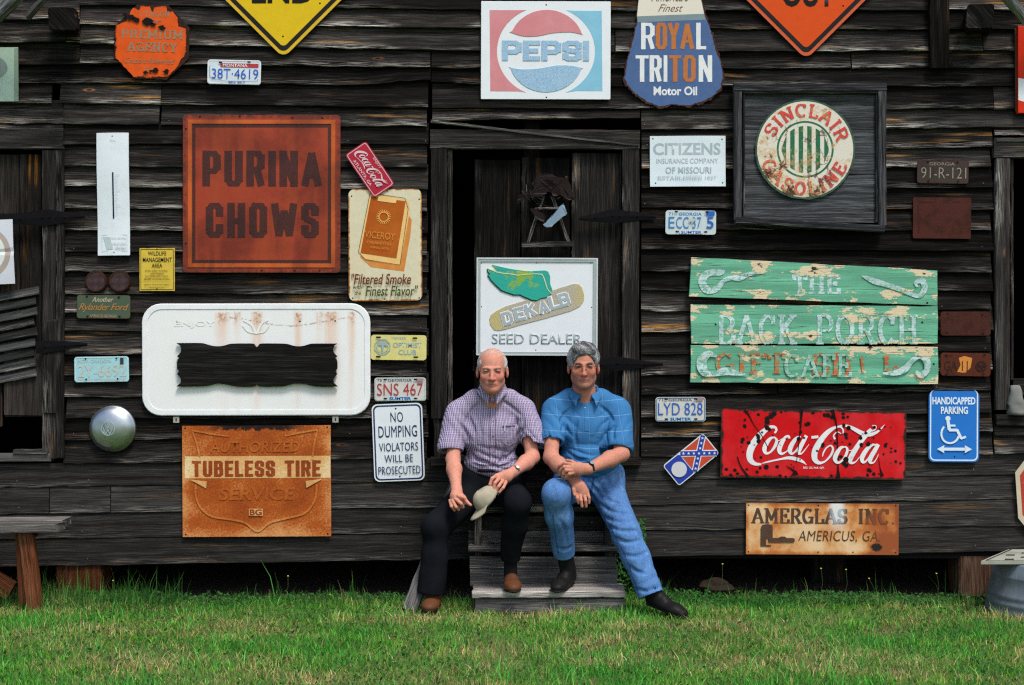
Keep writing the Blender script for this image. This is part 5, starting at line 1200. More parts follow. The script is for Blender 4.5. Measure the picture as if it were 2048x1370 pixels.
s.rivets([(354, 613), (421, 613), (514, 615), (606, 616), (671, 614), (355, 643), (601, 643), (671, 642), (290, 659), (735, 655), (289, 781), (734, 778), (353, 825), (420, 824), (513, 824), (606, 823), (671, 824)], NAIL, 1.7)
for x in (353, 671): s.face('mounting_tab', [(x - 6, 833), (x + 6, 833), (x + 6, 845), (x - 6, 845)], s.m((.35, .34, .30), rust=.3), .003, .002); s.face('tab_slot', [(x - 1.3, 836), (x + 1.3, 836), (x + 1.3, 842), (x - 1.3, 842)], NAIL, 0, .0056)
s = Sign('scalloped_board', 'charred black wooden board with scalloped edges fixed on the large white sign', 'board', 354, 686, 677, 774, y=-.062, th=.020)
tp = catmull([(354, 686, 0), (400, 686, 0), (412, 688, 0), (428, 692, 0), (445, 692, 0), (460, 688, 0), (472, 687, 0), (505, 687, 0), (510, 690, 0), (514.5, 694, 0), (519, 690, 0), (524, 687, 0), (560, 687, 0), (575, 688, 0), (590, 692, 0), (606, 692, 0), (620, 688, 0), (632, 687, 0), (675, 687, 0)], 4)
rt = [(675, 688), (669, 691), (666.5, 697), (667, 704), (672, 710), (675, 712), (671, 716), (674, 720), (675, 724), (675, 737), (671, 742), (675, 748), (670, 753), (667, 759), (668, 766), (673, 770), (676, 773)]
bt = catmull([(676, 773, 0), (635, 773, 0), (610, 768, 0), (590, 767, 0), (570, 772, 0), (555, 773, 0), (522, 773, 0), (514, 768, 0), (507, 773, 0), (475, 773, 0), (455, 769, 0), (435, 767, 0), (412, 772, 0), (354, 773, 0)], 4)
lf = [(1031 - x - .6, y) for x, y in rt[1:-1]][::-1]
s.face('board', [(p[0], p[1]) for p in tp] + rt[1:-1] + [(p[0], p[1]) for p in bt] + lf, M_BLACKB, .018)

# ---- rust-orange tire sign
s = Sign('tire_sign', 'rust-orange sheet sign with a cream band of lettering at lower left', 'sign', 365, 851, 662, 1073, y=-.040, rot=-.3, th=.003, disp=wavy(1, 1, 0, 0, .001))
def rustsheet(name, a, b, c3, th=(.38, .72)):
    t = NT(name); uv = t.uv(); s_ = t.sep(uv); n1 = t.noise(t.vm('ADD', uv, (1, 4, 0)), 5, 6, .62); n2 = t.noise(uv, 90, 5, .7); n3 = t.noise(uv, 26, 5, .65)
    e = t.ma('MINIMUM', t.ma('SUBTRACT', .435, t.ma('ABSOLUTE', s_[0])), t.ma('ADD', s_[1], .325)); em = t.ss(e, 0, .10, .11, 0)
    f = t.ma('ADD', t.ma('ADD', t.ma('MULTIPLY', n1, .5), t.ma('MULTIPLY', n2, .5)), em)
    c = t.ramp(f, [(th[0], a), (.53, b), (th[1] + .03, c3)]); c = t.mix(t.ss(n3, .60, .72, 0, .5), c, (.16, .045, .012))
    tp_ = t.ma('ADD', s_[1], t.ma('MULTIPLY', n3, .09)); hole = t.ma('MULTIPLY', t.ss(tp_, .338, .352), t.ss(t.ma('ABSOLUTE', t.ma('ADD', s_[0], .0)), .36, .16))
    c = t.mix(hole, c, (.018, .009, .007)); t.bump(n2, .3, .003); return t.fin(c, .75, 0, .2)
M_TR = rustsheet('orange_rust', (.24, .042, .006), (.40, .085, .009), (.72, .36, .13)); M_TB = rustsheet('cream_band_rust', (.50, .22, .06), (.66, .38, .14), (.74, .58, .32), (.30, .60)); M_TL = rustsheet('letter_rust', (.17, .028, .006), (.28, .050, .009), (.48, .14, .03)); M_TG = rustsheet('pale_rust_line', (.34, .08, .012), (.52, .16, .03), (.72, .40, .16))
s.panel(M_TR, 1); s.face('band', [(370, 912), (661, 912), (661, 956), (370, 956)], M_TB, 0, s.nextd())
block_on(s, 'TUBELESS TIRE', 384, 921, 642, 953, M_TL, .24, .17, .10); M_TF = rustsheet('faint_rust_letter', (.28, .055, .008), (.44, .11, .014), (.72, .38, .14)); s.T('SERVICE', 438, 974, 590, 1000, M_TF, .03, .12); s.T('AUTHORIZED', 420, 882, 600, 904, M_TF, .015, .15)
s.stroke([[(386, 862, 3), (394, 885, 3.5), (400, 912, 3.5)], [(386, 860, 3), (430, 868, 3), (460, 872, 2)], [(636, 860, 3), (630, 885, 3.5), (626, 912, 3.5)], [(636, 860, 3), (600, 866, 3), (570, 872, 2)],
          [(392, 968, 4), (392, 990, 4), (402, 1015, 4), (425, 1032, 4), (460, 1038, 4), (490, 1045, 4), (515, 1062, 4), (540, 1045, 4), (575, 1036, 4), (610, 1026, 4), (630, 1000, 4), (634, 968, 4)]], M_TG, 'shield_outline')
s.face('ribbon_tail', [(380, 958), (414, 962), (413, 976), (388, 962)], M_TB, 0, s.nextd()); s.face('ribbon_tail', [(646, 958), (612, 962), (613, 976), (638, 962)], M_TB, 0, s.nextd())
s.face('logo_patch', [(498, 1017), (526, 1017), (526, 1031), (498, 1031)], M_TB, 0, s.nextd()); s.T('BG', 500, 1018, 524, 1030, M_TL, .03)
s.rivets([(371, 856), (655, 855), (371, 1068), (655, 1068)], NAIL, 1.8)

# ---- no dumping
s = Sign('no_dumping_sign', 'white no dumping sign with navy border, tilted, left of the older man', 'sign', 746, 807, 847, 962, y=-.042, rot=-2.2, th=.003)
nv2 = s.m((.018, .035, .10)); s.panel(s.m((.70, .75, .78), mottle=.05), 11); s.ring(rrect(748.5, 809.5, 844.5, 959.5, 10), rrect(751.5, 812.5, 841.5, 956.5, 8), nv2, ext=.0)
s.T('NO', 783, 824, 808, 844, nv2, .0, spacing=1.1); s.T('DUMPING', 758, 851, 835, 874, nv2, .0, spacing=1.05); s.T('VIOLATORS', 758, 885, 836, 902, nv2, .0, spacing=1.05); s.T('WILL BE', 768, 909, 825, 924, nv2, .0, spacing=1.05); s.T('PROSECUTED', 755, 932, 839, 948, nv2, .0, spacing=1.05)
s.rivets([(794, 817), (797, 953)], NAIL, 1.8)

# ---- seed dealer sign on the door
s = Sign('seed_sign', 'white embossed seed dealer sign with a green winged ear of corn, leaning on the door', 'sign', 954, 517, 1194, 710, y=-.045, rot=.3, th=.010, disp=lambda u, v: .004 * math.sin(u * 2 + 1) + .003 * v, cell=16)
wm = s.m((.72, .75, .78), mottle=.04, rough=.35); s.panel(wm, 1)
tr = s.m((.42, .48, .48), metal=.4, rust=.1, rough=.35)
s.ring([(954, 517), (1194, 517), (1194, 710), (954, 710)], [(961, 524), (1186, 524), (1186, 704), (961, 704)], tr, 'metal_frame', d=.010, ext=.006)
s.ring([(953, 516), (1195, 516), (1195, 711), (953, 711)], [(956, 519), (1192, 519), (1192, 708), (956, 708)], s.m((.62, .66, .66), metal=.3), 'metal_frame', d=.012, ext=.007)
def Z8(x, y): return (900 + x / 6.228, 500 + y / 6.228)
corn = [Z8(*p) for p in ((490, 860), (510, 810), (580, 760), (700, 700), (900, 640), (1100, 570), (1280, 500), (1400, 460), (1540, 418), (1600, 425), (1640, 460), (1670, 560), (1665, 630), (1620, 700), (1500, 760), (1200, 850), (900, 930), (700, 990), (600, 1010), (550, 1000), (500, 930))]
def cornm():
    t = NT('corn_kernels'); v = t.vor(t.uv(), 230, .35); n = t.noise(t.uv(), 6, 3, .5); c = t.mix(t.ss(v, .2, .6), (.48, .43, .33), (.40, .36, .27)); s2 = t.sep(t.uv()); e = t.ss(t.ma('ABSOLUTE', t.ma('SUBTRACT', s2[0], .02)), .17, .26)
    c = t.mix(t.ma('MULTIPLY', e, t.ss(v, .3, .5), clamp=True), c, (.50, .40, .10)); t.bump(v, .5, .003); return t.fin(c, .5)
s.face('corn_ear', corn, cornm(), .004, s.th - .0005, bevel=.002)
def wingm(name, a, b, line):
    t = NT(name); uv = t.uv(); s2 = t.sep(uv); n = t.noise(t.vm('ADD', uv, (4, 2, 0)), 9, 4, .6); w = t.noise(t.comb(t.ma('MULTIPLY', s2[0], 6), t.ma('MULTIPLY', t.ma('ADD', s2[1], t.ma('MULTIPLY', s2[0], .25)), 170)), 1, 2, .5)
    c = t.mix(t.ss(n, .52, .60), a, b); c = t.mix(t.ss(w, .60, .70, 0, .55), c, line); t.bump(w, .4, .002); return t.fin(c, .45)
w_back = [Z8(*p) for p in ((520, 185), (600, 205), (740, 235), (860, 255), (1000, 265), (1180, 255), (1220, 270), (1245, 330), (1245, 420), (1275, 500), (1255, 540), (1150, 500), (1000, 420), (760, 330), (600, 270), (555, 225))]
w_front = [Z8(*p) for p in ((465, 232), (520, 250), (680, 290), (850, 320), (1000, 305), (1110, 300), (1150, 320), (1180, 400), (1210, 490), (1265, 548), (1200, 590), (1140, 600), (1080, 630), (1020, 625), (940, 590), (870, 558), (800, 560), (740, 540), (640, 505), (560, 430), (505, 370), (470, 310), (500, 315), (470, 270))]
s.face('wing_back', w_back, wingm('wing_teal', (.03, .34, .27), (.30, .42, .06), (.02, .16, .13)), .005, s.th, bevel=.0015)
s.face('wing_shadow', [(x - 1.3, y + 1.6) for x, y in w_front], plain((.02, .05, .045), .5, name='dark_outline'), .0052, s.th)
s.face('wing_front', w_front, wingm('wing_green', (.02, .36, .28), (.22, .38, .05), (.04, .22, .14)), .008, s.th, bevel=.0015)
s.stroke([[Z8(480, 240) + (1.4,), Z8(600, 285) + (1.6,), Z8(730, 300) + (1.6,), Z8(850, 318) + (1.6,), Z8(950, 305) + (1.4,), Z8(1110, 302) + (1.6,), Z8(1155, 325) + (1.8,), Z8(1190, 420) + (1.8,), Z8(1215, 490) + (1.6,), Z8(1262, 545) + (1.4,)]], s.m((.66, .72, .45)), 'wing_highlight', lift=.009)
s.layer = 0
silver = s.m((.40, .47, .50), metal=.2, rough=.3); hl = s.m((.85, .86, .87))
for ch, x, y in (('D', 715, 850), ('E', 870, 795), ('K', 1005, 750), ('A', 1165, 710), ('L', 1300, 650), ('B', 1420, 615)):
    X, Y = Z8(x, y); hw_ = 10.5; s.layer = 0
    block_on(s, ch, X - hw_ - 1.4, Y - 14.5, X + hw_ + 1.4, Y + 14.5, hl, .34, .30, 0, rot=15, lift=.005, name='letter_edge'); block_on(s, ch, X - hw_, Y - 13, X + hw_, Y + 13, silver, .22, .18, 0, rot=15, lift=.0062, name='letter'); 
s.layer = 0; s.T('SEED DEALER', 984, 667, 1164, 688, s.m((.42, .48, .50), metal=.1), .008, ext=.0025)
s.rivets([(962, 527), (1072, 526), (1181, 526), (963, 614), (1183, 614), (1072, 700)], NAIL, 1.2)

# ---- old pinwheel decoration on the door
q0 = P(1095, 430, -.01)
pw = empty('door_ornament', q0, 'rusty broken tin windmill blades on a little wooden A-frame, above the seed sign', 'ornament')
def pb(p, q, w, t, yy, nm, mat): return beam(P(*p, yy) - q0, P(*q, yy) - q0, w, t, (1, 0, 0) if abs(p[0] - q[0]) < abs(p[1] - q[1]) else (0, 0, 1), nm, mat, pw, jit=.0008, ch=.002)
pb((1055, 487), (1088, 392), .018, .012, -.005, 'leg', M_SLAT); pb((1138, 487), (1104, 392), .020, .012, -.006, 'leg', M_SLAT); pb((1044, 490), (1147, 488), .030, .014, -.018, 'cross_bar', M_SLAT); pb((1070, 418), (1128, 416), .012, .01, -.018, 'cross_bar', M_SLAT)
def pf(pts, yy, th, mat, nm):
    pts = [(p.x + R.uniform(-1.3, 1.3), p.y + R.uniform(-1.3, 1.3)) for p in resample(pts, 5)]
    bm = bmesh.new(); vs = [bm.verts.new(P(x, y, yy) - q0) for x, y in pts]; f = bm.faces.new(vs)
    r = bmesh.ops.extrude_face_region(bm, geom=[f]); nv_ = [g for g in r['geom'] if isinstance(g, bmesh.types.BMVert)]
    for i, v in enumerate(nv_): v.co.y -= th + .004 * math.sin(i * 2.1)
    bmesh.ops.recalc_face_normals(bm, faces=bm.faces[:]); uvl = bm.loops.layers.uv.new('UVMap')
    for f in bm.faces:
        for lo in f.loops: lo[uvl].uv = (lo.vert.co.x, lo.vert.co.z)
    me = bpy.data.meshes.new(nm); bm.to_mesh(me); bm.free(); return mobj(nm, me, mat, pw)
M_TIN = rusty('rusty_tin', (.014, .009, .008), .3, .3, rust=.45, rust_col=(.050, .018, .011), rust_dark=(.012, .008, .007), scale=50)
pf([(1033, 408), (1038, 392), (1050, 384), (1072, 378), (1086, 372), (1096, 380), (1090, 394), (1070, 394), (1050, 396), (1040, 406)], -.030, .003, M_TIN, 'tin_blade')
pf([(1100, 380), (1118, 368), (1134, 350), (1140, 366), (1147, 386), (1148, 400), (1132, 400), (1122, 390), (1106, 392)], -.032, .003, M_TIN, 'tin_blade')
pf([(1060, 372), (1075, 350), (1100, 345), (1125, 356), (1120, 372), (1100, 384), (1080, 384)], -.026, .003, M_TIN, 'tin_blade')
pf([(1060, 418), (1076, 416), (1092, 434), (1088, 446), (1070, 436)], -.042, .003, M_TIN, 'tin_blade')
pf([(1092, 444), (1126, 406), (1134, 426), (1103, 453), (1094, 455), (1085, 449)], -.046, .003, rusty('flaked_blue_tin', (.20, .28, .36), .3, .3, rust=.38, scale=60, rust_col=(.05, .04, .04)), 'blue_blade')

for k in range(26):
    a_ = R.uniform(0, 6.28); r_ = R.uniform(20, 34); p_ = (1092 + r_ * 1.25 * math.cos(a_), 384 + r_ * .9 * math.sin(a_)); q_ = (1092 + (r_ + R.uniform(-6, 8)) * 1.25 * math.cos(a_ + R.uniform(.5, 1.0)), 384 + (r_ + R.uniform(-6, 8)) * .9 * math.sin(a_ + R.uniform(.5, 1.0)))
    beam(P(*p_, -.034 + R.uniform(-.01, .01)) - q0, P(*q_, -.034 + R.uniform(-.01, .01)) - q0, .004, .004, (0, 1, .2), 'twig', M_DOOR, pw, step=.03, jit=.0006, ch=.001)
# ---- green boards
gs = empty('back_porch_sign', P(1626, 650, -.05), 'green three board shop sign with flaking cream and white lettering', 'sign')
def paint(name, base, cream=1.0, boards=1.0, wear=0):
    t = NT(name); uv = t.uv(); s_ = t.sep(uv); g = t.noise(t.comb(t.ma('MULTIPLY', s_[0], 4), t.ma('MULTIPLY', s_[1], 120)), 1, 5, .65); b = t.noise(t.vm('ADD', t.vm('MULTIPLY', uv, (5, 11, 1)), (7.2, 3, 0)), 1, 6, .65)
    mid = t.ss(t.ma('ABSOLUTE', t.ma('SUBTRACT', t.ma('FRACT', t.ma('MULTIPLY', t.ma('ADD', s_[1], .0), 4.2)), .5)), .25, .5, .05, -.10)
    v = t.ma('ADD', b, mid); g2 = t.noise(t.comb(t.ma('MULTIPLY', s_[0], 1.5), t.ma('MULTIPLY', s_[1], 14)), 1, 3, .5)
    c = t.mix(t.ss(g2, .35, .65), tuple(q * .8 for q in base), tuple(min(1, q * 1.2) for q in base)); c = t.mix(t.ss(g, .55, .75, 0, .25), c, (.5, .62, .52))
    cm_ = t.ma('MULTIPLY', t.ss(v, .575, .595), cream); c = t.mix(cm_, c, t.mix(g2, (.66, .52, .32), (.74, .62, .42)))
    hole = t.ss(v, .69, .71); c = t.mix(hole, c, (.03, .022, .018))
    if wear: c = t.mix(t.ma('MULTIPLY', t.ss(t.noise(uv, 34, 6, .72), .49, .55), wear), c, (.125, .39, .25))
    wz = t.ma('MULTIPLY', t.ss(g, .37, .43, 1, 0), t.ss(g2, .42, .55)); c = t.mix(t.ma('MULTIPLY', wz, boards), c, (.045, .05, .045))
    t.bump(t.ma('ADD', g, cm_), .5, .004); return t.fin(c, .7, 0, .25)
M_GN = paint('flaking_green_paint', (.125, .39, .25), .95); M_GW = paint('flaking_white_paint', (.48, .62, .62), .95, 1, .85); M_GO = paint('orange_letter_paint', (.50, .13, .03), .8, 1, .9); M_GF = paint('ghost_white_paint', (.34, .54, .48), .95, 1, 1.0)
class Dummy: pass
GB = Sign.__new__(Sign); GB.cx, GB.cy = 1626, 650; GB.y = -.05; GB.k = (D0 - .05) / FPX; GB.hw, GB.hh = 249, 140; GB.HW, GB.HH = 249 * GB.k, 140 * GB.k; GB.th = .022; GB.disp = None; GB.layer = 0; GB.e = gs; GB.seed = 3; GB.cell = 20
def board_out(c, n=14):
    (a, b, cc, d) = c; o = []
    for (p, q) in ((a, b), (b, cc), (cc, d), (d, a)):
        for i in range(n if abs(p[0] - q[0]) > 50 else 3):
            f = i / (n if abs(p[0] - q[0]) > 50 else 3); o.append((p[0] + (q[0] - p[0]) * f + R.uniform(-.6, .6), p[1] + (q[1] - p[1]) * f + R.uniform(-.7, .7)))
    return o
for c in (((1382, 515), (1872, 541), (1872, 611), (1377, 593)), ((1380, 609), (1873, 613), (1873, 687), (1382, 687)), ((1381, 690), (1873, 694), (1874, 768), (1380, 764))):
    GB.face('board', board_out(c), M_GN, .022)
GB.layer = 0
slab_on(GB, 'THE', 1584, 551, 1677, 586, M_GW, .20, .12)
slab_on(GB, 'BACK', 1434, 632, 1590, 686, M_GW, .17, .09); slab_on(GB, 'PORCH', 1630, 632, 1832, 686, M_GW, .17, .09)
for _p in ([[(1448, 541, 3), (1440, 545, 12), (1415, 547, 14), (1403, 562, 16), (1412, 580, 15), (1432, 578, 12), (1446, 562, 9), (1462, 556, 10), (1478, 556, 12), (1500, 548, 8), (1530, 545, 3)],
           [(1722, 552, 4), (1745, 562, 12), (1770, 570, 10), (1795, 578, 10), (1818, 588, 8), (1836, 592, 9), (1846, 578, 12), (1842, 562, 12), (1828, 566, 7), (1832, 574, 4)]]): GB.stroke([_p], M_GW, 'scroll')
slab_on(GB, 'GIFT', 1430, 708, 1570, 745, M_GO, .16, .10); slab_on(GB, 'SH', 1622, 708, 1702, 748, M_GO, .16, .10); GB.stroke([[(1720, 712, 5), (1724, 744, 5)]], M_GO, smooth=False); slab_on(GB, 'L', 1764, 712, 1790, 740, M_GO, .18, .12)
slab_on(GB, 'CAFE', 1566, 710, 1700, 752, M_GF, .15, .09, lift=-.0012)
for _p in ([[(1432, 712, 4), (1415, 708, 14), (1402, 722, 20), (1406, 742, 18), (1424, 748, 10), (1450, 742, 16), (1470, 746, 10), (1492, 749, 3)],
           [(1762, 746, 3), (1785, 746, 10), (1806, 738, 14), (1820, 722, 10), (1836, 712, 10), (1850, 722, 14), (1850, 740, 12), (1838, 750, 12), (1828, 742, 5)]]): GB.stroke([_p], M_GW, 'scroll')
for c in (((1400, 686.5), (1800, 686.5)),):
    pass
GB.rivets([(1430, 649), (1842, 645), (1852, 606), (1865, 728), (1394, 727)], NAIL, 2.2)

# ---- red cola sign
s = Sign('cola_sign', 'long red sign with white script lettering and black rust chips at lower right', 'sign', 1441, 820, 1812, 957, y=-.045, rot=.9, th=.004, disp=lambda u, v: .010 * (1 - u ** 4) + .002 * math.sin(u * 30), cell=9)
kw = dict(rust=.24, edge=.030, scale=20, rust_col=(.045, .022, .018), rust_dark=(.022, .014, .012), chips=1.0, chip_scale=27, rough=.28)
M_CO = s.m((.58, .008, .012), mottle=.10, fade=.35, fade_col=(.62, .06, .07), **kw); s.panel(M_CO, 1)
M_CW = s.m((.74, .76, .76), mottle=.04, **kw); cola(s, M_CW, 1492.5, 846, 1768, 933, 1.04, lift=.0008); s.T('REG. U.S. PAT. OFF.', 1606, 933, 1648, 937, M_CW, .02)
ck = plain((.015, .010, .009), .8, name='rust_crack')
s.stroke([[(1487, 822, 6), (1496, 832, 3), (1506, 850, 1.6), (1522, 872, 1.2), (1536, 898, 1.4)], [(1601, 820, 7), (1600, 840, 4), (1598, 870, 2), (1592, 925, 1.2)], [(1662, 818, 7), (1670, 845, 3), (1673, 880, 2.5), (1675, 930, 2.5), (1676, 954, 9)], [(1590, 950, 16), (1588, 942, 5), (1572, 932, 1)], [(1756, 912, 1), (1760, 935, 2), (1764, 950, 8)], [(1474, 915, 2), (1482, 935, 2.5), (1496, 954, 5)]], ck, 'rust_crack', lift=.001)

# ---- handicapped parking
s = Sign('parking_sign', 'blue parking sign with a white wheelchair symbol and double arrow', 'sign', 1857, 782, 1958, 924, y=-.042, rot=.3, th=.003)
s.panel(s.m((.022, .17, .56), mottle=.06), 11); w_ = s.m((.66, .76, .86), mottle=.04)
s.ring(rrect(1859.5, 780, 1955.5, 921.5, 10), rrect(1862, 780, 1953, 919, 8), w_, ext=.0)
s.T('HANDICAPPED', 1864, 794, 1950, 809, w_, .035); s.T('PARKING', 1881, 813, 1935, 828, w_, .035)
s.face('symbol', circ(1895, 837, 5.2, n=16), w_, 0, s.nextd()); s.stroke([[(1895, 842, 6.5), (1898, 860, 6.5)], [(1897, 851, 4), (1910, 851, 4)], [(1897, 860, 5.5), (1914, 860, 5.5)], [(1913, 859, 5.5), (1922, 877, 5.5)], [(1921, 877, 4.5), (1931, 873, 4.5)]], w_, 'symbol', smooth=False)
s.stroke([[(1887 + 0, 853, 4), (1883, 861, 4), (1882, 870, 4), (1886, 880, 4), (1895, 885.5, 4), (1905, 885, 4), (1913, 879, 4), (1916, 872, 4)]], w_, 'symbol')
s.stroke([[(1884, 898, 6), (1931, 898, 6)]], w_, 'arrow', smooth=False); s.face('arrow_head', [(1873, 898), (1888, 890), (1886, 898), (1888, 906)], w_, 0, s.nextd()); s.face('arrow_head', [(1943, 898), (1928, 890), (1930, 898), (1928, 906)], w_, 0, s.nextd())
s.rivets([(1909, 913)], NAIL, 1.8)

# ---- Amerglas
s = Sign('glass_shop_sign', 'orange-brown stained metal company sign at the lower right with dark lettering', 'sign', 1492, 1007, 1797, 1109, y=-.040, rot=.3, th=.003)
def amb(name, base=None, fadeR=1.0):
    t = NT(name); uv = t.uv(); s_ = t.sep(uv); n1 = t.noise(t.vm('ADD', uv, (9, 1, 0)), 5, 6, .62, .3); n2 = t.noise(uv, 40, 6, .7)
    rx = t.ss(s_[0], .15, .40, 0, .22); ed = t.ss(t.ma('MINIMUM', t.ma('SUBTRACT', .447, t.ma('ABSOLUTE', s_[0])), t.ma('SUBTRACT', .15, t.ma('ABSOLUTE', s_[1]))), 0, .03, .14, 0)
    f = t.ma('ADD', t.ma('ADD', n1, rx), ed); c = t.ramp(f, [(.40, (.72, .50, .28)), (.52, (.64, .34, .13)), (.62, (.50, .17, .04)), (.76, (.30, .075, .02))])
    if base: c = t.mix(t.ss(f, .55, .80, .95, .35), c, base)
    wx = t.ma('ABSOLUTE', t.ma('SUBTRACT', s_[0], t.ma('ADD', .06, t.ma('MULTIPLY', n1, .05)))); c = t.mix(t.ma('MULTIPLY', t.ss(wx, .02, .06, 1, 0), t.ss(s_[1], -.03, .08), clamp=True), c, (.72, .70, .66) if not base else (.40, .45, .50))
    bx = t.vm('SUBTRACT', uv, (.315, -.105, 0)); bd = t.n.new('ShaderNodeVectorMath'); bd.operation = 'LENGTH'; t.put(bd.inputs[0], t.vm('MULTIPLY', bx, (1, 1.5, 0))); h = t.ss(t.ma('ADD', bd.outputs['Value'], t.ma('MULTIPLY', n2, .05)), .052, .066, 1, 0)
    c = t.mix(h, c, (.015, .010, .009)); t.bump(n2, .2, .002); return t.fin(c, .6, 0, .3)
s.panel(amb('stained_orange_metal'), 0); dk = amb('faded_dark_lettering', (.045, .022, .018))
slab_on(s, 'AMERGLAS', 1504, 1018, 1694, 1046, dk, .19, .09); slab_on(s, 'INC.', 1716, 1018, 1790, 1046, dk, .19, .09); s.T('AMERICUS, GA.', 1596, 1061, 1760, 1085, dk, -.004, .18, 1.05)
s.face('jar_picture', [(1521, 1056)] + [(1524, 1050), (1534, 1048), (1544, 1050), (1545, 1056), (1545, 1077), (1540, 1078), (1532, 1078), (1532, 1090), (1542, 1090), (1542, 1093), (1521, 1093)], dk, 0, s.nextd()); s.face('tube_picture', rrect(1536, 1076, 1589, 1085, 3), dk, 0, s.nextd()); s.face('tube_cap', [(1556, 1076), (1561, 1073), (1569, 1073), (1573, 1076)], dk, 0, s.nextd())
s.rivets([(1497, 1011), (1636, 1011), (1791, 1010), (1497, 1104), (1636, 1104), (1791, 1104), (1706, 1104)], NAIL, 1.6)

# ---- stop sign fragment
s = Sign('stop_sign', 'faded red and cream octagon sign cut off by the right edge of the photo', 'road sign', 2028, 902, 2170, 1070, th=.004, y=-.040)
oc = [(2030, 945), (2060, 905), (2140, 903), (2172, 950), (2172, 1020), (2140, 1068), (2063, 1070), (2036, 1036)]
s.face('panel', oc, s.m((.55, .48, .34), rust=.1), .004); s.face('red_field', [(2101 + (x - 2101) * .87, 985 + (y - 985) * .87) for x, y in oc], s.m((.42, .05, .035), rust=.38, scale=60, rust_col=(.55, .32, .22), rust_dark=(.5, .25, .18)), .0006, .004)

# ---- small things by the right opening
q = P(2030, 818, -.02)
t = NT('grey_cloth'); n = t.noise(t.obj(), 20, 4, .6); MC = t.fin(t.mix(n, (.12, .12, .11), (.24, .24, .22)), .9)
vs, fs = [], []
prof = [(0, 0), (.055, .002), (.06, .02), (.045, .05), (.05, .07), (.042, .10), (.034, .14), (.028, .17), (.022, .175), (0, .175)]
for r, z in prof:
    for k in range(20):
        a = k * math.pi / 10; rr_ = r * (1 + .12 * math.sin(a * 3 + z * 60)); vs.append((rr_ * math.cos(a) + .02 * z * 3 * -1, rr_ * math.sin(a) * .7, z))
for i in range(len(prof) - 1):
    for k in range(20): fs.append((i * 20 + k, i * 20 + (k + 1) % 20, (i + 1) * 20 + (k + 1) % 20, (i + 1) * 20 + k))
o = mobj('cloth_bundle', mesh_of(vs, fs), MC, smooth=True); o.location = (q.x, -.05, P(0, 830, -.03).z + .0); tag(o, 'grey tied cloth bundle standing on the sill of the right opening', 'cloth')
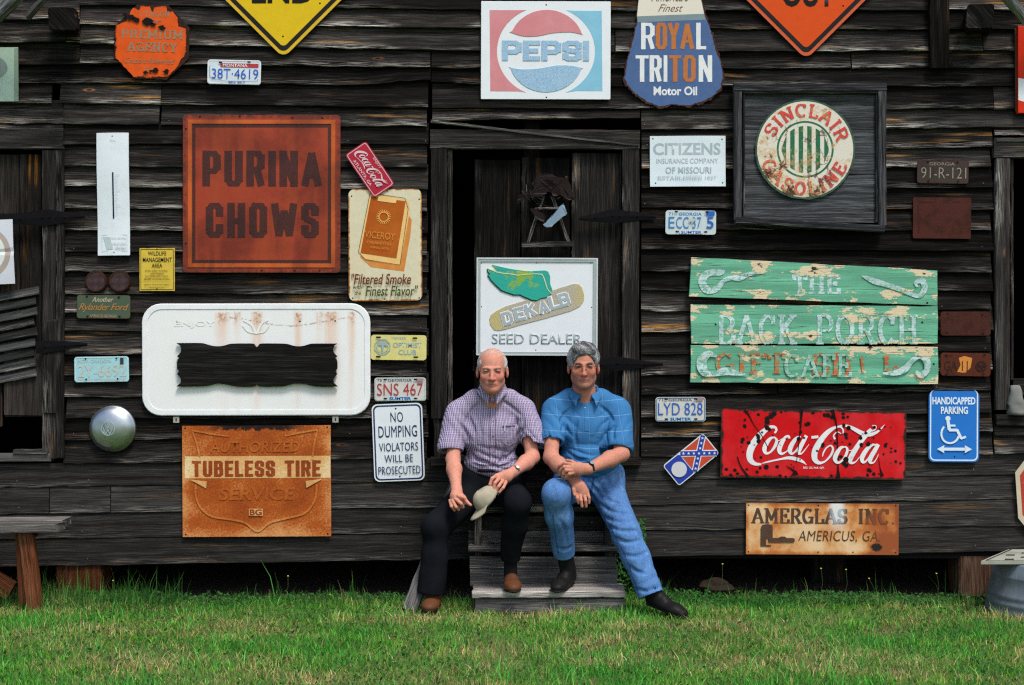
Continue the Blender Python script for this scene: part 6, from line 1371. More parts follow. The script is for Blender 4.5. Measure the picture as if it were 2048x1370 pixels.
# ---------------------------------------------------------------- people: smooth bodies from distance fields
class Field:
    def __init__(s, lo, hi, h):
        s.lo = np.array(lo, np.float32); s.h = h; s.n = np.ceil((np.array(hi) - np.array(lo)) / h).astype(int) + 1
        s.ax = [s.lo[i] + np.arange(s.n[i], dtype=np.float32) * h for i in range(3)]
        s.F = np.full(tuple(s.n), .2, np.float32)
    def _blk(s, lo, hi):
        sl = []
        for i in range(3):
            a = int(max(0, math.floor((lo[i] - s.lo[i]) / s.h))); b = int(min(s.n[i], math.ceil((hi[i] - s.lo[i]) / s.h) + 1)); sl.append(slice(a, max(a, b)))
        X = s.ax[0][sl[0]][:, None, None]; Y = s.ax[1][sl[1]][None, :, None]; Z = s.ax[2][sl[2]][None, None, :]
        return tuple(sl), X, Y, Z
    def _op(s, sl, d, k, op):
        F = s.F[sl]
        if op == 'add':
            if k <= 0: s.F[sl] = np.minimum(F, d)
            else:
                h = np.clip(.5 + .5 * (F - d) / k, 0, 1); s.F[sl] = F * (1 - h) + d * h - k * h * (1 - h)
        else:
            d = -d; kk = max(k, 1e-5); h = np.clip(.5 - .5 * (F - d) / kk, 0, 1); s.F[sl] = F * (1 - h) + d * h + kk * h * (1 - h)
    def cone(s, a, b, ra, rb, k=.02, op='add', sq=None, sf=1.0):
        a = np.array(a, np.float32); b = np.array(b, np.float32); m = max(ra, rb) * max(1, sf) + k + .012
        sl, X, Y, Z = s._blk(np.minimum(a, b) - m, np.maximum(a, b) + m)
        ba = b - a; L = float(ba @ ba) + 1e-9; px, py, pz = X - a[0], Y - a[1], Z - a[2]
        t = np.clip((px * ba[0] + py * ba[1] + pz * ba[2]) / L, 0, 1)
        dx, dy, dz = px - t * ba[0], py - t * ba[1], pz - t * ba[2]
        if sq is not None:
            n = np.array(sq, np.float32); n = n / np.linalg.norm(n); q = dx * n[0] + dy * n[1] + dz * n[2]; f = 1 / sf - 1
            dx, dy, dz = dx + n[0] * q * f, dy + n[1] * q * f, dz + n[2] * q * f
        s._op(sl, np.sqrt(dx * dx + dy * dy + dz * dz) - (ra + (rb - ra) * t), k, op)
    def ell(s, c, r, k=.02, op='add', rot=None):
        c = np.array(c, np.float32); m = max(r) + k + .012; sl, X, Y, Z = s._blk(c - m, c + m); px, py, pz = X - c[0], Y - c[1], Z - c[2]
        if rot is not None:
            M = np.array(rot.to_matrix() if hasattr(rot, 'to_matrix') else rot, np.float32).T
            px, py, pz = (M[i][0] * px + M[i][1] * py + M[i][2] * pz for i in range(3))
        k0 = np.sqrt((px / r[0]) ** 2 + (py / r[1]) ** 2 + (pz / r[2]) ** 2); k1 = np.sqrt((px / r[0] ** 2) ** 2 + (py / r[1] ** 2) ** 2 + (pz / r[2] ** 2) ** 2)
        s._op(sl, k0 * (k0 - 1) / np.maximum(k1, 1e-6), k, op)
    def plane(s, c, n, k=.004):
        """remove what lies on the side n points to"""
        n = np.array(n, np.float32); n = n / np.linalg.norm(n)
        d = (s.ax[0][:, None, None] - c[0]) * n[0] + (s.ax[1][None, :, None] - c[1]) * n[1] + (s.ax[2][None, None, :] - c[2]) * n[2]
        s._op((slice(None),) * 3, -d, k, 'sub')
    def warp(s, amp, freq, seed, band=.03, dirs=None):
        rs = np.random.RandomState(seed); idx = np.nonzero(np.abs(s.F) < band); x, y, z = (s.ax[i][idx[i]] for i in range(3)); v = np.zeros_like(x)
        for i in range(9):
            k = rs.normal(0, 1, 3); k = k / np.linalg.norm(k)
            if dirs is not None: k = k * .45 + np.array(dirs) * rs.choice((-1, 1)) ; k = k / np.linalg.norm(k)
            f = freq * rs.uniform(.6, 1.7); ph = rs.uniform(0, 6.28)
            u = (k[0] * x + k[1] * y + k[2] * z) * f + ph; u = u + .9 * np.sin((k[1] * x + k[2] * y + k[0] * z) * f * .55 + ph * 2)
            v += (1 - 2 * np.abs(np.sin(u * .5))) if i % 2 else np.sin(u)
        s.F[idx] += (v * amp / 4).astype(np.float32)
    def fold(s, c, d, wl, amp, rad):
        """sharp creases round a joint at c, ridges across direction d"""
        m = rad * 1.3; sl, X, Y, Z = s._blk(np.array(c) - m, np.array(c) + m); d = np.array(d, float); d /= np.linalg.norm(d)
        px, py, pz = X - c[0], Y - c[1], Z - c[2]; r = np.sqrt(px * px + py * py + pz * pz); w = np.clip(1 - r / rad, 0, 1)
        u = (px * d[0] + py * d[1] + pz * d[2]) / wl * 6.283 + .8 * np.sin(px * 40 + pz * 31)
        s.F[sl] += (amp * w * (np.abs(np.sin(u / 2)) * 2 - 1)).astype(np.float32) * -1
    def crease(s, path, r=.007, dp=.005, k=.012, ridge=0):
        """valley (or ridge) along a line given in photo pixels on the front surface"""
        q = []
        for (px, py) in [tuple(p[:2]) for p in catmull([(a, b, 0) for a, b in path], 4)] if len(path) > 2 else path:
            p = P(px, py, -.35)
            for _ in range(3):
                y = s.surf_y(p.x, p.z)
                if y is None: break
                p = P(px, py, y)
            if y is not None: q.append(p)
        n = len(q)
        for i in range(n - 1):
            f0 = math.sin(math.pi * (i + .15) / (n - .7)); f1 = math.sin(math.pi * min(i + 1.15, n - .75) / (n - .7))
            if ridge: s.cone(q[i] + Vector((0, r - dp * f0, 0)), q[i + 1] + Vector((0, r - dp * f1, 0)), r, r, k)
            else: s.cone(q[i] + Vector((0, dp * f0 - r, 0)), q[i + 1] + Vector((0, dp * f1 - r, 0)), r, r, k, 'sub')
    def surf_y(s, x, z):
        """depth of the front surface at x, z"""
        i = int(round((x - s.lo[0]) / s.h)); k = int(round((z - s.lo[2]) / s.h)); i = min(max(i, 0), s.n[0] - 1); k = min(max(k, 0), s.n[2] - 1)
        c = s.F[i, :, k]; j = np.nonzero(c < 0)[0]
        if len(j) == 0: return None
        j = j[0]
        if j == 0: return float(s.ax[1][0])
        return float(s.ax[1][j - 1] + s.h * c[j - 1] / (c[j - 1] - c[j]))
    def mesh(s, name, mat, parent, colf=None, relax=1):
        F = s.F; n = s.n; neg = F < 0
        c = np.zeros(tuple(n - 1), np.int8)
        for dx in (0, 1):
            for dy in (0, 1):
                for dz in (0, 1): c += neg[dx:n[0] - 1 + dx, dy:n[1] - 1 + dy, dz:n[2] - 1 + dz]
        act = np.nonzero((c > 0) & (c < 8)); I, J, K = act; m = len(I); idx = np.full(tuple(n - 1), -1, np.int32); idx[act] = np.arange(m)
        acc = np.zeros((m, 3)); cnt = np.zeros(m); cr = [(a, b) for a in range(8) for b in range(a + 1, 8) if bin(a ^ b).count('1') == 1]
        off = [((q >> 0) & 1, (q >> 1) & 1, (q >> 2) & 1) for q in range(8)]; val = [F[I + o[0], J + o[1], K + o[2]] for o in off]
        for a, b in cr:
            va, vb = val[a], val[b]; x = (va < 0) != (vb < 0); t = np.where(x, va / np.where(va == vb, 1, va - vb), 0)
            oa, ob = np.array(off[a]), np.array(off[b]); acc += np.where(x[:, None], oa + (ob - oa) * t[:, None], 0); cnt += x
        V = np.stack([I, J, K], -1) + acc / cnt[:, None]; V = V * s.h + s.lo; fs = []
        for ax in range(3):
            sl0 = [slice(1, -1)] * 3; sl0[ax] = slice(0, -1); sl1 = list(sl0); sl1[ax] = slice(1, None)
            a_ = neg[tuple(sl0)]; b_ = neg[tuple(sl1)]; e = np.nonzero(a_ != b_); g = [e[i] + sl0[i].start for i in range(3)]
            u, w = (ax + 1) % 3, (ax + 2) % 3
            def cell(du, dw):
                q = [g[0].copy(), g[1].copy(), g[2].copy()]; q[u] = q[u] - du; q[w] = q[w] - dw; return idx[tuple(q)]
            Q = np.stack([cell(1, 1), cell(0, 1), cell(0, 0), cell(1, 0)], -1); ins = a_[e]; Q[~ins] = Q[~ins][:, ::-1]; fs.append(Q)
        Q = np.concatenate(fs); Q = Q[(Q >= 0).all(1)]
        for _ in range(relax):
            S = np.zeros_like(V); Cn = np.zeros(len(V))
            for a in range(4):
                b = (a + 1) % 4; np.add.at(S, Q[:, a], V[Q[:, b]]); np.add.at(Cn, Q[:, a], 1); np.add.at(S, Q[:, b], V[Q[:, a]]); np.add.at(Cn, Q[:, b], 1)
            V = V * .45 + .55 * S / np.maximum(Cn, 1)[:, None]
        me = bpy.data.meshes.new(name); me.vertices.add(len(V)); o = np.array(parent.location if parent else (0, 0, 0)); me.vertices.foreach_set('co', (V - o).astype(np.float32).ravel())
        me.loops.add(len(Q) * 4); me.loops.foreach_set('vertex_index', Q.astype(np.int32).ravel()); me.polygons.add(len(Q)); me.polygons.foreach_set('loop_start', (np.arange(len(Q)) * 4).astype(np.int32))
        me.update(calc_edges=True); me.validate()
        if colf is not None:
            C = np.ones((len(V), 4), np.float32); C[:, :3] = colf(V); at = me.color_attributes.new('Col', 'FLOAT_COLOR', 'POINT')
            if len(me.vertices) == len(V): at.data.foreach_set('color', C.ravel())
        return mobj(name, me, mat, parent, True)

def skin_mat(name, k=1.0):
    t = NT(name); c = t.attr('Col'); v = t.obj(); n = t.noise(v, 60, 5, .6); n2 = t.noise(v, 14, 3, .5)
    c = t.mix(t.ss(n, .4, .7, 0, .35), c, (.34, .10, .06)); c = t.mix(t.ss(n2, .4, .65, 0, .3), c, (.54, .24, .17)); t.bump(n, .25, .003)
    m = t.fin(c, .6, 0, .2); t.b.inputs['Subsurface Weight'].default_value = .12; t.b.inputs['Subsurface Radius'].default_value = (.012, .004, .002); t.b.inputs['Subsurface Scale'].default_value = 1.0; return m
M_SKIN = skin_mat('skin')
def strands(F, name, n, flow, parent, mat, seed, steps=6, st=.006, w=.0009, lift=.0012, cols=None, keep=None, shade=None):
    """locks of hair: ribbons that run over the hair surface along `flow`"""
    rs = np.random.RandomState(seed); I = np.argwhere(np.abs(F.F) < F.h * .6); I = I[rs.randint(0, len(I), n)]; p = I * F.h + F.lo + rs.uniform(-.5, .5, (n, 3)) * F.h
    if keep is not None: p = p[keep(p)]; n = len(p)
    p0 = p.copy(); G = np.stack(np.gradient(F.F), -1)
    def look(A_, p): i = np.clip(((p - F.lo) / F.h).round().astype(int), 0, np.array(F.n) - 1); return A_[i[:, 0], i[:, 1], i[:, 2]]
    pts = []; d = flow(p) + rs.normal(0, .12, (n, 3))
    for k in range(steps):
        g = look(G, p); g = g / (np.linalg.norm(g, axis=1, keepdims=True) + 1e-6); p = p - g * (look(F.F, p)[:, None]); pts.append((p + g * (lift * (1 + .6 * math.sin(k))), g))
        d = .6 * d + .4 * flow(p); d = d - g * (d * g).sum(1, keepdims=True); d = d / (np.linalg.norm(d, axis=1, keepdims=True) + 1e-6); p = p + d * st
    V = np.empty((n, steps, 2, 3)); off = np.array(parent.location)
    for k, (q, g) in enumerate(pts):
        t_ = pts[min(k + 1, steps - 1)][0] - pts[max(k - 1, 0)][0]; sd_ = np.cross(t_, g); sd_ = sd_ / (np.linalg.norm(sd_, axis=1, keepdims=True) + 1e-6); ww = w * (1 - (k / (steps - 1)) ** 2 * .8)
        V[:, k, 0] = q + sd_ * ww - off; V[:, k, 1] = q - sd_ * ww - off
    b = np.arange(n)[:, None] * steps * 2; fs = np.concatenate([b + np.array([[2 * k, 2 * k + 1, 2 * k + 3, 2 * k + 2]]) for k in range(steps - 1)])
    me = mesh_of(V.reshape(-1, 3).tolist(), fs.tolist()); at = me.color_attributes.new('Col', 'FLOAT_COLOR', 'POINT'); C = np.ones((n, steps * 2, 4), np.float32)
    nz = .5 + .22 * np.sin(p0[:, 0] * 130 + 3 * np.sin(p0[:, 2] * 60)) + .18 * np.sin(p0[:, 0] * 57 + p0[:, 1] * 90) + (shade(p0) if shade else 0) + rs.normal(0, .16, n); cl = np.array(cols)[np.clip(nz * len(cols), 0, len(cols) - 1).astype(int)] * rs.uniform(.85, 1.15, (n, 1)); C[:, :, :3] = cl[:, None]; at.data.foreach_set('color', C.ravel())
    o = mobj(name, me, mat, parent, True); o['kind'] = 'stuff'; return o
M_STR = (lambda t: t.fin(t.attr('Col'), .45, 0, .4))(NT('hair_strand'))

def gauss(d2, s): return np.exp(-d2 / (2 * s * s))
def head(F, c, sc, yaw, pitch, old):
    """sculpt a head into the field; returns the transform head-local -> world"""
    M = Matrix.Translation(c) @ Matrix.Rotation(yaw, 4, 'Z') @ Matrix.Rotation(pitch, 4, 'X') @ Matrix.Scale(sc, 4); Rm = (Matrix.Rotation(yaw, 3, 'Z') @ Matrix.Rotation(pitch, 3, 'X'))
    w = lambda x, y, z: M @ Vector((x, y, z))
    def e(p, r, k=.012, op='add'): F.ell(w(*p), [q * sc for q in r], k, op, rot=Rm)
    def cn(a, b, ra, rb, k=.008, op='add'): F.cone(w(*a), w(*b), ra * sc, rb * sc, k, op)
    e((0, .015, .040), (.077, .096, .080)); e((0, -.022, -.020), (.066, .070, .090), .02); e((0, -.030, -.066), (.052, .058, .050), .02)
    cn((-.046, -.002, -.062), (-.014, -.064, -.098), .020, .020, .02); cn((.046, -.002, -.062), (.014, -.064, -.098), .020, .020, .02); e((0, -.070, -.098), (.020, .018, .017), .016)
    for s_ in (-1, 1):
        e((s_ * .038, -.062, -.030), (.024, .022, .022), .018)                       # cheek
        e((s_ * .033, -.094, .002), (.019, .012, .011), .010, 'sub')                 # socket
        e((s_ * .032, -.076, .000), (.0150, .0150, .0125), .004)                     # lid over the eyeball
        cn((s_ * .014, -.090, .018), (s_ * .046, -.080, .020), .0070, .0060, .010)   # brow
        e((s_ * .081, .012, -.010), (.009, .020, .032), .006); e((s_ * .087, .004, -.004), (.006, .010, .018), .004, 'sub')
        e((s_ * .012, -.094, -.042), (.009, .010, .008), .006)
        e((s_ * .0075, -.102, -.0505), (.0035, .005, .003), .002, 'sub')
    cn((0, -.086, .012), (0, -.106, -.036), .0075, .0105, .012); e((0, -.106, -.040), (.0115, .011, .0095), .008)
    cn((-.020, -.082, -.066), (.020, -.082, -.066), .0080, .0080, .010); e((0, -.086, -.0635), (.018, .009, .0052), .004); e((0, -.086, -.0765), (.017, .009, .0065), .005)
    cn((-.025, -.091, -.0690 + (.005 if old else 0)), (0, -.100, -.0705), .0022, .0022, .002, 'sub'); cn((.025, -.091, -.0690 + (.005 if old else 0)), (0, -.100, -.0705), .0022, .0022, .002, 'sub')
    for s_ in (-1, 1):
        cn((s_ * .020, -.098, -.046), (s_ * .033, -.088, -.072), .0024, .0024, .006, 'sub')
        e((s_ * .0322, -.0905, -.0018), (.0132, .0065, .0034 if old else .0054), .002, 'sub')   # slit between the lids
    if old:
        for z in (.040, .052): cn((-.035, -.0885 + (z - .04) * .35, z), (.035, -.0885 + (z - .04) * .35, z), .0012, .0012, .004, 'sub')
        cn((-.004, -.096, .022), (-.003, -.094, .036), .0012, .0012, .003, 'sub')
    return M
def head_cols(M, old):
    Mi = np.array(M.inverted())
    def f(V):
        L = V @ Mi[:3, :3].T + Mi[:3, 3]; x, y, z = L[:, 0], L[:, 1], L[:, 2]; front = np.clip((-y - .03) / .03, 0, 1)
        base = np.array([.57, .25, .175]) if old else np.array([.50, .215, .145]); C = np.tile(base, (len(V), 1))
        inh = (np.abs(x) < .11) & (z > -.135) & (z < .15) & (np.abs(y) < .14); redness = np.zeros(len(V)); ax = np.abs(x)
        redness += .75 * gauss((ax - .040) ** 2 + (z + .034) ** 2, .020) * front + .9 * gauss(x ** 2 + (z + .040) ** 2, .014) * front + .6 * gauss((ax - .083) ** 2 + (z + .01) ** 2, .02)
        redness += .35 * gauss(x ** 2 * .3 + (z + .10) ** 2, .02) * front
        k = (np.clip(redness, 0, 1) * inh)[:, None]; C = C * (1 - k * .75) + np.array([.60, .16, .12]) * k * .75
        lip = inh * front * np.exp(-((x / .021) ** 4) - ((z + .0705) / .0085) ** 4); C = C * (1 - lip[:, None] * .7) + np.array([.42, .12, .10]) * lip[:, None] * .7
        ml = inh * front * np.exp(-((x / .024) ** 4) - ((z + .0715 - ((9.0 if old else 1.5) * x * x)) / .0030) ** 2); C = C * (1 - ml[:, None] * .8) + np.array([.07, .018, .015]) * ml[:, None] * .8
        br = inh * front * np.exp(-(((ax - .031) / .017) ** 4) - ((z - .019 - .05 * (ax - .03)) / (.0052 if old else .0072)) ** 2)
        bc = np.array([.20, .15, .12]) if old else np.array([.045, .032, .028]); bk = np.clip(br * (.75 if old else 1.25), 0, 1)[:, None]; C = C * (1 - bk) + bc * bk
        ey = inh * front * np.exp(-(((ax - .032) / .0135) ** 4) - ((z + .002) / (.0038 if old else .0050)) ** 2); ek = ey[:, None] * (.85 if old else .65); C = C * (1 - ek) + np.array([.06, .028, .022]) * ek
        sh = inh * front * np.exp(-(((ax - .030) / .018) ** 4) - ((z + .001) / .010) ** 2) * .35; C = C * (1 - sh[:, None]) + np.array([.26, .10, .075]) * sh[:, None]
        if not old:
            st = inh * np.clip((-y - .0) / .04, 0, 1) * np.clip((-.050 - z) / .012, 0, 1) * (1 - lip) * .42; C = C * (1 - st[:, None]) + np.array([.20, .15, .13]) * st[:, None]
        return C
    return f
def eyes(M, parent, iris=(.05, .035, .02)):
    t = NT('eyeball'); v = t.sep(t.obj()); r = t.ma('SQRT', t.ma('ADD', t.ma('POWER', v[0], 2.0), t.ma('POWER', v[2], 2.0)))
    m = t.fin(t.mix(t.ss(r, .0048, .0055), t.mix(t.ss(r, .0018, .0022), (.004, .004, .004), iris), (.50, .45, .42)), .2, 0, .5)
    for s_ in (-1, 1):
        bm = bmesh.new(); bmesh.ops.create_uvsphere(bm, u_segments=20, v_segments=14, radius=.0128 * M.to_scale()[0]); me = bpy.data.meshes.new('eye'); bm.to_mesh(me); bm.free()
        o = mobj('eye', me, m, parent, True); o.location = (M @ Vector((s_ * .032, -.0742, -.0012))) - parent.location

def brows_lids(F, M, parent, old):
    """lash lines that give the eyes their edge"""
    mt = plain((.03, .018, .014), .7, name='lashes')
    for s_ in (-1, 1):
        for (zz, amp, r) in ((.0005 if old else .0020, .0024 if old else .0038, .0010),):
            pts = []
            for i in range(9):
                f = i / 8; x = s_ * (.0195 + .0255 * f); q = M @ Vector((x, -.09, zz + amp * math.sin(math.pi * f) - .0010)); y = F.surf_y(q.x, q.z)
                q.y = (M @ Vector((x, -.0905 + .005 * abs(f - .4), 0))).y; pts.append(q)
            tube(pts, r, 'lash_line', mt, parent)
def finger(F, pts, r0=.0088, r1=.0070, k=.003):
    n = len(pts) - 1
    for i in range(n): F.cone(pts[i], pts[i + 1], r0 + (r1 - r0) * i / n, r0 + (r1 - r0) * (i + 1) / n, k)

def attach(F, name, mesh_fn, x, z): pass

def check_shirt():
    t = NT('purple_check_cotton'); s = t.sep(t.obj()); 
    def stripes(q, f, w): return t.ss(t.ma('ABSOLUTE', t.ma('SUBTRACT', t.ma('FRACT', t.ma('MULTIPLY', q, f)), .5)), w, w + .12)
    q1 = t.ma('ADD', s[0], t.ma('MULTIPLY', s[1], .35)); a = stripes(q1, 105, .22); b = stripes(s[2], 105, .25); n = t.noise(t.obj(), 8, 3, .5)
    c = t.mix(a, (.085, .060, .15), (.46, .41, .54)); c = t.mix(t.ma('MULTIPLY', b, .60), c, (.48, .43, .56)); c = t.mix(t.ma('MULTIPLY', stripes(q1, 35, .40), .5), c, (.34, .10, .14))
    c = t.mix(t.ma('MULTIPLY', stripes(s[2], 35, .40), .35), c, (.06, .09, .22)); t.bump(t.noise(t.obj(), 26, 4, .6), .35, .01); return t.fin(c, .8, 0, .15)
def polo_mat():
    t = NT('blue_knit_cotton'); s = t.sep(t.obj()); n = t.noise(t.obj(), 10, 3, .5)
    def ln(q, f, ph, w): return t.ss(t.ma('ABSOLUTE', t.ma('SUBTRACT', t.ma('FRACT', t.ma('ADD', t.ma('MULTIPLY', q, f), ph)), .5)), w, w * .35)
    c = t.mix(n, (.028, .125, .30), (.045, .185, .40)); sx = t.ma('ADD', s[0], t.ma('MULTIPLY', s[1], .25)); sz = t.ma('ADD', s[2], t.ma('MULTIPLY', t.ma('ABSOLUTE', s[0]), -.08))
    c = t.mix(t.ma('MULTIPLY', ln(sz, 11.5, .2, .022), .45), c, (.25, .50, .70)); c = t.mix(t.ma('MULTIPLY', ln(sx, 11.5, .1, .018), .25), c, (.25, .50, .70)); c = t.mix(t.ma('MULTIPLY', ln(sx, 23, .6, .07), .35), c, (.02, .10, .27))
    t.bump(t.noise(t.obj(), 24, 4, .6), .35, .01); return t.fin(c, .8, 0, .15)
def denim():
    t = NT('faded_denim'); v = t.obj(); n = t.noise(v, 5, 4, .55); n2 = t.noise(v, 320, 3, .7); n3 = t.noise(t.vm('MULTIPLY', v, (30, 30, 9)), 1, 4, .6)
    c = t.ramp(t.ma('ADD', t.ma('MULTIPLY', n, .45), t.ma('MULTIPLY', n3, .55)), [(.34, (.034, .095, .26)), (.54, (.058, .165, .40)), (.72, (.19, .35, .58))])
    c = t.mix(t.ss(n2, .4, .7, 0, .35), c, (.30, .48, .70)); t.bump(t.ma('ADD', n2, t.ma('MULTIPLY', t.noise(v, 22, 4, .6), 2.0)), .35, .006); return t.fin(c, .85, 0, .12)
def black_cloth():
    t = NT('black_trouser_cloth'); v = t.obj(); n = t.noise(v, 12, 4, .6); t.bump(n, .4, .01); return t.fin(t.mix(n, (.004, .005, .007), (.011, .012, .015)), .9, 0, .03)
M_CHK, M_POLO, M_DEN, M_BLK = check_shirt(), polo_mat(), denim(), black_cloth()
M_LEB = rusty('black_leather', (.009, .009, .010), 1, 1, rust=0, scale=30, rough=.5, dirt=.15, mottle=.2); M_LEN = rusty('brown_leather', (.12, .045, .020), 1, 1, rust=0, scale=30, rough=.5, dirt=.2, mottle=.25)
M_SOLE = plain((.02, .018, .017), .8, name='rubber_sole')

def collar(parent, F, c, r, z0, mat, gap, leaf, tip, tilt=.3, height=.026, tipback=22):
    """folded collar: a stand round the neck and a leaf that falls outside onto the garment, ending in two points"""
    N = 44; vs = []; fs = []; m = 7
    G = np.stack(np.gradient(F.F), -1) / F.h
    for i in range(N + 1):
        f = i / N; a = math.radians(-90 + gap + (360 - 2 * gap) * f); u = abs(f - .5) * 2; e = max(0, (u - .72) / .28) ** 1.6
        cx, cy = math.cos(a), math.sin(a); zt = z0 + tilt * cy * r; a2 = a + math.radians(tipback) * e * (1 if f > .5 else -1) * -.35
        prof = [(1.0, -.012), (1.0, height * .55), (1.03, height)]
        ll = leaf + tip * e
        for k in range(4): q = (k + .6) / 3.6; prof.append((1.06 + .26 * q + .22 * q * e, height - q * (height * .35 + ll)))
        for j, (k, z) in enumerate(prof):
            aa = a2 if j > 3 else a; p = Vector((c.x + math.cos(aa) * r * k, c.y + math.sin(aa) * r * k, zt + z))
            if j > 2:
                for _ in range(12):
                    ii = [min(max(int(round((p[w] - F.lo[w]) / F.h)), 1), F.n[w] - 2) for w in range(3)]; dd = float(F.F[tuple(ii)])
                    if dd > .0045: break
                    g = Vector(G[tuple(ii)]); g = g.normalized() if g.length > .01 else Vector((cx, cy, 0)); p += g * (.0055 - dd) * .7
            vs.append(p - parent.location)
    for i in range(N):
        for j in range(m - 1): fs.append((i * m + j, i * m + j + 1, (i + 1) * m + j + 1, (i + 1) * m + j))
    o = mobj('collar', mesh_of(vs, fs), mat, parent, True); md = o.modifiers.new('thick', 'SOLIDIFY'); md.thickness = .0030; md.offset = 0; return o
def button(parent, F, px, py, yd, r, mat, name='button', lift=.002):
    p = P(px, py, yd); y = F.surf_y(p.x, p.z)
    if y is None: return
    p = P(px, py, y); bm = bmesh.new(); bmesh.ops.create_uvsphere(bm, u_segments=12, v_segments=8, radius=r); me = bpy.data.meshes.new(name)
    for v in bm.verts: v.co.y *= .35; v.co += Vector((p.x, y - lift * .3, p.z)) - parent.location
    bm.to_mesh(me); bm.free(); mobj(name, me, mat, parent, True)
def drape(parent, F, pts, mat, name, th=.0015, closed=True, off=.001, n=1):
    """a flat piece following the front of a garment; pts in photo pixels"""
    bm = bmesh.new(); y0 = parent.location.y
    vs = []
    for (px, py) in pts:
        p = P(px, py, -.3)
        for _ in range(3):
            y = F.surf_y(p.x, p.z); p = P(px, py, y if y is not None else -.3)
        vs.append(bm.verts.new(Vector((p.x, p.y - off, p.z)) - parent.location))
    bm.faces.new(vs); r = bmesh.ops.extrude_face_region(bm, geom=bm.faces[:]); nv_ = [g for g in r['geom'] if isinstance(g, bmesh.types.BMVert)]; bmesh.ops.translate(bm, verts=nv_, vec=(0, -th, 0))
    bmesh.ops.recalc_face_normals(bm, faces=bm.faces[:]); me = bpy.data.meshes.new(name); bm.to_mesh(me); bm.free(); return mobj(name, me, mat, parent)
def strip(parent, F, path, w, mat, name, off=.0012, th=.0012):
    """narrow band lying on a garment along photo-pixel path"""
    L_, Rr = [], []
    pts = catmull([(a, b, 0) for a, b in path], 6)
    for i, p in enumerate(pts):
        a, b = pts[max(i - 1, 0)], pts[min(i + 1, len(pts) - 1)]; t = (b - a)[:2]; t = t / (np.hypot(*t) + 1e-6); n_ = np.array((-t[1], t[0])) * w / 2; L_.append((p[0] + n_[0], p[1] + n_[1])); Rr.append((p[0] - n_[0], p[1] - n_[1]))
    vs = []; 
    for q, w_ in zip(L_, Rr):
        for (px, py) in (q, w_):
            p = P(px, py, -.35)
            for _ in range(3):
                y = F.surf_y(p.x, p.z); p = P(px, py, y if y is not None else p.y)
            vs.append(Vector((p.x, p.y - off, p.z)) - parent.location)
    m = len(L_); fs = [(2 * i, 2 * i + 1, 2 * i + 3, 2 * i + 2) for i in range(m - 1)]
    o = mobj(name, mesh_of(vs, fs), mat, parent); md = o.modifiers.new('thick', 'SOLIDIFY'); md.thickness = th; return o
def shoe(F, heel, toe, up, w=.046, hgt=.05):
    """heel, toe: sole points"""
    h, t = Vector(heel), Vector(toe); ax = (t - h).normalized(); L_ = (t - h).length; u = Vector(up).normalized(); q = lambda f, z: h + ax * (L_ * f) + u * z
    side = ax.cross(u)
    F.cone(q(.10, .034), q(.40, .036), .034, .036, .02, sq=tuple(u), sf=1.0); F.cone(q(.40, .034), q(.70, .032), .040, .045, .02, sq=tuple(u), sf=.75); F.cone(q(.70, .030), q(.86, .026), .044, .037, .02, sq=tuple(u), sf=.70)
    F.cone(q(.14, .06), q(.40, .055), .036, .034, .02); 
def sole(F, heel, toe, up):
    h, t = Vector(heel), Vector(toe); ax = (t - h).normalized(); L_ = (t - h).length; u = Vector(up).normalized(); q = lambda f, z: h + ax * (L_ * f) + u * z
    F.cone(q(.10, .010), q(.36, .010), .036, .036, .006, sq=tuple(u), sf=.34); F.cone(q(.36, .010), q(.70, .010), .036, .047, .006, sq=tuple(u), sf=.30); F.cone(q(.70, .010), q(.88, .010), .047, .036, .006, sq=tuple(u), sf=.30)

def torus_pts(c, u, v, r, n=24, sq=1.0): return [c + u * (r * math.cos(k * 6.2832 / n)) + v * (r * sq * math.sin(k * 6.2832 / n)) for k in range(n)]
def tube(pts, r, name, mat, parent, closed=False, seg=6):
    vs, fs = [], []; n = len(pts); pts = [Vector(p) - parent.location for p in pts]
    for i, p in enumerate(pts):
        a = pts[(i - 1) % n if closed else max(i - 1, 0)]; b = pts[(i + 1) % n if closed else min(i + 1, n - 1)]; t = (b - a).normalized(); s1 = t.orthogonal().normalized() if abs(t.y) > .95 else t.cross(Vector((0, 1, 0))).normalized(); s2 = t.cross(s1)
        for k in range(seg): vs.append(p + s1 * (r * math.cos(k * 6.283 / seg)) + s2 * (r * math.sin(k * 6.283 / seg)))
    for i in range(n if closed else n - 1):
        j = (i + 1) % n
        for k in range(seg): fs.append((i * seg + k, i * seg + (k + 1) % seg, j * seg + (k + 1) % seg, j * seg + k))
    return mobj(name, mesh_of(vs, fs), mat, parent, True)
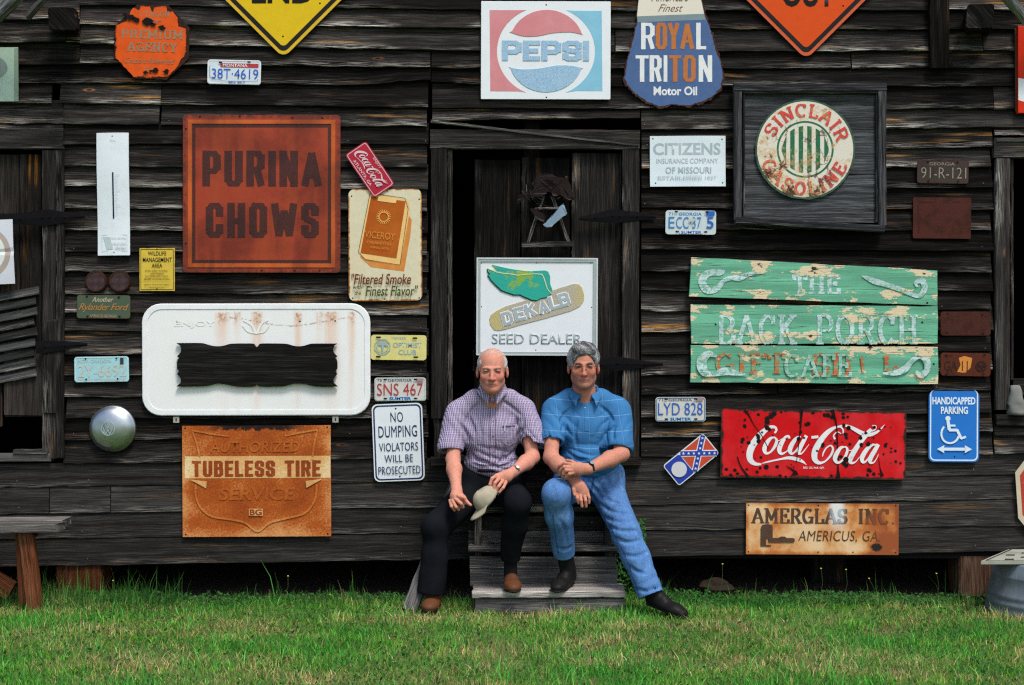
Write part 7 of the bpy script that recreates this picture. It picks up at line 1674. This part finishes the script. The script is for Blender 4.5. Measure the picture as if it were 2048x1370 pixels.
def watch(parent, c, ax, out, r, band, face, wr=.021):
    ax = ax.normalized(); out = (out - ax * out.dot(ax)).normalized(); v = ax.cross(out); vs, fs = [], []; N = 32
    for k in range(N):
        a = k * 6.2832 / N
        for h in (-.008, .008): vs.append(c + out * (r * math.cos(a)) + v * (r * .92 * math.sin(a)) + ax * h - parent.location)
    for k in range(N): j = (k + 1) % N; fs.append((2 * k, 2 * k + 1, 2 * j + 1, 2 * j))
    o = mobj('watch_band', mesh_of(vs, fs), band, None, True); m = o.modifiers.new('thick', 'SOLIDIFY'); m.thickness = .003; m.offset = 1
    w = bpy.data.objects.new('wristwatch', None); COL.objects.link(w); w.parent = parent; o.parent = w
    q = out.to_track_quat('Z', 'Y'); bm = bmesh.new(); bmesh.ops.create_cone(bm, cap_ends=True, segments=24, radius1=wr * .62, radius2=wr * .55, depth=.007)
    for vv in bm.verts: vv.co = q @ vv.co + c + out * (r + .003) - parent.location
    me = bpy.data.meshes.new('watch_case'); bm.to_mesh(me); bm.free(); mobj('watch_case', me, band, w, False)
    bm = bmesh.new(); bmesh.ops.create_circle(bm, cap_ends=True, segments=24, radius=wr * .46)
    for vv in bm.verts: vv.co = q @ vv.co + c + out * (r + .0072) - parent.location
    me = bpy.data.meshes.new('watch_face'); bm.to_mesh(me); bm.free(); mobj('watch_face', me, face, w, False)

def hair_mat(name, a, b, c3):
    t = NT(name); v = t.obj(); n = t.noise(t.vm('MULTIPLY', v, (260, 120, 60)), 1, 4, .7); n2 = t.noise(v, 18, 3, .6)
    c = t.ramp(t.ma('ADD', t.ma('MULTIPLY', n, .6), t.ma('MULTIPLY', n2, .4)), [(.40, a), (.50, b), (.60, c3)]); t.bump(n, .7, .004); return t.fin(c, .55, 0, .3)

# ======== older man
A = empty('person', P(978, 965, -.17), 'white-haired man in purple checked shirt and black trousers, seated, holding a khaki cap', 'person')
lo, hi = (-.50, -.80, .45), (.26, .02, 1.52)
B_ = Field(lo, hi, .0033)
nb = P(985, 800, -.27); hc = P(984.5, 741, -.345)
MA = head(B_, hc, 1.03, 0.0, .05, True)
B_.cone(nb + Vector((0, .01, -.03)), hc + Vector((0, .020, -.055)), .066, .056, .03)
B_.ell(P(982, 855, -.23), (.13, .085, .17), .02); B_.cone(P(930, 822, -.24), P(1038, 822, -.24), .045, .045, .03); B_.ell(P(982, 925, -.19), (.13, .09, .12), .03)
sA, eA, wA = P(915, 824, -.25), P(906, 918, -.36), P(913, 978, -.52)
sB, eB, wB = P(1052, 822, -.25), P(1065, 915, -.34), P(1027, 944, -.50)
B_.cone(sA, eA, .043, .037, .02); B_.cone(eA, eA.lerp(wA, .35), .038, .041, .02); B_.cone(eA.lerp(wA, .35), wA, .041, .027, .02)
B_.cone(sB, eB, .043, .038, .02); B_.cone(eB, eB.lerp(wB, .35), .039, .042, .02); B_.cone(eB.lerp(wB, .35), wB, .042, .027, .02)
# fist on the left thigh
pc = P(916, 1000, -.57); B_.cone(wA, P(914, 990, -.545), .029, .034, .015, sq=(0, 0, 1), sf=.9); B_.cone(P(912, 993, -.56), P(922, 999, -.57), .034, .032, .012)
finger(B_, [P(916, 992, -.59), P(929, 996, -.615), P(934, 1005, -.61), P(926, 1008, -.59)], .0105, .0085)
finger(B_, [P(911, 998, -.59), P(922, 1007, -.62), P(926, 1014, -.60), P(918, 1013, -.58)], .0105, .0085)
finger(B_, [P(905, 1001, -.585), P(912, 1014, -.61), P(917, 1019, -.59), P(912, 1015, -.57)], .0100, .008)
finger(B_, [P(900, 1001, -.57), P(903, 1013, -.60), P(909, 1020, -.585), P(907, 1014, -.57)], .0092, .0075)
finger(B_, [P(920, 990, -.575), P(930, 998, -.60), P(936, 1006, -.625), P(941, 1010, -.63)], .0105, .0085)
# right-hand side: fingers pinch the cap
B_.cone(wB, P(1013, 952, -.525), .027, .034, .015, sq=(0, 1, 0), sf=.72); B_.cone(P(1013, 953, -.53), P(996, 957, -.54), .034, .030, .012, sq=(0, 1, 0), sf=.72)
finger(B_, [P(994, 951, -.55), P(984, 957, -.575), P(980, 969, -.58), P(984, 979, -.565)], .0105, .0082)
finger(B_, [P(998, 957, -.56), P(990, 966, -.59), P(987, 978, -.59), P(990, 986, -.57)], .0105, .0082)
finger(B_, [P(1005, 962, -.56), P(997, 973, -.59), P(991, 984, -.585), P(989, 988, -.57)], .0100, .008)
finger(B_, [P(1012, 965, -.555), P(1006, 976, -.58), P(999, 984, -.58), P(995, 986, -.57)], .0092, .0072)
finger(B_, [P(1004, 948, -.535), P(994, 955, -.52), P(986, 967, -.53), P(984, 977, -.54)], .0108, .009)
bodyA = B_.mesh('body', M_SKIN, A, head_cols(MA, True), relax=1)
eyes(MA, A); brows_lids(B_, MA, A, True)
# hair: white sides, thin top
H = Field(hc - Vector((.13, .14, .10)), hc + Vector((.13, .16, .17)), .0028)
def hl(M, x, y, z): return M @ Vector((x, y, z))
Ra = Matrix.Rotation(.05, 3, 'X')
H.ell(hl(MA, 0, .022, .034), (.0835, .103, .086), .01, rot=Ra)
H.ell(hl(MA, 0, -.10, -.005), (.073, .13, .100), .012, 'sub', rot=Ra); H.ell(hl(MA, 0, .0, .158), (.062, .20, .078), .02, 'sub', rot=Ra); H.ell(hl(MA, 0, -.03, -.115), (.2, .2, .075), .01, 'sub')
H.ell(hl(MA, .088, -.010, -.030), (.03, .035, .035), .01, 'sub'); H.ell(hl(MA, -.088, -.010, -.030), (.03, .035, .035), .01, 'sub')
H.warp(.0018, 120, 4)
H.mesh('hair', hair_mat('white_hair', (.36, .34, .32), (.62, .60, .57), (.80, .79, .76)), A)
_c = np.array(hc); strands(H, 'hair_locks', 1500, lambda p: np.stack([(p[:, 0] - _c[0]) * 2, np.full(len(p), .6), -.9 + 0 * p[:, 0]], -1), A, M_STR, 3, cols=[(.72, .71, .68), (.60, .58, .55), (.45, .42, .39), (.82, .81, .79)])
_Mi = np.array(MA.inverted())
def _top(p): L = p @ _Mi[:3, :3].T + _Mi[:3, 3]; return (L[:, 2] > .082) & (L[:, 1] > -.055) & (np.abs(L[:, 0]) < .075)
strands(B_, 'thin_crown_hair', 16000, lambda p: np.stack([np.full(len(p), .9), np.full(len(p), .35), 0 * p[:, 0]], -1), A, M_STR, 13, steps=6, st=.006, w=.0004, lift=.0006, keep=_top, cols=[(.60, .58, .55), (.75, .73, .70)])
# shirt
S = Field((-.50, -.50, .60), (.26, .02, 1.36), .004)
S.cone(P(930, 815, -.24), P(1038, 815, -.24), .060, .060, .03); S.cone(P(952, 800, -.25), P(1016, 800, -.25), .060, .060, .05)
S.ell(P(982, 860, -.235), (.178, .118, .165), .05); S.ell(P(984, 925, -.20), (.158, .125, .10), .05)
S.cone(sA, P(901, 894, -.315), .066, .072, .035); S.cone(sB, P(1070, 888, -.31), .066, .076, .035)
S.warp(.0065, 26, 11); S.fold(P(925, 855, -.30), (.8, 0, .6), .05, .006, .13); S.fold(P(1045, 860, -.30), (-.8, 0, .6), .05, .006, .13); S.fold(P(985, 930, -.32), (.3, 0, 1), .045, .008, .16); S.fold(P(1060, 880, -.36), (.7, 0, .7), .035, .005, .09)
for pth in ([(938, 835), (948, 858), (950, 885)], [(925, 850), (935, 875), (936, 886)], [(1030, 835), (1038, 860), (1037, 888)], [(1048, 838), (1044, 862), (1040, 876)], [(1000, 800), (1020, 812), (1040, 830)], [(960, 805), (945, 820), (932, 842)],
            [(940, 905), (955, 920), (975, 926)], [(1030, 900), (1015, 915), (1000, 922)], [(945, 928), (965, 934), (990, 932)], [(1035, 918), (1015, 930), (1000, 934)], [(958, 840), (962, 870), (958, 900)], [(1010, 895), (1008, 912), (1000, 925)]):
    S.crease(pth, .006, .0065, .012)
def endcut(F, a, b, c, r):   # open the end of a sleeve
    n = (b - a).normalized(); F.cone(c - n * .0, c + n * .10, r * 1.6, r * 1.6, .002, 'sub'); 
def opening(F, a, b, r, depth=.03):
    n = (b - a).normalized(); F.cone(b - n * depth, b + n * .12, r, r, .003, 'sub')
def slice_end(F, c, n, rad=.12):
    n = Vector(n).normalized(); m = rad; sl, X, Y, Z = F._blk(np.array(c) - m, np.array(c) + m); d = (X - c[0]) * n.x + (Y - c[1]) * n.y + (Z - c[2]) * n.z
    rr_ = np.sqrt((X - c[0]) ** 2 + (Y - c[1]) ** 2 + (Z - c[2]) ** 2) - rad * .97; F.F[sl] = np.maximum(F.F[sl], np.minimum(d, -rr_))
ca, cb_ = P(903, 902, -.33), P(1066, 890, -.325)
slice_end(S, ca, (ca - sA).normalized() + Vector((.15, 0, 0)), .11); opening(S, sA, ca, .056, .02)
slice_end(S, cb_, (cb_ - sB).normalized() + Vector((-.25, 0, -.1)), .11); opening(S, sB, cb_, .059, .02)
S.cone(nb + Vector((0, .010, .0)), nb + Vector((0, -.01, .12)), .056, .070, .008, 'sub')
S.ell(P(985, 799, -.335), (.024, .022, .018), .012)
SA = S.mesh('shirt', M_CHK, A, relax=1)
collar(A, S, Vector((nb.x, nb.y - .010, nb.z)), .066, P(985, 781, -.30).z, M_CHK, 5, .036, .040, tilt=.40, height=.034)
mb_ = plain((.22, .03, .06), .4, name='maroon_button')
for py in (815, 843, 873, 904, 927): button(A, S, 986 + (py - 815) * .0, py, -.34, .0052, mb_)
strip(A, S, [(986, 806), (986, 850), (986, 890), (985, 930)], 11, M_CHK, 'placket')
strip(A, S, [(991.5, 808), (991.5, 850), (991.5, 890), (990.5, 930)], .9, plain((.09, .06, .12), .8, name='shirt_seam'), 'placket_seam', off=.0028)
strip(A, S, [(980.5, 808), (980.5, 850), (980.5, 890), (979.5, 930)], .9, plain((.09, .06, .12), .8, name='shirt_seam'), 'placket_seam', off=.0028)
drape(A, S, [(1005, 851), (1018, 850), (1031, 850), (1032, 866), (1031, 885), (1018, 892), (1006, 886), (1004, 868)], M_CHK, 'pocket', off=.003)
strip(A, S, [(1005, 853), (1018, 852), (1031, 852)], 1.6, plain((.09, .06, .12), .8, name='shirt_seam'), 'pocket_hem', off=.0065)
for a_, b_ in (((1010, 847), (1009, 862)),):
    p, q = P(*a_, -.37), P(*b_, -.37); y1 = S.surf_y(q.x, q.z) or -.35; tube([P(*a_, y1 - .008), P(*b_, y1 - .008)], .0028, 'pen', plain((.65, .68, .72), .3, name='pen_white'), A)
# trousers
T_ = Field((-.56, -.74, .04), (.16, .02, .86), .0055)
hA, kA, aA = P(948, 978, -.17), P(872, 1056, -.50), P(862, 1188, -.52)
hB, kB, aB = P(1012, 978, -.17), P(1034, 1004, -.585), P(1021, 1118, -.43)
T_.ell(P(980, 962, -.17), (.168, .128, .095), .04); T_.cone(P(950, 950, -.18), P(1014, 950, -.18), .105, .105, .04)
T_.cone(hA, kA, .094, .074, .04); T_.cone(kA, kA.lerp(aA, .4), .074, .068, .03); T_.cone(kA.lerp(aA, .4), aA, .068, .075, .03)
T_.cone(hB, kB, .094, .072, .04); T_.cone(kB, kB.lerp(aB, .4), .070, .066, .03); T_.cone(kB.lerp(aB, .4), aB, .066, .054, .03)
T_.warp(.006, 24, 21);  T_.fold(hA, (1, 0, .4), .05, .005, .15)
slice_end(T_, aB, (aB - kB), .10); slice_end(T_, P(866, 1186, -.52), (-.1, 0, -1), .12)
S2 = P(980, 941, -.2); T_.plane((S2.x, 0, S2.z + .012), (0, .25, 1))
T_.mesh('trousers', M_BLK, A, relax=1)
tube([P(928 + i * 5.6, 941 + .4 * math.sin(i), -.20 - .115 * math.sin(math.pi * (i + .5) / 20)) for i in range(20)], .011, 'belt', M_LEB, A)
F_ = Field((-.53, -.78, -.03), (.12, -.28, .34), .004)
h2, t2 = P(872, 1212, -.44), P(856, 1226, -.66)
for hh_, tt_ in ((P(1020, 1172, -.36), P(1028, 1187, -.575)), (h2, t2)):
    F_ = Field((-.53, -.78, -.03), (.12, -.28, .34), .004); shoe(F_, hh_, tt_, (0, 0, 1)); F_.warp(.0015, 60, 3); sh_ = F_.mesh('shoe', M_LEN, A, relax=1); sh_['label'] = 'brown slip-on shoe'
    F_ = Field((-.53, -.78, -.03), (.12, -.28, .2), .004); sole(F_, hh_, tt_, (0, 0, 1)); so_ = F_.mesh('sole', M_SOLE, A); so_.parent = sh_
    so_.location = (0, 0, 0)
F_ = Field((-.06, -.52, .12), (.08, -.30, .36), .004); F_.cone(aB + Vector((0, .0, .05)), P(1021, 1160, -.41), .036, .038, .01); F_.mesh('sock', plain((.012, .012, .014), .9, name='black_sock'), A)
watch(A, wB.lerp(eB, .06), wB - eB, Vector((.35, -.7, .6)), .0315, plain((.35, .36, .36), .3, .8, name='steel_band'), plain((.80, .80, .80), .3, name='white_dial'))

# cap in his hand
cap = empty('cap', P(975, 1000, -.575), 'khaki baseball cap held upside by the older man, bill hanging down', 'cap')
M_KH = (lambda t: t.fin(t.mix(t.noise(t.obj(), 30, 4, .6), (.27, .235, .165), (.42, .375, .28)), .85, 0, .15))(NT('khaki_twill'))
# crown: hollow panelled dome seen from the side, opening to the right; bill folded down
ux = (P(958, 1016, -.60) - P(992, 972, -.56)).normalized(); zx = Vector((-.80, -.35, .30)); zx = (zx - ux * zx.dot(ux)).normalized(); wx_ = ux.cross(zx)
Mc = Matrix((ux, wx_, zx)).transposed(); cc_ = P(977, 1000, -.580)
vs, fs = [], []; NU, NV = 36, 10
for j in range(NV + 1):
    t_ = j / NV * math.pi / 2
    for i in range(NU):
        a_ = i * 2 * math.pi / NU; rr_ = math.cos(t_) ** .72 * (1 + .05 * math.sin(a_ * 3 + 1) * (1 - j / NV)) * (1 - .018 * (abs(math.sin(a_ * 3)) < .22)); p = Vector((.078 * rr_ * math.cos(a_), .054 * rr_ * math.sin(a_) * (1 + .15 * math.cos(a_)), .074 * math.sin(t_) * (1 + .10 * math.cos(a_))))
        vs.append(Mc @ p + cc_ - cap.location)
for j in range(NV):
    for i in range(NU): fs.append((j * NU + i, j * NU + (i + 1) % NU, (j + 1) * NU + (i + 1) % NU, (j + 1) * NU + i))
o = mobj('crown', mesh_of(vs, fs), M_KH, cap, True); md = o.modifiers.new('thick', 'SOLIDIFY'); md.thickness = .003
vs, fs = [], []
for i in range(13):
    a_ = math.radians(-68 + 136 * i / 12)
    for j in range(5):
        f = j / 4; ext = .070 * f * math.cos(a_ * .9) ** .6; p = Vector((.077 * math.cos(a_) + ext, .055 * math.sin(a_) * (1 - .08 * f), .004 + .020 * f * 0 - .022 * (math.sin(a_) ** 2) * f + .004))
        vs.append(Mc @ p + cc_ - cap.location)
for i in range(12):
    for j in range(4): fs.append((i * 5 + j, i * 5 + j + 1, i * 5 + j + 6, i * 5 + j + 5))
o = mobj('bill', mesh_of(vs, fs), M_KH, cap, True); md = o.modifiers.new('thick', 'SOLIDIFY'); md.thickness = .004
tube([P(985, 978, -.52), P(992, 984, -.55), P(997, 989, -.575)], .005, 'cap_strap', M_KH, cap)

# ======== younger man
Bm = empty('person', P(1178, 962, -.17), 'grey-haired man with glasses in a blue polo shirt and jeans, seated with crossed wrists', 'person')
lo, hi = (.10, -.80, .45), (.78, .02, 1.56)
B_ = Field(lo, hi, .0033); nb = P(1170, 797, -.25); hc = P(1167, 733, -.305)
MB = head(B_, hc, 1.03, -.02, .02, False)
B_.cone(nb + Vector((0, .01, -.03)), hc + Vector((0, .022, -.05)), .070, .060, .03); B_.ell(P(1172, 850, -.22), (.13, .085, .17), .02); B_.ell(P(1175, 925, -.19), (.13, .09, .12), .03); B_.cone(P(1120, 822, -.22), P(1222, 822, -.22), .045, .045, .03)
sA, eA, wA = P(1108, 822, -.24), P(1102, 915, -.40), P(1146, 958, -.575)
sB, eB, wB = P(1236, 822, -.24), P(1243, 908, -.37), P(1176, 938, -.60)
B_.cone(sA, eA, .046, .040, .02); B_.cone(eA, eA.lerp(wA, .35), .041, .044, .02); B_.cone(eA.lerp(wA, .35), wA, .044, .028, .02)
B_.cone(sB, eB, .046, .041, .02); B_.cone(eB, eB.lerp(wB, .35), .042, .045, .02); B_.cone(eB.lerp(wB, .35), wB, .045, .028, .02)
# lower hand hangs between the knees
B_.cone(wA, P(1157, 974, -.60), .029, .037, .015, sq=(0, 1, 0), sf=.7); B_.cone(P(1157, 974, -.60), P(1164, 984, -.60), .038, .038, .012, sq=(0, 1, 0), sf=.65)
finger(B_, [P(1152, 983, -.605), P(1154, 996, -.625), P(1157, 1006, -.62)], .0105, .0085)
finger(B_, [P(1160, 986, -.610), P(1162, 1001, -.635), P(1164, 1013, -.63)], .0108, .0085)
finger(B_, [P(1168, 986, -.605), P(1171, 1001, -.63), P(1172, 1013, -.62)], .0105, .0085)
finger(B_, [P(1174, 982, -.60), P(1178, 995, -.615), P(1178, 1006, -.61)], .0095, .0075)
finger(B_, [P(1150, 968, -.595), P(1147, 979, -.62), P(1149, 990, -.63)], .011, .009)
# upper hand rests over the other wrist
B_.cone(wB, P(1156, 938, -.63), .028, .037, .015, sq=(0, 1, 0), sf=.75); B_.cone(P(1156, 938, -.63), P(1142, 938, -.635), .036, .035, .012, sq=(0, 1, 0), sf=.7)
finger(B_, [P(1144, 929, -.64), P(1130, 926, -.655), P(1120, 931, -.64), P(1115, 939, -.62)], .0105, .0082)
finger(B_, [P(1141, 935, -.65), P(1128, 934, -.665), P(1121, 941, -.65), P(1119, 950, -.635)], .0108, .0082)
finger(B_, [P(1142, 941, -.655), P(1132, 941, -.67), P(1127, 948, -.66), P(1125, 954, -.645)], .0105, .008)
finger(B_, [P(1146, 946, -.65), P(1138, 948, -.665), P(1133, 953, -.655), P(1130, 957, -.645)], .0095, .0075)
finger(B_, [P(1156, 930, -.62), P(1144, 923, -.61), P(1134, 921, -.59)], .011, .009)
B_.mesh('body', M_SKIN, Bm, head_cols(MB, False), relax=1)
eyes(MB, Bm); brows_lids(B_, MB, Bm, False)
H = Field(hc - Vector((.13, .15, .11)), hc + Vector((.13, .16, .18)), .0028); Rb = Matrix.Rotation(-.02, 3, 'Z') @ Matrix.Rotation(.02, 3, 'X')
H.ell(hl(MB, 0, .018, .045), (.090, .108, .094), .01, rot=Rb); H.cone(hl(MB, -.035, -.055, .098), hl(MB, .045, -.060, .090), .024, .020, .02)
H.ell(hl(MB, .004, -.115, -.012), (.071, .110, .090), .010, 'sub', rot=Rb); H.ell(hl(MB, 0, -.05, -.115), (.2, .2, .075), .01, 'sub')
H.ell(hl(MB, .092, -.008, -.038), (.03, .032, .034), .008, 'sub'); H.ell(hl(MB, -.092, -.008, -.038), (.03, .032, .034), .008, 'sub')
H.warp(.0025, 90, 14, dirs=(.8, 0, .5)); H.mesh('hair', hair_mat('grey_hair', (.045, .045, .048), (.16, .165, .17), (.42, .43, .44)), Bm)
_c2 = np.array(hc); strands(H, 'hair_locks', 4200, lambda p: np.stack([.35 + (p[:, 0] - _c2[0]) * 9, -.9 * np.clip((p[:, 2] - _c2[2]) * 12, -.6, 1) + .2, -.2 - 1.2 * (np.abs(p[:, 0] - _c2[0]) > .055)], -1), Bm, M_STR, 5, w=.0012, steps=9, st=.0065, shade=lambda p: np.clip((np.abs(p[:, 0] - _c2[0]) - .045) * 9, -.22, .3) + .1 * ((p[:, 2] - _c2[2]) < .05), cols=[(.05, .05, .055), (.10, .10, .105), (.20, .205, .21), (.34, .35, .36), (.50, .51, .52)])
# glasses
gl = bpy.data.objects.new('eyeglasses', None); COL.objects.link(gl); gl.parent = Bm
class _Q: location = Bm.location
MG = plain((.22, .12, .06), .3, .6, name='thin_metal_frame'); tl = NT('clear_lens'); tl.b.inputs['Transmission Weight'].default_value = 1.0; tl.b.inputs['IOR'].default_value = 1.05; ML = tl.fin((.95, .95, .95), .02, 0, .5)
def re_parent(o): o.parent = gl; return o
for s_ in (-1, 1):
    c = MB @ Vector((s_ * .032, -.112, -.004)); u = (MB @ Vector((s_ * .032 + 1, -.112, -.004)) - c).normalized(); v = Vector((0, 0, 1)); pts = [c + u * (.0225 * abs(math.cos(a)) ** .75 * (1 if math.cos(a) > 0 else -1)) + v * (.0165 * abs(math.sin(a)) ** .75 * (1 if math.sin(a) > 0 else -1)) for a in np.linspace(0, 6.28, 29)[:-1]]
    re_parent(tube(pts, .0010, 'frame', MG, Bm, True)); re_parent(tube([MB @ Vector((s_ * .055, -.108, .004)), MB @ Vector((s_ * .080, -.070, .004)), MB @ Vector((s_ * .086, .0, .002))], .0011, 'temple', MG, Bm))
    re_parent(mobj('lens', mesh_of([p - Bm.location for p in pts], [tuple(range(28))]), ML, Bm))
re_parent(tube([MB @ Vector((-.010, -.113, .002)), MB @ Vector((0, -.116, .005)), MB @ Vector((.010, -.113, .002))], .0011, 'bridge', MG, Bm))
# polo shirt
S = Field((.10, -.54, .60), (.80, .02, 1.36), .004)
S.cone(P(1118, 812, -.23), P(1226, 812, -.23), .062, .062, .03); S.cone(P(1140, 798, -.24), P(1202, 798, -.24), .060, .060, .05)
S.ell(P(1172, 858, -.225), (.178, .120, .165), .05); S.ell(P(1178, 918, -.215), (.175, .145, .115), .05)
S.cone(sA, P(1103, 880, -.33), .066, .068, .035); S.cone(sB, P(1240, 890, -.325), .068, .078, .035)
S.warp(.0065, 24, 31); S.fold(P(1125, 850, -.30), (.7, 0, .7), .05, .007, .14); S.fold(P(1222, 858, -.30), (-.7, 0, .7), .05, .007, .14); S.fold(P(1175, 925, -.33), (.2, 0, 1), .05, .007, .16); S.fold(P(1115, 880, -.36), (1, 0, .4), .035, .005, .1)
for pth in ([(1128, 835), (1134, 860), (1132, 890)], [(1120, 830), (1126, 848), (1125, 862)], [(1220, 832), (1212, 860), (1214, 890)], [(1232, 840), (1226, 866), (1226, 878)], [(1145, 815), (1130, 828), (1120, 845)], [(1200, 812), (1216, 826), (1226, 842)],
            [(1135, 905), (1155, 918), (1180, 920)], [(1225, 900), (1205, 914), (1185, 920)], [(1140, 922), (1160, 930), (1185, 928)], [(1215, 918), (1205, 930), (1190, 934)], [(1154, 840), (1150, 866), (1154, 895)]):
    S.crease(pth, .006, .0070, .012)
ca, cb_ = P(1103, 885, -.35), P(1238, 899, -.345)
slice_end(S, ca, (ca - sA).normalized() + Vector((.1, 0, 0)), .105); opening(S, sA, ca, .054, .02); slice_end(S, cb_, (cb_ - sB).normalized() + Vector((-.15, 0, 0)), .115); opening(S, sB, cb_, .062, .02)
S.cone(nb + Vector((0, .0, -.01)), nb + Vector((0, -.03, .12)), .062, .080, .008, 'sub'); S.cone(P(1173, 814, -.36), P(1171, 780, -.36), .010, .060, .006, 'sub')
S.mesh('polo_shirt', M_POLO, Bm, relax=1)
collar(Bm, S, Vector((nb.x, nb.y - .010, nb.z)), .071, P(1170, 785, -.30).z, M_POLO, 24, .036, .024, tilt=.50, height=.022)
strip(Bm, S, [(1173, 815), (1174, 835), (1174, 862)], 9, M_POLO, 'placket'); button(Bm, S, 1170, 816, -.34, .0045, plain((.70, .72, .72), .3, name='pearl_button'), lift=.006); button(Bm, S, 1174, 840, -.34, .004, plain((.06, .22, .42), .3, name='blue_button'), lift=.006)
# jeans
T_ = Field((.06, -.78, .03), (.90, .02, .86), .0055)
hA, kA, aA = P(1144, 972, -.18), P(1112, 988, -.595), P(1129, 1108, -.41)
hB, kB, aB = P(1210, 972, -.18), P(1252, 1066, -.48), P(1302, 1190, -.58)
T_.ell(P(1178, 962, -.17), (.178, .132, .095), .04); T_.cone(P(1146, 952, -.18), P(1212, 952, -.18), .108, .108, .04)
T_.cone(hA, kA, .096, .073, .04); T_.cone(kA, kA.lerp(aA, .35), .073, .073, .04); T_.cone(kA.lerp(aA, .35), aA, .073, .060, .03)
T_.cone(hB, kB, .100, .077, .04); T_.cone(kB, kB.lerp(aB, .4), .077, .072, .03); T_.cone(kB.lerp(aB, .4), aB, .072, .070, .03)
T_.warp(.004, 26, 41); T_.fold(kB, (kB - hB), .06, .004, .17); T_.fold(aB + Vector((0, 0, .08)), (aB - kB), .06, .003, .14); T_.fold(P(1195, 985, -.28), (.8, 0, .5), .04, .008, .14)
for pth in ([(1200, 990), (1225, 1003), (1255, 1008)], [(1195, 1005), (1222, 1022), (1262, 1028)], [(1198, 1030), (1230, 1042), (1270, 1042)], [(1215, 1052), (1245, 1062), (1285, 1060)], [(1225, 1075), (1255, 1085), (1290, 1078)], [(1245, 1110), (1275, 1112), (1300, 1100)], [(1256, 1132), (1275, 1144), (1290, 1146)], [(1270, 1178), (1292, 1182), (1318, 1172)],
            [(1120, 1040), (1130, 1062), (1134, 1090)], [(1110, 1095), (1128, 1100), (1144, 1094)], [(1155, 1000), (1175, 1012), (1195, 1010)], [(1183, 975), (1205, 985), (1232, 982)]):
    T_.crease(pth, .006, R.uniform(.0025, .0055), .014)
slice_end(T_, aA, (aA - kA), .10); slice_end(T_, aB, (aB - kB), .125); opening(T_, kA, aA, .048, .015); opening(T_, kB, aB, .062, .015)
S2 = P(1178, 943, -.2); T_.plane((S2.x, 0, S2.z + .012), (0, .25, 1)); T_.mesh('jeans', M_DEN, Bm, relax=1)
md = plain((.030, .09, .26), .8, name='denim_seam'); gd = plain((.34, .42, .52), .8, name='pale_stitching')
strip(Bm, T_, [(1106, 1030), (1109, 1060), (1113, 1085), (1117, 1106)], 1.3, md, 'side_seam'); strip(Bm, T_, [(1203, 1022), (1235, 1080), (1258, 1130), (1280, 1192)], 1.5, md, 'side_seam')
strip(Bm, T_, [(1188, 955), (1184, 975), (1180, 995)], 4, md, 'fly')
tube([P(1122 + i * 5.8, 944 + .4 * math.sin(i), -.19 - .135 * math.sin(math.pi * (i + .5) / 20)) for i in range(20)], .012, 'belt', M_LEB, Bm)
F_ = Field((.12, -.86, -.04), (1.08, -.28, .36), .0042)
h1, t1 = P(1140, 1168, -.33), P(1110, 1187, -.55); h2, t2 = P(1296, 1208, -.53), P(1374, 1241, -.70)
for hh_, tt_, q0_, q1_ in ((h1, t1, h1 + Vector((-.01, -.045, .06)), aA + Vector((0, -.01, .02))), (h2, t2, h2 + (t2 - h2) * .22 + Vector((0, 0, .06)), aB + Vector((0, 0, .03)))):
    F_ = Field((.12, -.86, -.04), (1.08, -.28, .36), .0042); shoe(F_, hh_, tt_, (0, 0, 1)); F_.cone(q0_, q1_, .045, .043, .02); F_.warp(.0018, 60, 6); sh_ = F_.mesh('boot', M_LEB, Bm, relax=1)
    F_ = Field((.12, -.86, -.04), (1.08, -.28, .2), .0042); sole(F_, hh_, tt_, (0, 0, 1)); so_ = F_.mesh('sole', M_SOLE, Bm); so_.parent = sh_
watch(Bm, wB.lerp(eB, .04), wB - eB, Vector((-.1, -.8, .55)), .0335, plain((.015, .016, .018), .4, name='black_band'), plain((.30, .42, .48), .2, .3, name='grey_dial'), wr=.024)
